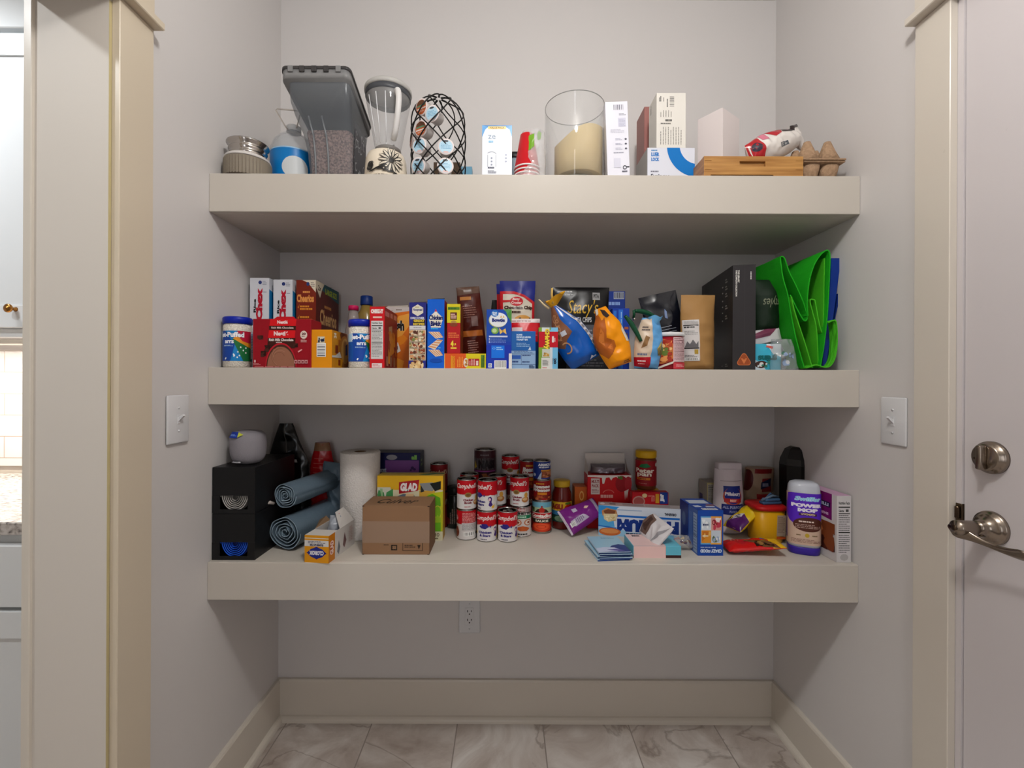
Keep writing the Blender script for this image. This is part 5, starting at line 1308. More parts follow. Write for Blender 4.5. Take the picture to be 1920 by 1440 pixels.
# tall black boxed set
x0 = PX(1374, 600, 1.345).x
Hh = PX(1395, 496, 1.34).z - Z2
mb = MB(); W, D = .064, .30
mb.box((0, 0, 0), (W, D, Hh), mat((30, 28, 28), .38), bev=.001)
F = faces_of(mb, W, Hh, D, .4); C_ = F['front']; C_.rect(0, 0, 100, 100, (48, 46, 48)); C_.rect(52, 0, .8, 100, (60, 58, 60))
C_.text('THE COMPLETE COLLECTION', 12, 70, 7, 25, (214, 212, 206), bold=.05, rot=270); C_.text('THE LIBRARY', 22, 83, 7, 12, (214, 212, 206), bold=.05, rot=270); C_.lines(76, 86, 6, 10, 1, (206, 204, 200), vert=True, fill=.8)
def rtri(C_, cx, cy, r, asp, c, rr=.35, n=8):
    P = []
    for q in range(3):
        a = math.radians(90 + 120 * q); x = cx + r * (1 - rr) * math.cos(a); y = cy + r * (1 - rr) * math.sin(a) * asp
        for k in range(n + 1):
            b = a - PI / 3 + 2 * PI / 3 * k / n; P.append((x + r * rr * math.cos(b), y + r * rr * math.sin(b) * asp))
    C_.poly(P, c)
a_ = W / Hh
rtri(C_, 50, 9, 33, a_, (196, 110, 62)); rtri(C_, 50, 9, 29, a_, (150, 72, 36))
C_.poly([(36, 11), (64, 11), (50, 5.6)], (206, 120, 70)); C_.poly([(50, 12.5), (44, 10), (56, 10)], (150, 72, 36))
L_ = F['left']
for yy in (84, 78, 70, 64, 58, 50): L_.ell(72, yy, 1.6, .7, (150, 148, 144)); 
for yy in (86, 79, 72, 60, 50): L_.lines(80, yy, 6, 5, 2, (140, 138, 134), vert=False, fill=.5)
L_.lines(8, 90, 28, 6, 5, (70, 68, 66), fill=.4); L_.lines(80, 3, 8, 4, 2, (120, 118, 114)); L_.lines(70, 4, 5, 1, 1, (120, 118, 114), fill=.9)
o = mb.build('boxed_set', loc=(x0, 1.346, Z2), rz=math.radians(-7)); tag(o, 'tall black boxed set with an orange rounded triangle on its narrow end', 'box')

# things in the right corner
mb = MB(); mb.mx = Matrix.Rotation(PI, 4, 'Y') @ Matrix.Translation((0, 0, -.078))
bg = Bag(.084, .078, .03, amp=.003, sc=26, seed=15, tprof=lambda v: .5 + .5 * math.sin(PI * v)); bg.build(mb, mat((60, 176, 206), .3)); C_ = bg.canvas(mb, rough=.3)
C_.poly([(0, 0), (60, 0), (40, 40), (0, 50)], (214, 226, 232)); C_.poly([(60, 100), (100, 100), (100, 60), (80, 74)], (206, 222, 232)); C_.text('grüns', 22, 38, 68, 30, (14, 96, 100), bold=.07); C_.ell(78, 80, 20, 14, (70, 40, 30)); C_.ell(78, 80, 7, 9, (230, 230, 226)); C_.poly([(40, 20), (64, 12), (58, 6), (36, 10)], (206, 90, 80)); C_.blobs(50, 60, 40, 30, 10, [(220, 232, 236), (60, 140, 120)], size=5, seed=3)
tag(mb.build('gummy_packet', loc=(PX(1440, 660, 1.38).x, 1.385, Z2 + .002)), 'pale blue packet lettered in dark green, upside down beside the black boxed set', 'packet')
mb = MB(); bg = Bag(.085, .092, .05, amp=.008, sc=30, seed=25, tprof=lambda v: .6 + .4 * math.sin(PI * v), prof=lambda v: (-.01 * v, 1 - .3 * v)); bg.build(mb, GLASS((206, 212, 216), .22, .9)); C_ = bg.canvas(mb); C_.blobs(20, 10, 60, 50, 8, [(60, 110, 90), (140, 160, 190), (190, 196, 200)], size=7, seed=5)
tag(mb.build('clear_bag', loc=(PX(1472, 680, 1.365).x, 1.368, Z2 + .001)), 'crinkled clear plastic bag between the pale blue packet and green tote', 'bag')
mb = MB(); mb.mx = R3(y=-14); bg = Bag(.11, .05, .04, amp=.004, sc=24, seed=35); bg.build(mb, mat((214, 210, 212), .3)); C_ = bg.canvas(mb); C_.poly([(0, 50), (60, 50), (96, 96), (60, 96), (0, 74)], (120, 60, 84))
tag(mb.build('white_packet', loc=(PX(1436, 634, 1.42).x, 1.425, Z2 + .0815)), 'white and plum packet resting above the pale blue packet', 'packet')
F_, mb, fin, _ = carton('small_carton', 'low dark carton hidden under the white and plum packet', 'box', 1428, 1474, 640, 1.435, Z2, .05, (60, 60, 62), H=.080); fin()
mb = MB(); bg = Bag(.092, .168, .045, amp=.006, sc=14, seed=45, prof=lambda v: (0, .8 + .2 * v)); bg.build(mb, mat((12, 34, 16), .6)); C_ = bg.canvas(mb, rough=.6)  # near side of the green bag, its shadow put into the dark colour
C_.text('styles', 22, 46, 60, 22, (130, 134, 110), bold=.0, shear=.3, rot=180)
tag(mb.build('shaded_green_bag', loc=(PX(1443, 600, 1.415).x, 1.43, Z2 + .118)), 'soft green bag, its shade painted in, with upside down pale script, behind the packets', 'bag')

def ribbon(mb, pts, Y, depth, t, m, drop=0.0, o=Vector((0, 0, 0))):
    P = [PX(x, y, Y) - o for x, y in pts]; n = len(P)
    # smooth the outline
    Q = []
    for i in range(n - 1):
        a = P[max(i - 1, 0)]; b = P[i]; c_ = P[i + 1]; d = P[min(i + 2, n - 1)]
        for k in range(4):
            u = k / 4
            Q.append(.5 * ((2 * b) + (c_ - a) * u + (2 * a - 5 * b + 4 * c_ - d) * u * u + (3 * b - a - 3 * c_ + d) * u ** 3))
    Q.append(P[-1]); n = len(Q); nd = 6; vs = []; fs = []
    L = []; Rr = []
    for i, q in enumerate(Q):
        tg = Q[min(i + 1, n - 1)] - Q[max(i - 1, 0)]; nn = Vector((tg.z, 0, -tg.x)); nn.normalize()
        L.append(nn * t / 2)
    for sgn in (1, -1):
        for j in range(nd + 1):
            for i, q in enumerate(Q):
                w_ = .004 * noise.noise(Vector((q.x * 14, j * .6, q.z * 14)))
                z_ = q.z - drop * j / nd
                v = Vector((q.x + w_ * (j > 0), q.y + depth * j / nd, z_)) + L[i] * sgn
                v.z = max(v.z, Z2 - o.z + .0006)
                vs.append(v)
    s1 = (nd + 1) * n
    for j in range(nd):
        for i in range(n - 1):
            a = j * n + i; fs.append([a, a + 1, a + n + 1, a + n]); fs.append([s1 + a, s1 + a + n, s1 + a + n + 1, s1 + a + 1])
    for i in range(n - 1): fs.append([i, s1 + i, s1 + i + 1, i + 1]); a = nd * n + i; fs.append([a, a + 1, s1 + a + 1, s1 + a])
    for j in range(nd): a = j * n; fs.append([a, a + n, s1 + a + n, s1 + a]); a = j * n + n - 1; fs.append([a, s1 + a, s1 + a + n, a + n])
    mb.add(vs, fs, m, False)
loc = Vector((PX(1520, 690, 1.36).x, 1.36, Z2))
tote = empty('folded_tote', 'bright green folded tote bag standing pleated in the right corner', 'tote bag', loc)
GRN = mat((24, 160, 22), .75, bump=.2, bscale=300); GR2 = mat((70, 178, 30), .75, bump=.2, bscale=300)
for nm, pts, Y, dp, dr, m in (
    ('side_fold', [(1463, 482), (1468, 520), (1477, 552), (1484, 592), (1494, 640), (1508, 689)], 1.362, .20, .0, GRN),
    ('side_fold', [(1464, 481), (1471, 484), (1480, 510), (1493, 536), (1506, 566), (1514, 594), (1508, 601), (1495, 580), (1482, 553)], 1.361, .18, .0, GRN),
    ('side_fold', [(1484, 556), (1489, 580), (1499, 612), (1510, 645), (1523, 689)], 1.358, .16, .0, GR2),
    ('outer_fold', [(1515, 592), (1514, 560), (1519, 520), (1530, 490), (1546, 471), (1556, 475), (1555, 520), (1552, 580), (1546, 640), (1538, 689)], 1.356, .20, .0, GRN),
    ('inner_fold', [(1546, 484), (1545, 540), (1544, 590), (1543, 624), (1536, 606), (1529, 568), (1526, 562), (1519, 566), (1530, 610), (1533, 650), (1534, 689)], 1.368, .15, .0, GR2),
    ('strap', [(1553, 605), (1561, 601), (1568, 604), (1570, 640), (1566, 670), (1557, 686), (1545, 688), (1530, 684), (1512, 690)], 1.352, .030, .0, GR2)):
    mb = MB(); ribbon(mb, pts, Y, dp, .0032, m, dr, loc); mb.build(nm, tote)
def wedge(name, lab, cat, pts, Y, depth, m):
    o3 = PX(*pts[0], Y); P = [PX(x, y, Y) - o3 for x, y in pts]; mb = MB(); n = len(P)
    for p_ in P: p_.z = max(p_.z, Z2 + .0006 - o3.z)
    vs = [Vector((p_.x, 0, p_.z)) for p_ in P] + [Vector((p_.x, depth, p_.z)) for p_ in P]
    mb.add(vs, [[i, (i + 1) % n, n + (i + 1) % n, n + i] for i in range(n)] + [list(range(n))[::-1], list(range(n, 2 * n))], m)
    return tag(mb.build(name, loc=o3), lab, cat)
BF = mat((16, 52, 140), .3)
wedge('blue_folder', 'blue folder leaning next to the green tote, nearer to it of the two', 'folder', [(1559, 484), (1577, 484), (1567, 560), (1556, 640), (1548, 689), (1541, 689), (1551, 600), (1556, 540)], 1.40, .20, BF)
wedge('blue_folder', 'blue folder nearer the right wall, with a darker outer face', 'folder', [(1580, 484), (1593, 486), (1580, 540), (1567, 590), (1558, 640), (1553, 689), (1550, 689), (1559, 640), (1570, 560)], 1.405, .20, mat((14, 44, 120), .3))

# ================================================================== LOWEST SHELF
def on3(px, py):
    d = (px - CX) * ROLL + (CY - py)
    return (CAMZ - Z3) * FPX / -d
def at3(px, py, back=0.0):
    Y = on3(px, py) + back
    return PX(px, py, Y).x, Y

# --- two stacked bag dispensers
BLK = mat((24, 24, 25), .32); RX0 = XL + .003; RW = .125; RH_ = .1365; RD = .25
def dispenser(lab, z, rollc, dark):
    o = empty('bag_dispenser', lab, 'bag dispenser', (RX0, 1.335, z))
    mb = MB(); t = .003; wx0, wx1, wz0, wz1 = .022, .104, .012, .052
    mb.box((0, 0, wz1), (RW, t, RH_ - .001), BLK, bev=.0006); mb.box((0, 0, 0), (RW, t, wz0), BLK); mb.box((0, 0, wz0), (wx0, t, wz1), BLK); mb.box((wx1, 0, wz0), (RW, t, wz1), BLK)
    for a, b in (((0, t, 0), (t, RD, RH_ - .001)), ((RW - t, t, 0), (RW, RD, RH_ - .001)), ((t, RD - t, 0), (RW - t, RD, RH_ - .001)), ((t, t, 0), (RW - t, RD - t, t)), ((t, t, RH_ - .001 - t), (RW - t, RD - t, RH_ - .001))): mb.box(a, b, BLK)
    mb.build('case', o)
    mb = MB(); pts = []
    N_ = 150; turns = 6.5
    for k in range(N_ + 1):
        a = 2 * PI * turns * k / N_; r_ = .006 + .037 * k / N_
        pts.append((RW / 2 + r_ * math.cos(a) * (1 + .05 * math.sin(3 * a)), .047 + r_ * math.sin(a)))
    m1 = mat(rollc, .35); m2 = mat(dark, .5)
    for i in range(N_):
        (x0, z0), (x1, z1) = pts[i], pts[i + 1]
        mb.add([(x0, .005, z0), (x1, .005, z1), (x1, .19, z1), (x0, .19, z0)], [[0, 1, 2, 3]], m1, True)
        cx_, cz_ = RW / 2, .047
        f = .93
        mb.add([(x0, .005, z0), (x1, .005, z1), (cx_ + (x1 - cx_) * f, .0055, cz_ + (z1 - cz_) * f), (cx_ + (x0 - cx_) * f, .0055, cz_ + (z0 - cz_) * f)], [[0, 1, 2, 3]], m1)
    mb.lathe([(.040, .012), (.040, .013)], m2, n=32, cx=0, cy=0) if False else None
    n = 36; mb.add([(RW / 2 + .0425 * math.cos(2 * PI * k / n), .012, .047 + .0425 * math.sin(2 * PI * k / n)) for k in range(n)], [list(range(n))], m2)
    r_ = mb.build('bag_roll', loc=(RX0, 1.335, z)); tag(r_, 'grey rolled bags inside the upper black dispenser' if z > Z3 + .05 else 'bright blue rolled bags inside the lower black dispenser', 'bag roll')
dispenser('lower black dispenser box with bright blue bags in its window', Z3, (30, 90, 214), (6, 26, 96))
dispenser('upper black dispenser box with grey bags in its window, under the speaker', Z3 + RH_, (176, 174, 170), (70, 68, 66))
ZT = Z3 + 2 * RH_ - .001
# speaker
sp = PX(465, 868, 1.40)
spk = empty('smart_speaker', 'rounded grey fabric smart speaker sitting on the upper black dispenser', 'speaker', (sp.x, 1.402, ZT + .0003))
mb = MB(); H = .103; R = .0535; prof = []
for k in range(19):
    a = -PI / 2 + PI * k / 18
    c_, s_ = math.cos(a), math.sin(a)
    prof.append((R * (abs(c_) ** .55), H / 2 + H / 2 * math.copysign(abs(s_) ** .62, s_)))
prof = [(max(.004, a * (1 - .10 * (1 - b / H))), b) for a, b in prof]
mb.lathe(prof, mat((142, 138, 144), .9, bump=.5, bscale=900), n=56); mb.build('body', spk)
mb = MB(); C_ = Canvas(mb, lambda u, v, e: (math.sin((u - .5) * 2) * (R + .0012 + e), -math.cos((u - .5) * 2) * (R + .0012 + e), .084 + .022 * v - .002), su=5, rough=.3)
C_.fn = lambda u, v, e: (math.sin((u - .5) * 2) * (R + .001 + e - .010 * v), -math.cos((u - .5) * 2) * (R + .001 + e - .010 * v), .082 + .019 * v)
C_.rect(14, 10, 32, 90, (20, 50, 150)); C_.poly([(46, 20), (62, 60), (46, 96)], (190, 200, 60)); C_.lines(18, 34, 24, 30, 2, (120, 160, 230), fill=.6); mb.build('sticker', spk, label='blue and yellow sticker')
mb = MB(); mb.tube([(math.sin(a) * (R - .003), -math.cos(a) * (R - .003), .011) for a in (-.45, -.3, -.15, 0, .1)], .0022, mat((170, 170, 176), .4), n=8); mb.build('light_bar', spk)

# black and red bags in the back left corner
mb = MB(); bg = Bag(.150, .372, .05, prof=lambda v: (-.018 * v, 1 - .68 * max(0, (v - .62) / .38)), tprof=lambda v: min(1, (v / .06 + .05)) * (1 - .5 * v), amp=.012, sc=14, seed=101); bg.build(mb, mat((22, 21, 20), .22)); C_ = bg.canvas(mb); C_.rect(70, 62, 6, 3, (200, 200, 200)); C_.poly([(54, 72), (58, 72), (54, 100), (50, 100)], (90, 88, 84))
tag(mb.build('black_bag', loc=(PX(543, 880, 1.655).x, 1.665, Z3)), 'crumpled black plastic bag standing in the rear left corner, lowest shelf', 'bag')
mb = MB(); bg = Bag(.092, .300, .07, prof=lambda v: (-.006 * v, 1 - .45 * max(0, (v - .7) / .3)), tprof=lambda v: 1 - .5 * v, amp=.007, sc=24, seed=102); bg.build(mb, mat((186, 20, 26), .22)); C_ = bg.canvas(mb); C_.poly([(0, 90), (100, 90), (100, 100), (0, 100)], (150, 110, 80)); C_.lines(20, 50, 60, 34, 6, (222, 120, 110), fill=.1, words=False)
tag(mb.build('red_bag', loc=(PX(604, 880, 1.67).x, 1.685, Z3)), 'shiny red bag standing behind the rolled grey-blue trash bags', 'bag')

# rolled trash bags
SLT = mat((96, 114, 128), .3, bump=.25, bscale=60)
SLE = mat((140, 160, 174), .3)
def bag_roll(lab, cx, cy, Y, Rr, L, yaw, pitch, seed, turns=5, sq=.9):
    p = PX(cx, cy, Y); mb = MB(); N_ = 44 * turns
    ys = [0, .0025, .012, .03, .055, .08, .11, .14, .17, .2, L]; nd = len(ys) - 1
    M_ = R3(z=-yaw) @ R3(x=pitch); vs = []
    for side in (0, 1):
        for k in range(N_ + 1):
            a = 2 * PI * turns * k / N_; f = k / N_; rr0 = Rr * (.12 + .88 * f) - side * .0026
            for y in ys:
                r_ = rr0 * (1 + .07 * noise.noise(Vector((math.cos(a) * 1.6, math.sin(a) * 1.6, seed + y * 6))) + .03 * noise.noise(Vector((a * 1.3, seed, y * 16))))
                e_ = .009 * noise.noise(Vector((a * .8, seed + 7, 1))) if y < .02 else 0
                q = M_ @ Vector((r_ * math.cos(a), y + e_, r_ * math.sin(a) * sq)); q.z = max(q.z, Z3 - p.z + .001); vs.append(q)
    n = nd + 1; S_ = (N_ + 1) * n
    ff = [[k * n + j, k * n + j + 1, (k + 1) * n + j + 1, (k + 1) * n + j] for k in range(N_) for j in range(nd)]
    mb.add(vs, ff + [[S_ + q for q in reversed(f)] for f in ff], SLT, True)
    mb.add(vs, [[k * n, (k + 1) * n, S_ + (k + 1) * n, S_ + k * n] for k in range(N_)], SLE)
    o = mb.build('trash_bag_roll', loc=p); return tag(o, lab, 'bag roll', None)
bag_roll('lower thick roll of grey-blue trash bags lying beside the lower dispenser', 534, 998, 1.41, .0585, .24, 13, 0, 3.0)
bag_roll('upper roll of grey-blue trash bags resting on the lower roll', 534, 929, 1.42, .0445, .24, 17, 2, 8.0, turns=5)
mb = MB(); bg = Bag(.10, .235, .05, prof=lambda v: (.01 * math.sin(5 * v), .6 + .4 * v), amp=.018, sc=16, seed=104); mb.mx = R3(y=8); bg.build(mb, SLT)
tag(mb.build('trash_bag', loc=(PX(618, 960, 1.61).x, 1.625, Z3 + .001)), 'loose grey-blue trash bag stuffed between the rolls and the paper towels', 'bag')
mb = MB(); mb.tube([PX(478, 951, 1.385), PX(495, 946, 1.40), PX(505, 942, 1.42), PX(514, 944, 1.43)], .004, mat((176, 166, 160), .4), n=8, radii=[.0015, .004, .006, .004])
tag(mb.build('bag_end'), 'pale twisted bag end sticking out between dispenser and rolls', 'bag')

# trash liner box, upside down and torn open
x, Y = at3(571, 1054)
gb = empty('liner_box', 'small yellow and white liner box torn open, lying upside down at the shelf edge', 'box', (x, Y, Z3), math.radians(-7))
W, H, D = .074, .079, .165
mb = MB(); t = .0012; YB_ = mat((216, 146, 20), .4); WB = mat((206, 202, 198), .5)
mb.box((0, 0, 0), (W, t, H), YB_); mb.box((0, t, 0), (t, D, H), WB); mb.box((W - t, t, 0), (W, D, H), WB); mb.box((t, D - t, 0), (W - t, D, H), WB); mb.box((t, t, 0), (W - t, D - t, t), WB); mb.box((t, t, H - t), (W - t, D * .32, H), WB)
F = faces_of(mb, W, H, D, .4); C_ = F['front']
C_.rect(0, 88, 100, 3, (214, 206, 190)); C_.rect(0, 60, 100, 22, (208, 206, 204)); C_.text('ELIMINATES', 22, 61, 56, 8, (50, 50, 80), bold=.06, rot=180); C_.lines(14, 70, 72, 10, 2, (90, 90, 110), fill=.5)
C_.poly([(8, 36), (50, 60), (92, 36), (50, 12)], (120, 30, 70)); C_.poly([(10, 36), (26, 50), (50, 58), (74, 50), (90, 36), (74, 22), (50, 14), (26, 22)], (30, 40, 130)); C_.text('CLOROX', 20, 28, 60, 16, (226, 224, 230), bold=.07, rot=180)
C_ = F['right']; C_.rect(0, 0, 22, 100, (200, 120, 20)); C_.text('GLAD', 5, 24, 12, 52, (236, 210, 200), bold=.06, rot=90, outline=(150, 20, 30), ol=.12); C_.poly([(30, 20), (36, 60), (42, 30), (36, 6)], (120, 124, 130)); C_.poly([(52, 30), (58, 76), (66, 40), (58, 16)], (120, 90, 90)); C_.lines(74, 24, 20, 60, 5, (176, 140, 130), vert=True, fill=.4)
mb.build('body', gb)
mb = MB(); mb.add([(W, D * .40, H), (W, D * .97, H), (W - .026, D * .86, H + .045), (W - .028, D * .55, H + .042)], [[0, 1, 2, 3]], WB); mb.add([(W - .014, D * .60, H + .0202), (W - .014, D * .74, H + .0202), (W - .022, D * .72, H + .0356), (W - .022, D * .62, H + .0356)], [[0, 1, 2, 3]], mat((190, 60, 60), .5))
mb.add([(0, D * .34, H), (0, D * .9, H), (-.006, D * .8, H + .018), (.0, D * .5, H + .02)], [[0, 1, 2, 3]], mat((150, 120, 90), .7)); mb.build('torn_flap', gb, label='white torn lid flap')
mb = MB(); bg = Bag(.058, .105, .05, amp=.008, sc=34, seed=12, prof=lambda v: (.004, 1 - .4 * v)); mb.mx = Matrix.Translation((W / 2, D * .62, .003)); bg.build(mb, mat((150, 156, 166), .25)); mb.build('liner', gb, label='grey plastic liner')

# paper towels
Y = 1.562; x = PX(675.5, 930, Y).x; TR = .0655; TH_ = PX(675, 846, Y).z - Z3
pt = empty('paper_towel_roll', 'tall white quilted paper towel roll standing behind the cardboard box', 'paper towels', (x, Y, Z3))
mb = MB()
mb.lathe([(.0205, .003), (TR, .0005), (TR + .0008, .004), (TR, TH_ * .5), (TR + .0006, TH_ - .003), (TR - .001, TH_), (.0205, TH_)], mat((222, 217, 212), .85, bump=.8, bscale=210), n=72, cap=False)
mb.build('paper', pt)
mb = MB(); mb.lathe([(.0205, .003), (.0205, TH_ - .001), (.0195, TH_ - .001), (.0195, .003)], mat((110, 84, 62), .8), n=40, cap=False); mb.lathe([(.0195, .02), (.0195, .0205)], mat((50, 40, 34), .9), n=32); mb.build('cardboard_core', pt)

# navy and purple box in the back
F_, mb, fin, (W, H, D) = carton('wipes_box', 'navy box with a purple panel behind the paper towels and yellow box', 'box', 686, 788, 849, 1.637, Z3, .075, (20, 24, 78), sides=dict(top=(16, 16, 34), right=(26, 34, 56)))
C_ = F_['front']; C_.rect(36, 50, 62, 40, (120, 70, 140)); C_.ell(48, 94, 10, 3.4, (150, 150, 160)); C_.text('all', 84, 91, 10, 6, (130, 190, 90), bold=.06); C_.text('crescent', 22, 74, 16, 6, (190, 200, 226), bold=.03); C_.ell(86, 80, 3, 2, (60, 30, 90)); C_.ell(90, 78, 2.4, 1.6, (60, 30, 90)); C_.ell(83, 77, 2, 1.4, (60, 30, 90))
F_['right'].lines(20, 80, 40, 12, 2, (120, 150, 90)); fin()

# yellow liner box
x, Y = at3(770, 1013)
F_, mb, fin, (W, H, D) = carton('liner_box', 'large yellow and green trash bag box behind the plain cardboard box', 'box', 708, 831, 892, Y, Z3, .055, (222, 172, 40), sides=dict(top=(190, 176, 110), right=(196, 150, 50)))
C_ = F_['front']; C_.rect(0, 0, 100, 78, (212, 206, 172)); C_.rect(0, 80, 100, 20, (226, 176, 30)); C_.poly([(0, 82), (0, 58), (24, 58), (22, 70), (20, 82)], (206, 206, 190))
C_.poly([(2, 78), (10, 74), (12, 62), (4, 62), (0, 70)], (70, 140, 80)); C_.poly([(12, 60), (14, 74), (24, 80), (24, 68), (20, 60)], (70, 146, 84)); C_.poly([(4, 80), (8, 80), (10, 56), (8, 56)], (150, 190, 140))
C_.poly([(24, 56), (30, 68), (40, 72), (56, 70), (62, 62), (56, 56)], (96, 108, 124)); C_.poly([(40, 60), (44, 72), (56, 72), (54, 60)], (220, 186, 140)); C_.poly([(30, 58), (34, 64), (46, 58)], (40, 44, 60)); C_.rect(64, 55, 24, 22, (206, 160, 60))
C_.poly([(64, 88), (70, 78), (84, 76), (90, 84), (84, 90)], (130, 134, 136)); C_.poly([(80, 88), (97, 92), (97, 80), (88, 76)], (20, 24, 22)); C_.poly([(66, 86), (72, 76), (66, 74)], (40, 44, 44))
C_.poly([(76, 72), (100, 76), (100, 14), (84, 14), (86, 50)], (186, 190, 30)); C_.poly([(74, 68), (84, 72), (96, 66), (97, 54), (90, 48), (84, 56)], (90, 160, 30)); C_.ell(92, 44, 6, 10, (120, 176, 30)); C_.ring(92, 44, 6, 10, 1, (206, 196, 60)); C_.rect(86, 14, 11, 14, (100, 170, 30)); C_.poly([(86, 30), (92, 40), (97, 34), (97, 28)], (150, 190, 40))
C_.poly([(33, 90), (64, 94), (62, 77), (33, 72)], (170, 24, 34)); C_.text('GLAD', 35, 76, 26, 13, (236, 230, 228), bold=.07, shear=.15)
C_.text('80', 86, 6, 9, 6, (70, 60, 40), bold=.0); C_.lines(87, 2, 8, 2.4, 1, (110, 100, 70), fill=.8)
T_ = F_['top']; T_.poly([(0, 0), (100, 0), (100, 100), (0, 60)], (206, 176, 70)); T_.poly([(60, 40), (76, 20), (90, 60), (100, 50), (100, 80), (86, 90), (70, 60)], (50, 110, 50)); fin()

# plain cardboard box
x, Y = at3(742, 1040)
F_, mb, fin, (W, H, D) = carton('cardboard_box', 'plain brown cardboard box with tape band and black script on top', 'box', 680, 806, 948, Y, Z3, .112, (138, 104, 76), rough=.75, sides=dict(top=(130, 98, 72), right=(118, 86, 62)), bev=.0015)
C_ = F_['front']; C_.rect(0, 24, 100, 44, mat((146, 120, 100), .25)); C_.rect(43, 9, 9, 11, (34, 26, 20)); C_.text('IS', 44.5, 11, 6, 7, (138, 104, 76), bold=.08, rot=180); C_.lines(32, 19, 10, 2, 1, (60, 44, 32), fill=.8)
for a in ((60, 8, 30, 1), (60, 8, .8, 16), (89.2, 8, .8, 16)): C_.rect(*a, (50, 38, 28))
C_.lines(63, 14, 16, 7, 2, (60, 44, 32), fill=.5); C_.poly([(82, 20), (87, 20), (84.5, 11)], (40, 30, 22)); 
for a, b in ((0, 98), (97, 98), (0, 0), (97, 0)): C_.rect(a, b, 3, 1.6, (60, 44, 34))
T_ = F_['top']; T_.text('Culver', 17, 22, 62, 46, (28, 20, 16), bold=.012, shear=.45); T_.rect(0, 0, 100, 4, (150, 116, 88))
F_['right'].rect(40, 30, 3, 50, (80, 56, 40)); fin()

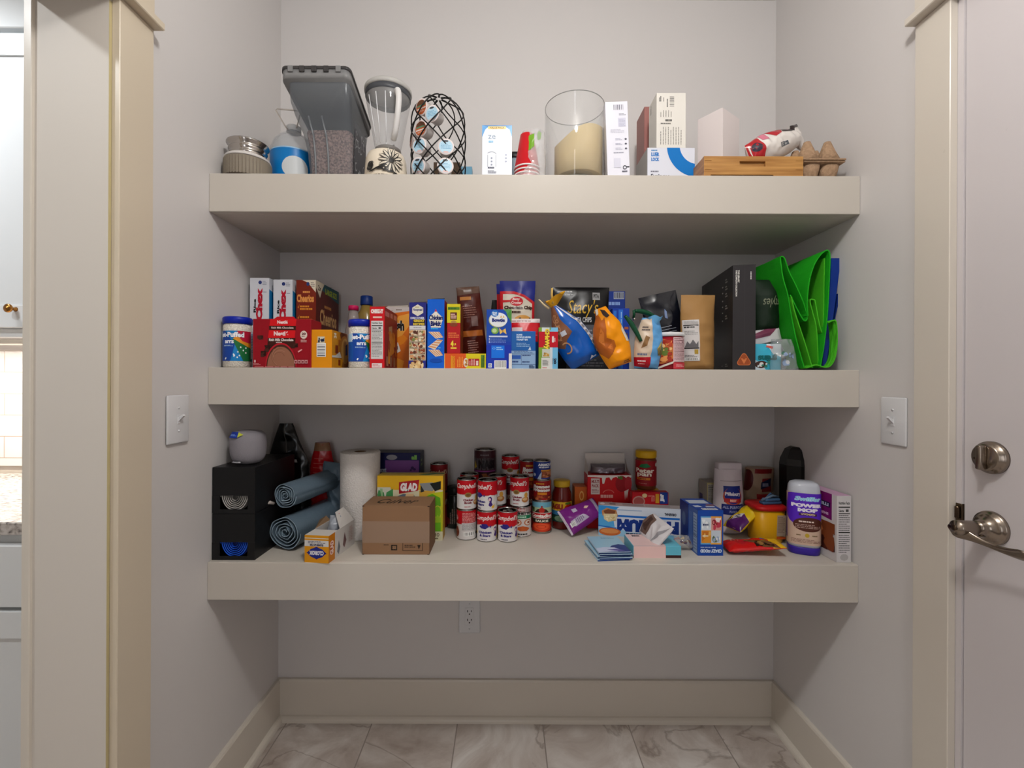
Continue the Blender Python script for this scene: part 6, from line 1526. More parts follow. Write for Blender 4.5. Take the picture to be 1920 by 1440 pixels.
# --------------------------------------------------------------- cans
TIN = mat((168, 166, 164), .22, metal=1.0); TIN2 = mat((120, 118, 116), .3, metal=1.0)
CR = (186, 14, 28); CW = (214, 210, 208); NAV = (46, 36, 120)
def label_art(mb, R, H, style, turn):
    z0, z1 = .0035, H - .0035
    C_ = cyl_canvas(mb, R + .0004, z0, z1, turn=turn, su=4)
    def band(y0, y1, c): mb.lathe([(R + .00035, z0 + (z1 - z0) * y0), (R + .00035, z0 + (z1 - z0) * y1)], mat(c, .35), n=56, cap=False)
    if style in ('broth', 'kids', 'plain'):
        band(0, .52, CW); band(.50, 1.0, CR)
        C_.text("Campbell's", 4, 68, 82, 22, (232, 226, 222), bold=.012, shear=.45)
        if style == 'broth':
            C_.ell(48, 50, 11, 8.5, (150, 116, 60)); C_.ell(48, 50, 7, 5.4, (110, 84, 44)); C_.text('Chicken', 32, 28, 34, 8, (120, 20, 44), bold=.05); C_.text('Broth', 36, 18, 24, 8, (120, 20, 44), bold=.05); C_.lines(36, 6, 26, 4, 1, (170, 60, 60), fill=.7)
            C_.ell(80, 22, 14, 10, (170, 110, 60)); C_.ell(82, 38, 7, 10, (206, 150, 60)); C_.ell(78, 24, 9, 5, (206, 170, 120))
        elif style == 'kids':
            C_.poly([(10, 52), (30, 58), (44, 52), (60, 46), (80, 54), (94, 50), (94, 44), (10, 44)], CW)
            C_.poly([(22, 50), (34, 60), (48, 60), (56, 50), (44, 42), (30, 44)], NAV); C_.poly([(56, 50), (62, 56), (62, 46)], NAV)
            C_.text('Chicken', 20, 26, 44, 8.5, NAV, bold=.05); C_.text('& Stars', 24, 15, 36, 8.5, NAV, bold=.05); C_.lines(28, 4, 28, 4, 1, (70, 60, 90), fill=.8)
            C_.poly([(74, 46), (82, 48), (86, 40), (84, 28), (88, 18), (80, 12), (74, 18), (78, 30), (72, 38)], (60, 30, 110)); C_.ell(78, 38, 4, 5, (226, 190, 190)); C_.poly([(84, 14), (96, 20), (94, 8), (86, 6)], (222, 176, 60)); C_.ell(8, 28, 5, 6, (226, 190, 120))
    elif style == 'back':
        band(0, .54, CW); band(.52, 1.0, CR); C_.poly([(34, 96), (100, 96), (100, 60), (34, 60)], (170, 20, 30)); C_.lines(36, 60, 54, 34, 8, (226, 170, 168), fill=.4); C_.rect(34, 30, 66, 28, (190, 186, 186)); C_.lines(36, 34, 58, 20, 6, (110, 104, 104), fill=.3)
        C_.text("l's", 4, 66, 14, 16, (232, 226, 222), bold=.02, shear=.3); C_.ell(12, 24, 12, 18, (130, 60, 40)); C_.blobs(2, 8, 18, 34, 8, [(176, 100, 60), (110, 40, 30)], size=7, seed=3); C_.barcode(40, 12, 38, 14, seed=4, n=16); C_.ell(88, 20, 5, 6, (60, 60, 60))
    elif style == 'spag':
        band(0, 1, (206, 200, 196)); band(.84, 1, CR); C_.lines(34, 90, 34, 5, 1, (226, 190, 190), fill=.8); C_.text('SPAGHETTIOS', 6, 76, 84, 9, (40, 34, 34), bold=.07); C_.rect(0, 62, 100, 12, (20, 120, 80)); C_.lines(20, 65, 56, 6, 1, (190, 220, 200), fill=.8)
        for cx_ in (32, 68): C_.ell(cx_, 48, 14, 11, (190, 110, 70)); C_.ell(cx_, 48, 10, 8, (226, 214, 200)); C_.ell(cx_ + 2, 48, 5, 4, (150, 70, 40))
        C_.poly([(26, 26), (36, 32), (50, 36), (64, 32), (76, 26), (64, 18), (40, 18)], (190, 90, 40)); C_.lines(18, 4, 64, 6, 1, (60, 60, 60), fill=.8); C_.rect(18, 34, 3, 1, (0, 0, 0)); C_.poly([(92, 60), (100, 50), (100, 60)], (222, 170, 50))
    elif style == 'tomato':
        band(0, 1, (150, 30, 24)); C_.rect(-20, 82, 140, 18, (110, 170, 190)); C_.rect(-20, 62, 140, 21, (170, 190, 150)); C_.blobs(-6, 66, 30, 16, 10, [(90, 110, 60), (60, 84, 44)], size=6, seed=2); C_.poly([(22, 62), (34, 76), (50, 82), (66, 76), (78, 62)], (60, 34, 26)); C_.ell(50, 74, 9, 9, (176, 40, 30)); C_.ell(50, 86, 3, 3, (150, 40, 30)); C_.rect(4, 46, 92, 20, (214, 206, 196)); C_.rect(6, 48, 88, 16, (186, 24, 28)); C_.text('Contadina', 10, 50, 78, 12, (232, 226, 220), bold=.05)
        C_.rect(16, 33, 68, 12, (40, 44, 34)); C_.text('SAUCE', 28, 35.5, 44, 7, (226, 220, 200), bold=.05); C_.ell(48, 18, 36, 15, (206, 60, 30)); C_.ell(48, 20, 28, 10, (224, 84, 44)); C_.ring(48, 20, 16, 6, 3, (190, 50, 26), ty=1.4); C_.rect(-20, 0, 140, 4, (120, 110, 96)); C_.ell(10, 10, 12, 8, (190, 40, 30))
    elif style == 'beans':
        band(0, 1, (150, 22, 24)); C_.lines(28, 82, 40, 8, 1, (220, 150, 40), fill=.8); C_.text('Beanee', 14, 62, 68, 18, (232, 228, 224), bold=.07, shear=.15); C_.text('Weenee', 12, 44, 70, 18, (232, 228, 224), bold=.07, shear=.15); C_.rect(34, 28, 34, 12, (214, 130, 30)); C_.blobs(4, 0, 92, 26, 24, [(120, 40, 20), (176, 80, 40), (90, 24, 16), (200, 110, 60)], size=7, seed=6)
    elif style == 'sausage':
        band(0, 1, (26, 50, 130)); C_.text('ARMOUR', 36, 76, 64, 16, (224, 226, 230), bold=.06); C_.lines(40, 64, 54, 9, 1, (206, 210, 220), fill=.9); C_.rect(48, 8, 50, 46, (120, 60, 30)); C_.rect(48, 46, 50, 8, (206, 140, 40)); C_.blobs(50, 8, 46, 36, 12, [(150, 80, 50), (190, 120, 80)], size=8, seed=2); C_.poly([(34, 0), (44, 30), (50, 44), (48, 0)], (170, 190, 214)); C_.ell(22, 24, 6, 9, (190, 196, 210))
    elif style == 'dark':
        band(0, 1, (60, 26, 34)); band(.42, .78, (130, 128, 132)); C_.text('NASI', 30, 46, 50, 26, (28, 20, 24), bold=.08); C_.rect(10, 36, 80, 4, (140, 60, 130)); C_.poly([(12, 44), (18, 70), (24, 50)], (190, 160, 60)); C_.poly([(40, 30), (56, 0), (64, 12), (54, 32)], (150, 90, 50)); C_.lines(36, 84, 34, 8, 1, (110, 100, 104))
    elif style == 'red':
        band(0, 1, (120, 20, 26)); C_.text("Campbell's", 4, 60, 82, 22, (206, 190, 160), bold=.012, shear=.45)
def can(lab, cx, Y, z, H, R, style, turn=0.0, name='soup_can', group=None):
    o = empty(name, lab, 'can', (PX(cx, 950, Y).x, Y, z)); face_view(o.location.x, Y)
    mb = MB(); mb.lathe([(R - .002, .0003), (R + .0005, .001), (R + .0005, .003), (R - .0004, .004), (R, .005), (R, H - .005), (R - .0004, H - .004)], TIN, n=56); label_art(mb, R, H, style, turn); mb.build('body', o)
    mb = MB(); mb.lathe([(R - .0004, H - .004), (R + .0007, H - .003), (R + .0007, H - .0008), (R - .0008, H), (R - .002, H - .001), (R - .0025, H - .004), (R * .55, H - .0045), (R * .5, H - .0038), (.0, H - .0038)], TIN, n=56)
    mb.tube([(.004 + .009 * math.cos(2 * PI * k / 14), .010 + .007 * math.sin(2 * PI * k / 14), H - .0028) for k in range(14)], .0008, TIN2, n=6, closed=True)
    mb.build('lid', o, label='silver lid with pull ring')
    return o
R1, HC = .0325, .1005
xs = 875; Ya = 1.541
can('soup can lying in the bottom left front, its nutrition panel and barcode turned outward'.replace('lying in', 'at'), 875, Ya, Z3, HC, R1, 'back')
can('chicken broth can on top of the front left stack', 875, Ya, Z3 + HC + .0003, HC, R1, 'broth', turn=12)
can('chicken and stars can at the bottom of the second front stack', 913, 1.526, Z3, HC, R1, 'kids', turn=2)
can('chicken and stars can atop the second front stack, only the end of the name visible', 914, 1.527, Z3 + HC + .0003, HC, R1, 'kids', turn=-38)
can('single unstacked chicken and stars can, furthest right of its kind in front', 952, 1.523, Z3, HC, R1, 'kids', turn=3)
can('lower soup can hidden behind the front left stack', 880, 1.612, Z3, HC, R1, 'plain', turn=50)
can('upper soup can whose grey lid shows behind the chicken broth can', 880, 1.612, Z3 + HC + .0003, HC + .002, R1, 'plain', turn=60)
can('lower soup can in the gap behind the two chicken and stars stacks', 932, 1.600, Z3, HC, R1, 'red', turn=20)
can('upper soup can between the two tallest front cans, half hidden behind them', 932, 1.598, Z3 + HC + .0003, HC, R1, 'broth', turn=-32)
can('ring pasta can with green band and cartoon eyes made of pasta', 978, 1.576, Z3, HC + .002, R1, 'spag', turn=8)
can('chicken broth can standing on the ring pasta can', 974, 1.574, Z3 + HC + .0023, HC, R1, 'broth', turn=-16)
can('tomato sauce can, bottom of the right hand stack of three', 1016, 1.612, Z3, HC + .012, R1 + .001, 'tomato', name='food_can')
can('dark red beans and franks can, middle of the right hand stack of three', 1016, 1.611, Z3 + HC + .0123, .073, R1 - .001, 'beans', name='food_can')
can('blue sausage can with a silver rim, top of the right hand stack of three', 1015.5, 1.610, Z3 + HC + .0856, .066, R1 - .002, 'sausage', name='food_can')
can('plain can under the big dark can with the metallic band', 908, 1.685, Z3, .155, .036, 'red', turn=40, name='food_can')
can('big dark can with a metallic band, tallest thing behind the soup cans', 909, 1.682, Z3 + .1553, .124, .0395, 'dark', name='food_can')
can('tall lower can under the rear soup can with the red label', 957, 1.690, Z3, .155, R1, 'red', turn=30)
can('rear soup can with red label against the back wall, right of the big dark can', 957, 1.690, Z3 + .1553, HC, R1, 'broth', turn=0)
can('lower dark red can behind the ring pasta stack', 990, 1.672, Z3, .14, .030, 'red', turn=60, name='food_can')
can('small dark red can with yellow mark behind and left of the blue can', 990, 1.672, Z3 + .1403, HC, .030, 'beans', turn=24, name='food_can')
can('lower red can behind the yellow trash bag box', 823, 1.66, Z3, .13, R1, 'red', turn=10)
can('upper red can with its lid showing above the yellow trash bag box', 823, 1.66, Z3 + .1303, HC, R1 - .001, 'red', turn=-4)
xj, Yj = at3(850, 990, .03)
jar('seasoning_jar', 'dark green and black jar between the yellow box and the soup cans', 'jar', (PX(853, 950, 1.655).x, 1.655, Z3),
    [('body', [(.026, .001), (.030, .006), (.031, .09), (.028, .115), (.024, .125)], mat((26, 32, 26), .25), lambda mb: (lambda C_: (C_.lines(30, 10, 30, 60, 4, (120, 100, 90), vert=True, fill=.6), C_.ell(20, 20, 12, 14, (90, 24, 26))))(cyl_canvas(mb, .0314, .01, .1)), None),
     ('lid', [(.027, .125), (.0285, .127), (.0285, .146), (.026, .148), (0, .148)], mat((30, 32, 30), .4), None)])

# pasta sauce jar
x, Y = at3(1053, 994, .034)
def ragu(mb):
    C_ = cyl_canvas(mb, .0362, .028, .100, su=4); C_.rect(-30, 0, 160, 100, (24, 60, 60)); C_.rect(-30, 56, 160, 44, (222, 176, 40)); C_.rect(-30, 36, 160, 20, (60, 130, 180)); C_.text('RAGU', 4, 62, 50, 28, (150, 50, 30), bold=.1); C_.ell(76, 66, 18, 24, (190, 34, 24)); C_.ell(62, 40, 12, 20, (200, 44, 28)); C_.ell(72, 92, 12, 6, (90, 120, 40)); C_.ell(44, 18, 18, 14, (120, 150, 120)); C_.ell(14, 16, 12, 10, (40, 80, 40))
jar('sauce_jar', 'red pasta sauce jar with a yellow lid, right of the stack of three cans', 'jar', (x, Y, Z3),
    [('body', [(.032, .001), (.0355, .006), (.0355, .105), (.034, .125), (.027, .145), (.0265, .152)], mat((110, 26, 18), .1), ragu, None),
     ('lid', [(.0285, .150), (.030, .152), (.030, .170), (.028, .172), (0, .172)], mat((206, 166, 40), .4), None, 'mustard yellow lid')])
F_, mb, fin, (W, H, D) = carton('tea_box', 'narrow orange box between the pasta sauce jar and the strawberry box', 'box', 1078, 1103, 913, 1.655, Z3, .06, (196, 96, 30))
C_ = F_['front']; C_.ring(52, 78, 17, 12, 6, (226, 170, 90), ty=4); C_.text('A', 42, 54, 16, 6, (230, 190, 130), bold=.03); C_.ell(50, 34, 20, 8, (214, 160, 90)); C_.ell(44, 30, 10, 5, (240, 210, 150)); fin()

# strawberry yoghurt multipack, open
F_, mb, fin, (W, H, D) = carton('multipack_box', 'red strawberry multipack box with its grey inner lid standing open', 'box', 1102, 1184, 891, 1.64, Z3, .07, (196, 16, 24))
C_ = F_['front']; CRM = (226, 220, 212)
C_.poly([(0, 100), (100, 100), (100, 96), (92, 94), (80, 97), (70, 93), (66, 97), (58, 95), (54, 90), (50, 96), (42, 95), (38, 84), (34, 84), (33, 95), (20, 96), (0, 97)], CRM)
C_.rect(8, 64, 20, 30, (214, 200, 196)); C_.text('MULTI', 9.5, 85, 17, 6, (150, 60, 60), bold=.04); C_.text('PACK', 10, 77, 16, 6, (150, 60, 60), bold=.04); C_.lines(10, 67, 16, 7, 3, (150, 80, 80))
C_.ell(78, 84, 14, 15, (150, 14, 26)); C_.ell(93, 84, 8, 14, (170, 34, 44)); C_.poly([(84, 70), (94, 74), (90, 56), (88, 68), (86, 54)], (228, 214, 206)); C_.blobs(66, 92, 14, 6, 4, [(80, 110, 40)], size=4, seed=2)
C_.ring(48, 64, 14, 9, 1.4, (222, 120, 110), a0=20, a1=160, ty=1); C_.text('Milano Gyro', 30, 56, 38, 8, (232, 170, 160), bold=.02, shear=.3) if False else C_.lines(30, 57, 38, 7, 1, (232, 170, 160), fill=.8); C_.lines(34, 46, 30, 5, 1, (226, 150, 140), fill=.8); C_.text('STRAWBERRY', 24, 37, 48, 5.5, (230, 180, 172), bold=.03)
C_.ell(38, 26, 9, 6, (190, 150, 130)); C_.ell(62, 26, 9, 6, (190, 150, 130)); C_.lines(8, 22, 12, 4, 2, (210, 120, 110)); fin()
lx = PX(1102, 890, 1.64).x; zt = Z3 + H
mb = MB(); G_ = mat((214, 206, 200), .6)
mb.add([(0, D, 0), (W * .96, D, 0), (W * .96, D + .004, .068), (.004, D + .004, .068)], [[0, 1, 2, 3]], G_); mb.add([(0, D, 0), (0, 0, 0), (.006, .03, .02), (.004, D + .002, .05)], [[0, 1, 2, 3]], G_); mb.add([(W, D, 0), (W, 0, 0), (W - .006, .03, .02), (W - .004, D + .002, .05)], [[0, 1, 2, 3]], G_)
o = mb.build('open_lid', loc=(lx, 1.64, zt + .0002)); tag(o, 'grey inside of the raised lid above the strawberry multipack box', 'box lid')
mb = MB(); bg = Bag(W * .8, .035, .05, amp=.008, sc=30, seed=7); bg.build(mb, mat((120, 112, 120), .2, metal=.6)); tag(mb.build('foil_pouch', loc=(lx + W * .5, 1.675, zt + .0008)), 'crumpled dark foil pouch poking out of the strawberry multipack', 'pouch')

# peanut butter jars
def pbjar(lab, cx, Y, z, H, art, turn=0):
    R = .0362
    def lbl(mb):
        if not art: return
        C_ = cyl_canvas(mb, R + .0005, .016, H - .034, su=4, turn=turn); C_.rect(-30, 0, 160, 100, (140, 14, 24)); C_.poly([(26, 74), (34, 86), (52, 90), (64, 78), (50, 72)], (14, 110, 60)); C_.text('Peter', 14, 52, 62, 18, (232, 222, 206), bold=.035); C_.text('pan', 20, 34, 46, 17, (232, 222, 206), bold=.035); C_.rect(20, 24, 42, 9, (206, 120, 30)); C_.lines(24, 26, 34, 5, 1, (120, 30, 20), fill=.8); C_.ell(88, 84, 8, 8, (206, 200, 190)); C_.lines(26, 8, 34, 4, 1, (190, 120, 110))
    jar('peanut_butter_jar', lab, 'jar', (PX(cx, 900, Y).x, Y, z),
        [('body', [(R - .004, .001), (R - .001, .005), (R - .001, .012), (R, .016), (R, H - .034), (R - .003, H - .026), (R - .007, H - .024)], mat((104, 54, 26), .15), lbl, None),
         ('lid', [(R - .001, H - .025), (R + .0008, H - .023), (R + .0008, H - .003), (R - .002, H), (0, H)], mat((206, 160, 20), .4), None, 'yellow lid')])
pbjar('lower peanut butter jar, mostly hidden, carrying the other jar on its yellow lid', 1215, 1.655, Z3, .143, False)
pbjar('upper peanut butter jar with a red label, standing on another yellow lid', 1211, 1.648, Z3 + .1433, .139, True, turn=2)
F_, mb, fin, (W, H, D) = carton('candy_box', 'low red box with a pale heart and blue end panel behind the saltine box', 'box', 1186, 1254, 923, 1.586, Z3, .03, (176, 14, 26))
C_ = F_['front']; C_.ell(18, 78, 17, 13, (176, 130, 120)); C_.ell(18, 78, 14, 10, (150, 70, 66)); C_.ell(34, 92, 7, 5, (214, 190, 140)); C_.lines(44, 88, 22, 6, 1, (214, 120, 110)); C_.rect(64, 74, 10, 22, (206, 150, 40)); C_.rect(76, 72, 22, 28, (28, 60, 140)); 
C_.text('Jif', 77, 76, 12, 20, (230, 232, 236), bold=.08, rot=90); C_.lines(52, 78, 10, 14, 3, (220, 140, 130), vert=True); fin()

# purple snack bag
mb = MB(); mb.mx = R3(x=-38) @ R3(y=62); bg = Bag(.094, .140, .038, prof=lambda v: (0, .86 + .14 * math.cos(3 * v)), amp=.006, sc=22, seed=121)
bg.build(mb, mat((116, 34, 122), .3)); C_ = bg.canvas(mb, rough=.25); C_.rect(0, 88, 100, 8, (170, 160, 180)); C_.rect(0, 0, 100, 4, (206, 196, 210)); C_.poly([(60, 12), (84, 18), (80, 60), (56, 50)], (180, 168, 190)); C_.barcode(64, 8, 16, 14, seed=3, n=9); C_.rect(20, 30, 16, 12, (190, 180, 200)); C_.poly([(26, 66), (36, 74), (42, 66), (34, 60)], (226, 190, 170)); C_.lines(60, 24, 18, 24, 5, (110, 90, 130))
x, Y = at3(1060, 1003)
tag(mb.build('snack_bag', loc=(x - .004, Y - .004, Z3 + .040)), 'purple and white snack bag lying left of the saltine box', 'bag')

# saltine box, lying upside down
x, Y = at3(1122, 1003); rz = math.radians(-10.5)
W, H, D = .272, .1035, .044
mb = MB(); mb.box((0, 0, 0), (W, D, H), mat((196, 208, 222), .4), bev=.001); F = faces_of(mb, W, H, D, .38); C_ = F['front']
C_.rect(0, 0, 100, 100, (206, 212, 222)); C_.poly([(0, 100), (24, 96), (18, 62), (20, 30), (0, 24)], (80, 160, 214)); C_.poly([(0, 100), (0, 70), (14, 76), (26, 97)], (50, 140, 206)); C_.rect(0, 0, 100, 14, (120, 180, 220)); C_.poly([(0, 0), (42, 0), (34, 18), (22, 30), (0, 30)], (150, 196, 226))
C_.rect(22, 64, 76, 6.5, (24, 104, 190)); C_.poly([(0, 34), (22, 28), (22, 24), (0, 30)], (24, 104, 190)); C_.rect(23, 86, 30, 3, (150, 170, 196))
C_.text('PREMIUM', 23, 17, 74, 42, (24, 52, 130), bold=.09, rot=180)
C_.text('ORIGINAL', 80, 76, 14, 9, (50, 54, 70), bold=.06, rot=180); C_.lines(80, 66.5, 12, 6, 1, (80, 84, 96), fill=.8) if False else None
C_.poly([(4, 82), (10, 92), (22, 86), (24, 66), (14, 60), (5, 66)], (190, 130, 76)); C_.poly([(6, 82), (12, 88), (21, 84), (20, 74), (8, 72)], (120, 66, 36)); C_.poly([(6, 72), (23, 74), (22, 52), (12, 46), (7, 54)], (214, 196, 150)); C_.blobs(8, 50, 13, 22, 12, [(190, 160, 100), (232, 218, 180)], size=1.2, seed=4, asp=2)
C_.ell(14, 14, 13.5, 13, (196, 104, 50)); C_.ell(14, 16, 11, 8, (214, 140, 80)); C_.poly([(90, 2), (99, 2), (97, 14)], (170, 24, 40)); C_.lines(34, 8, 24, 6, 1, (40, 44, 70), fill=.8)
T_ = F['top']; T_.rect(0, 0, 100, 100, (170, 160, 160)); T_.lines(14, 30, 10, 40, 1, (60, 50, 50), fill=.8); T_.rect(30, 20, 26, 60, (140, 130, 130)); T_.rect(58, 20, 30, 60, (150, 142, 142)); T_.ell(5, 50, 3, 30, (226, 226, 230))
tag(mb.build('cracker_box', loc=(x, Y, Z3), rz=rz), 'long pale blue saltine box lying upside down in the middle right', 'cracker box')

# pink and light blue flat box with foil packet
x, Y = at3(1188, 1046)
F_, mb, fin, (W, H, D) = carton('flat_box', 'flat pale blue box with a pink band, under the torn silver packet', 'box', 1188, 1278, 1024, Y, Z3, .105, (96, 178, 200), rough=.35)
C_ = F_['front']; C_.rect(0, 0, 100, 24, (60, 34, 30)); C_.rect(1, 0, 67, 100, (226, 190, 186)); C_.rect(66.5, 0, 1, 100, (200, 160, 156)); T_ = F_['top']; T_.rect(1, 0, 67, 100, (222, 190, 188)); T_.lines(14, 78, 22, 16, 1, (50, 34, 34), fill=.8); fin(); zt = Z3 + H
mb = MB(); mb.mx = R3(x=-80, y=-50, z=0); bg = Bag(.088, .118, .028, prof=lambda v: (0, 1 - .1 * v), tprof=lambda v: min(1, v * 5 + .15) * (.5 + .5 * v), amp=.006, sc=24, seed=131)
FW = mat((206, 202, 204), .3); bg.build(mb, FW); C_ = bg.canvas(mb); C_.poly([(14, 62), (86, 66), (94, 98), (50, 100), (8, 96)], (104, 84, 76)); C_.poly([(24, 70), (80, 74), (84, 92), (30, 92)], (70, 50, 44)); C_.poly([(10, 30), (60, 26), (92, 8), (40, 16)], (150, 148, 152))
o = mb.build('foil_packet', loc=(PX(1240, 1010, Y + .035).x, Y + .008, zt + .017)); tag(o, 'torn open silver white packet lying on the pink and pale blue box', 'packet')

# stack of booklets / sachets
x, Y = at3(1150, 1052)
SC = [((120, 170, 200), (24, 60, 130)), ((60, 110, 160), (20, 50, 110)), ((50, 100, 150), (30, 60, 100)), ((110, 160, 190), (16, 40, 90)), ((70, 120, 170), (20, 44, 90))]
for k in range(5):
    mb = MB(); W, D, t = .098, .140, .0046
    zz = 0; mb.box((-W / 2, 0, 0), (W / 2, D, t), mat((170, 190, 206), .4), bev=.0006)
    C_ = Canvas(mb, lambda u, v, e: ((u - .5) * W, v * D, t + e), rough=.3); C_.rect(1, 1, 98, 98, (150, 190, 212))
    if k == 4:
        C_.poly([(1, 1), (99, 1), (99, 40), (80, 46), (56, 38), (40, 22), (20, 16)], (34, 56, 120)); C_.poly([(1, 1), (1, 24), (30, 30), (60, 26), (74, 10), (60, 4)], (190, 200, 224)); C_.poly([(30, 14), (60, 18), (86, 8), (70, 4)], (90, 80, 150)); C_.lines(40, 82, 44, 8, 2, (80, 120, 160), fill=.4)
    Cf = Canvas(mb, lambda u, v, e: ((u - .5) * W, -e, v * t), rough=.3); Cf.rect(0, 0, 100, 70, SC[k][1])
    lab = ('lowest pale blue sachet of the small stack at the shelf edge', 'second lowest sachet of the small blue stack', 'middle sachet of the small blue stack of five', 'second from top sachet of the small blue stack', 'topmost sachet with a dark blue wave picture, on the small stack')[k]
    o = mb.build('sachet', loc=(x + (-.004, .002, -.003, .003, 0)[k] + .006, Y + (.002, 0, .003, .001, .004)[k], Z3 + k * (t + .0004) + .0002), rz=math.radians((6, 3, 7, 2.5, 4)[k])); tag(o, lab, 'sachet', 'stack of blue sachets')

# toaster pastry boxes, upside down
x, Y = at3(1333, 1042)
F_, mb, fin, (W, H, D) = carton('pastry_box', 'blue toaster pastry box with a four picture collage on its end, nearer of the pair', 'box', 1309, 1357, 957, Y, Z3, .070, (24, 70, 160), sides=dict(top=(24, 64, 150), left=(56, 90, 160)))
C_ = F_['front']; C_.rect(11, 25, 82, 62, (226, 160, 40)); C_.rect(11, 25, 40, 62, (90, 160, 210)); C_.rect(14, 28, 76, 56, (206, 140, 60)); C_.rect(14, 56, 38, 28, (206, 214, 222)); C_.rect(52, 56, 38, 28, (210, 150, 140)); C_.rect(14, 28, 38, 28, (214, 140, 40)); C_.rect(52, 28, 38, 28, (196, 206, 216))
C_.blobs(16, 60, 34, 20, 6, [(232, 236, 238), (190, 200, 206)], size=6, seed=1); C_.lines(20, 66, 28, 5, 1, (40, 50, 90), fill=.8); C_.blobs(60, 56, 30, 28, 10, [(150, 40, 40), (228, 220, 216), (190, 60, 80)], size=6, seed=2); C_.ring(62, 74, 7, 6, 2.4, (120, 30, 40)); C_.blobs(16, 30, 34, 24, 8, [(226, 180, 90), (190, 110, 40)], size=7, seed=3); C_.lines(18, 42, 28, 4, 1, (236, 220, 190), fill=.8); C_.blobs(56, 30, 30, 24, 8, [(150, 170, 200), (226, 226, 226), (90, 110, 80)], size=6, seed=4)
C_.text('CRAZY GOOD', 9, 7, 84, 8, (200, 214, 236), bold=.08, rot=180); C_.lines(10, 17, 80, 4, 1, (150, 170, 210), fill=.6)
T_ = F_['top']; T_.barcode(24, 8, 60, 24, seed=6); T_.poly([(10, 50), (40, 54), (30, 80), (6, 76)], (190, 200, 214)); T_.rect(54, 50, 36, 16, (190, 200, 214)); T_.poly([(60, 76), (96, 72), (96, 96), (70, 96)], (150, 100, 90))
L_ = F_['left']; L_.rect(54, 4, 38, 86, (150, 168, 196)); L_.lines(58, 8, 30, 78, 12, (60, 70, 110), fill=.25); L_.rect(54, 40, 38, 1.4, (30, 40, 80)); L_.rect(8, 10, 36, 78, (70, 104, 170)); fin()
PXL = PX(1309, (957 + CY) / 2, Y).x
F_, mb, fin, (W, H, D) = carton('pastry_box', 'blue toaster pastry box standing directly behind its twin', 'box', 1309, 1357, 936, Y + .072, Z3, .070, (22, 60, 150), sides=dict(top=(26, 66, 150), left=(18, 40, 110)), H=H, W=W)
mb.mx = Matrix()
T_ = F_['top']; T_.rect(10, 10, 80, 60, (190, 200, 214)); L_ = F_['left']; L_.ell(50, 60, 20, 16, (70, 90, 130)); o = fin(); o.location.x = PXL
mb = MB(); mb.mx = R3(x=-60); bg = Bag(.06, .05, .02, amp=.005, sc=36, seed=17); bg.build(mb, GLASS((200, 196, 190), .35, .9)); C_ = bg.canvas(mb); C_.blobs(10, 10, 80, 70, 10, [(120, 96, 90), (190, 176, 150), (90, 80, 100)], size=8, seed=4)
x, Y = at3(1292, 1036); tag(mb.build('clear_packet', loc=(x, Y + .012, Z3 + .010)), 'small crinkled clear packet between the pink box and blue pastry box', 'packet')

# cream box, flour, tan bag
F_, mb, fin, (W, H, D) = carton('baking_box', 'cream box with a nutrition panel, left of the flour bag', 'box', 1326, 1351, 905, 1.655, Z3, .07, (196, 184, 130), sides=dict(top=(150, 140, 132), left=(168, 158, 150)))
C_ = F_['front']; C_.facts(6, 40, 84, 56, bg=(190, 184, 172)); F_['left'].rect(10, 50, 40, 20, (70, 60, 110)); fin()
mb = MB(); bg = Bag(.105, .224, .075, prof=lambda v: (0, 1 - .10 * max(0, (v - .5) / .5)), tprof=lambda v: min(1, (v / .03 + .6)) * (1 - .35 * max(0, (v - .6) / .4)), amp=.004, sc=16, seed=141); FLR = mat((206, 196, 200), .7); bg.build(mb, FLR)
C_ = bg.canvas(mb, rough=.5); f0 = C_.fn; C_.fn = lambda u, v, e: f0(u, v + .09 if v < .75 else v, e); NB = (26, 36, 110); C_.rect(20, 50, 58, 16, (24, 44, 120)); C_.ell(50, 50, 31, 15, (190, 80, 40)); C_.ell(50, 52, 27, 13.5, (26, 44, 130)); C_.text('Pillsbury', 24, 50, 52, 7, (226, 220, 226), bold=.05); C_.rect(22, 41, 56, 6, (170, 40, 44)); C_.text('BEST', 40, 42, 20, 3.6, (230, 180, 160), bold=.05); C_.rect(16, 22, 70, 16, NB); C_.text('ALL PURPOSE', 19, 31, 62, 4.4, (150, 156, 196), bold=.04); C_.text('FLOUR', 38, 25, 26, 3.4, (150, 156, 196), bold=.04); C_.rect(12, 82, 76, .8, (150, 140, 144))
fo_ = mb.build('flour_bag', loc=(PX(1369, 900, 1.60).x, 1.615, Z3)); tag(fo_, 'white paper flour bag with a blue and orange round label', 'bag')
mb = MB(); mb.box((-.042, -.018, 0), (.042, .018, .026), FLR, bev=.006, seg=3); o = mb.build('rolled_top', fo_, loc=(0, 0, .220))
mb = MB(); bg = Bag(.118, .215, .08, prof=lambda v: (.006 * v, 1 - .12 * v), tprof=lambda v: 1 - .3 * v, amp=.008, sc=15, seed=151); bg.build(mb, mat((156, 128, 104), .45)); C_ = bg.canvas(mb)
C_.ell(4, 80, 14, 18, (80, 24, 24)); C_.rect(20, 92, 60, 8, (120, 24, 26)); C_.rect(44, 62, 36, 22, (120, 30, 30)); C_.poly([(40, 66), (78, 72), (80, 84), (42, 78)], (20, 30, 60)); C_.text('HAMILTON', 45, 70, 32, 8, (130, 130, 150), bold=.04, shear=.2) if False else C_.lines(46, 70, 30, 7, 1, (130, 130, 150), fill=.8); C_.rect(30, 50, 70, 8, (150, 26, 30)); C_.facts(84, 30, 26, 30); 
tag(mb.build('baking_bag', loc=(PX(1430, 900, 1.645).x, 1.68, Z3)), 'tan and red printed bag behind the yellow tub with red lid', 'bag')

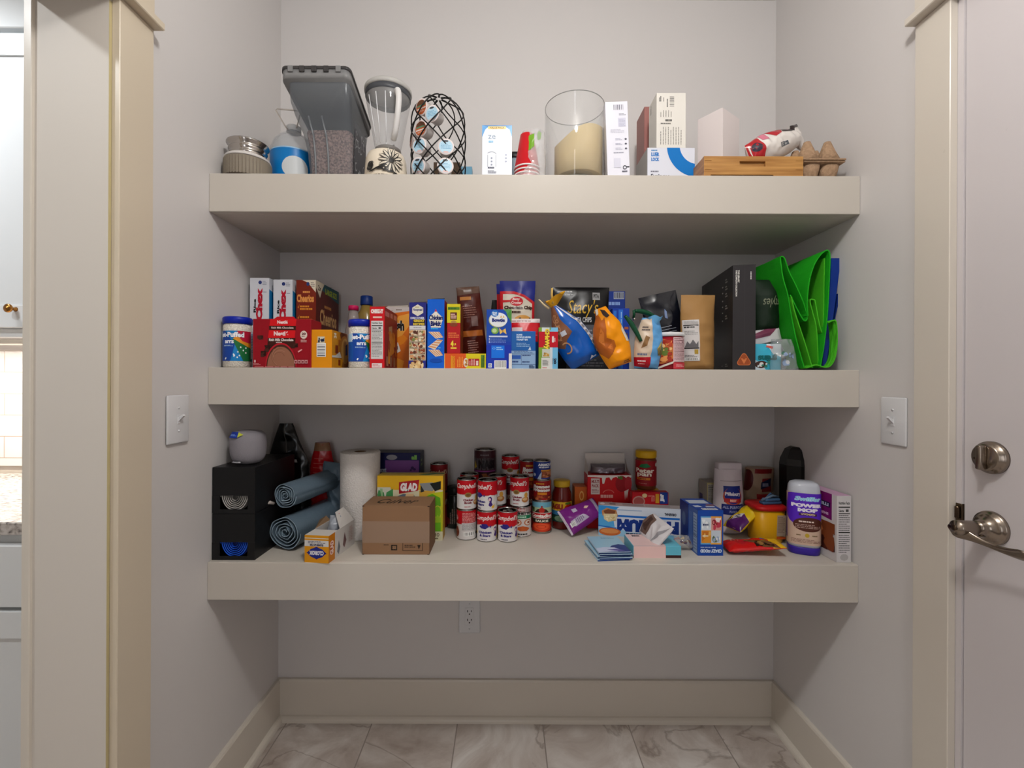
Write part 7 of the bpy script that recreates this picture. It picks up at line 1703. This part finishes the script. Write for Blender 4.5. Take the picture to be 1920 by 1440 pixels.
# yellow tub
x, Y = at3(1434, 1020, .045)
tb = empty('yellow_tub', 'yellow plastic tub with red lid, blue clip on top', 'tub', (x, Y, Z3))
mb = MB(); YT = mat((214, 158, 20), .35); HT = .108
mb.lathe([(.043, .001), (.045, .004), (.051, HT)], YT, n=64, pw=3.4); C_ = Canvas(mb, lambda u, v, e: (.012 + .032 * u, -(.0458 + .0045 * v + e) * 1.0, .016 + .084 * v), rough=.3); C_.rect(0, 12, 90, 82, (170, 150, 130)); C_.lines(8, 24, 70, 64, 14, (120, 96, 80), fill=.4); C_.rect(0, 0, 92, 10, (190, 80, 30)); mb.build('body', tb)
mb = MB(); mb.lathe([(.052, HT), (.055, HT + .001), (.055, HT + .010), (.052, HT + .014), (.0, HT + .014)], mat((176, 24, 26), .35), n=64, pw=3.4); mb.build('lid', tb, label='red lid')
mb = MB(); CB = mat((60, 90, 124), .35); mb.box((-.034, -.012, 0), (.034, .012, .010), CB, bev=.003, seg=2); mb.box((-.026, -.014, .010), (.028, .010, .020), CB, bev=.004, seg=2); mb.tube([(-.034, 0, .012), (0, -.010, .030), (.030, 0, .022)], .004, mat((90, 110, 130), .3), n=8); mb.tube([(-.02, .004, .012), (.004, .004, .034), (.024, .006, .016)], .003, CB, n=8)
tag(mb.build('bag_clip', loc=(x + .012, Y - .010, Z3 + HT + .0145), rz=.15), 'grey-blue plastic bag clip lying on the red tub lid', 'clip')

# candy bags lying in front
x, Y = at3(1395, 1040)
mb = MB(); mb.mx = R3(x=-84, y=0, z=-97) ; bg = Bag(.085, .165, .026, prof=lambda v: (0, 1 - .06 * math.sin(PI * v)), amp=.005, sc=24, seed=161)
bg.build(mb, mat((196, 20, 20), .25)); C_ = bg.canvas(mb, rough=.25); C_.rect(0, 78, 100, 22, (226, 176, 24)); C_.rect(0, 68, 34, 10, (30, 100, 170)); C_.poly([(34, 36), (60, 42), (96, 62), (100, 90), (70, 84), (44, 66)], (110, 74, 44)); C_.blobs(50, 50, 44, 32, 16, [(60, 36, 22), (150, 110, 60), (40, 24, 16)], size=6, seed=7, asp=.7); C_.lines(14, 10, 40, 20, 3, (226, 110, 90), fill=.3)
tag(mb.build('candy_bag', loc=(x - .046, Y + .030, Z3 + .014)), 'red and yellow candy bag lying flat with its yellow end to the right', 'bag')
x, Y = at3(1372, 1010)
mb = MB(); mb.mx = R3(x=-56, y=0, z=-72); bg = Bag(.075, .125, .034, prof=lambda v: (0, 1 - .25 * v), amp=.006, sc=24, seed=171)
bg.build(mb, mat((222, 186, 20), .25)); C_ = bg.canvas(mb, rough=.25); C_.poly([(20, 0), (100, 0), (100, 40), (62, 52), (30, 34)], (80, 28, 96)); C_.poly([(26, 34), (62, 54), (66, 40), (36, 20)], (206, 200, 204)); C_.lines(40, 30, 20, 16, 2, (60, 60, 66)); C_.text('EASY', 2, 12, 18, 22, (40, 34, 20), bold=.06, rot=90); C_.blobs(30, 66, 50, 20, 6, [(176, 176, 180), (214, 170, 30)], size=7, seed=3)
tag(mb.build('candy_bag', loc=(x - .012, Y - .022, Z3 + .040)), 'yellow and purple candy bag draped on top of the red one', 'bag')

# black carafe
x = PX(1499, 880, 1.60).x
cf = empty('carafe', 'black faceted carafe in the rear right corner behind the mop bottle', 'carafe', (x, 1.61, Z3))
mb = MB(); BK = mat((18, 17, 17), .3); n8 = 8
def oct_(r, z, sx=1.0): return [(r * sx * math.cos(PI / 8 + k * PI / 4), r * math.sin(PI / 8 + k * PI / 4), z) for k in range(8)]
loft(mb, [oct_(.048, .001), oct_(.056, .02), oct_(.057, .24)], BK, smooth=False); mb.build('body', cf)
mb = MB(); loft(mb, [oct_(.0575, .2405), oct_(.054, .262), oct_(.040, .295), oct_(.026, .303)], mat((30, 29, 29), .25), smooth=False); C_ = Canvas(mb, lambda u, v, e: (-.012 + .024 * u, -.0455 + .011 * v - .0012 - e, .283 + .012 * v + .0006), rough=.3); C_.lines(0, 30, 100, 40, 1, (150, 150, 150), fill=.8); mb.build('lid', cf)

# mop liquid bottle
x, Y = at3(1506, 1043, .036)
mbt = empty('cleaner_bottle', 'floor cleaner bottle with purple round label and violet base', 'bottle', (x, Y, Z3))
VI = mat((58, 38, 150), .35); HB = .222; sy_ = .78
mbt.rotation_euler = (0, 0, math.radians(-24)); mb = MB(); mb.lathe([(.040, .0005), (.0425, .004), (.0435, .020), (.0425, .024)], VI, n=64, sy=sy_, pw=2.9); mb.build('base_cap', mbt, label='violet base cap')
mb = MB(); mb.lathe([(.0422, .0245), (.043, .03), (.044, .05), (.0445, .11), (.0445, .165), (.0435, .190), (.0415, .208), (.037, .217), (.025, HB), (0, HB)], mat((206, 178, 160), .18), n=64, sy=sy_, pw=2.9, mats=[mat((186, 190, 200), .2)] * 2 + [mat((208, 176, 156), .2)] * 3 + [mat((186, 190, 200), .2)] * 4)
def supf(u, v, e, R_=.0446):
    a = (u - .5) * PI; c, d = math.sin(a), -math.cos(a); q = (abs(c) ** 2.9 + abs(d) ** 2.9) ** (-1 / 2.9)
    return ((R_ + e) * c * q, (R_ + e) * sy_ * d * q, .032 + v * .158)
C_ = Canvas(mb, supf, su=4, e0=.0006, rough=.3); PU = (88, 40, 190)
C_.rect(0, 0, 100, 100, (206, 178, 158)); C_.rect(0, 10, 13, 70, (90, 70, 150)); C_.poly([(14, 98)] + [(50 + 44 * math.cos(math.radians(a)), 72 + 36 * math.sin(math.radians(a))) for a in range(180, 361, 12)] + [(96, 98), (86, 100), (24, 100)], PU)
C_.text('Swiffer', 30, 85, 50, 9, (140, 200, 226), bold=.04, shear=.2, outline=(220, 230, 240), ol=.03); C_.text('POWER', 24, 73, 58, 7.4, (232, 226, 240), bold=.08); C_.text('MOP', 36, 64, 36, 7.4, (232, 226, 240), bold=.08); C_.rect(38, 57, 32, 5.4, (70, 40, 60)); C_.text('WOOD', 41, 58, 26, 3.6, (222, 200, 140), bold=.06)
C_.ell(56, 40, 28, 14, (84, 44, 34)); C_.lines(38, 44, 36, 3, 1, (226, 206, 196), fill=.9); C_.lines(32, 32, 46, 9, 3, (190, 160, 150), fill=.4); C_.poly([(14, 70)] + [(56 + 0 * a, 56) for a in (0,)] + [(88, 70), (56, 57)], PU)
C_.lines(34, 18, 10, 2, 1, (110, 90, 50), fill=.9); C_.ell(53, 19, 4, 4, (190, 160, 50)); C_.lines(62, 18, 12, 2, 1, (110, 90, 50), fill=.9); C_.lines(24, 4, 56, 8, 3, (150, 110, 100), fill=.4)
mb.build('body', mbt)

# brownie mix
x, Y = at3(1584, 1055)
F_, mb, fin, (W, H, D) = carton('brownie_box', 'white and plum brownie mix box against the right wall, nutrition panel forward', 'box', 1570, 1597, 930, Y, Z3, .175, (206, 202, 202), sides=dict(left=(206, 200, 198), top=(190, 150, 180)))
F_['front'].facts(6, 10, 88, 84, bg=(206, 202, 204)); C_ = F_['front']; C_.ell(50, 8, 28, 5, (176, 172, 172))
C_ = F_['left']; C_.poly([(0, 100), (88, 100), (88, 60), (0, 66)], (120, 20, 100)); C_.rect(10, 78, 74, 8, (26, 26, 60)); C_.text('GHIRARDELLI', 12, 79.5, 68, 5, (190, 196, 214), bold=.06); C_.text('SUPREME', 46, 66, 34, 4, (222, 180, 210), bold=.05); C_.ell(52, 90, 6, 4, (190, 160, 60))
C_.blobs(20, 12, 76, 44, 34, [(96, 44, 24), (66, 26, 18), (130, 66, 34), (44, 16, 12)], size=12, seed=9); C_.blobs(50, 38, 26, 14, 8, [(190, 110, 60), (120, 60, 30)], size=6, seed=5); fin()
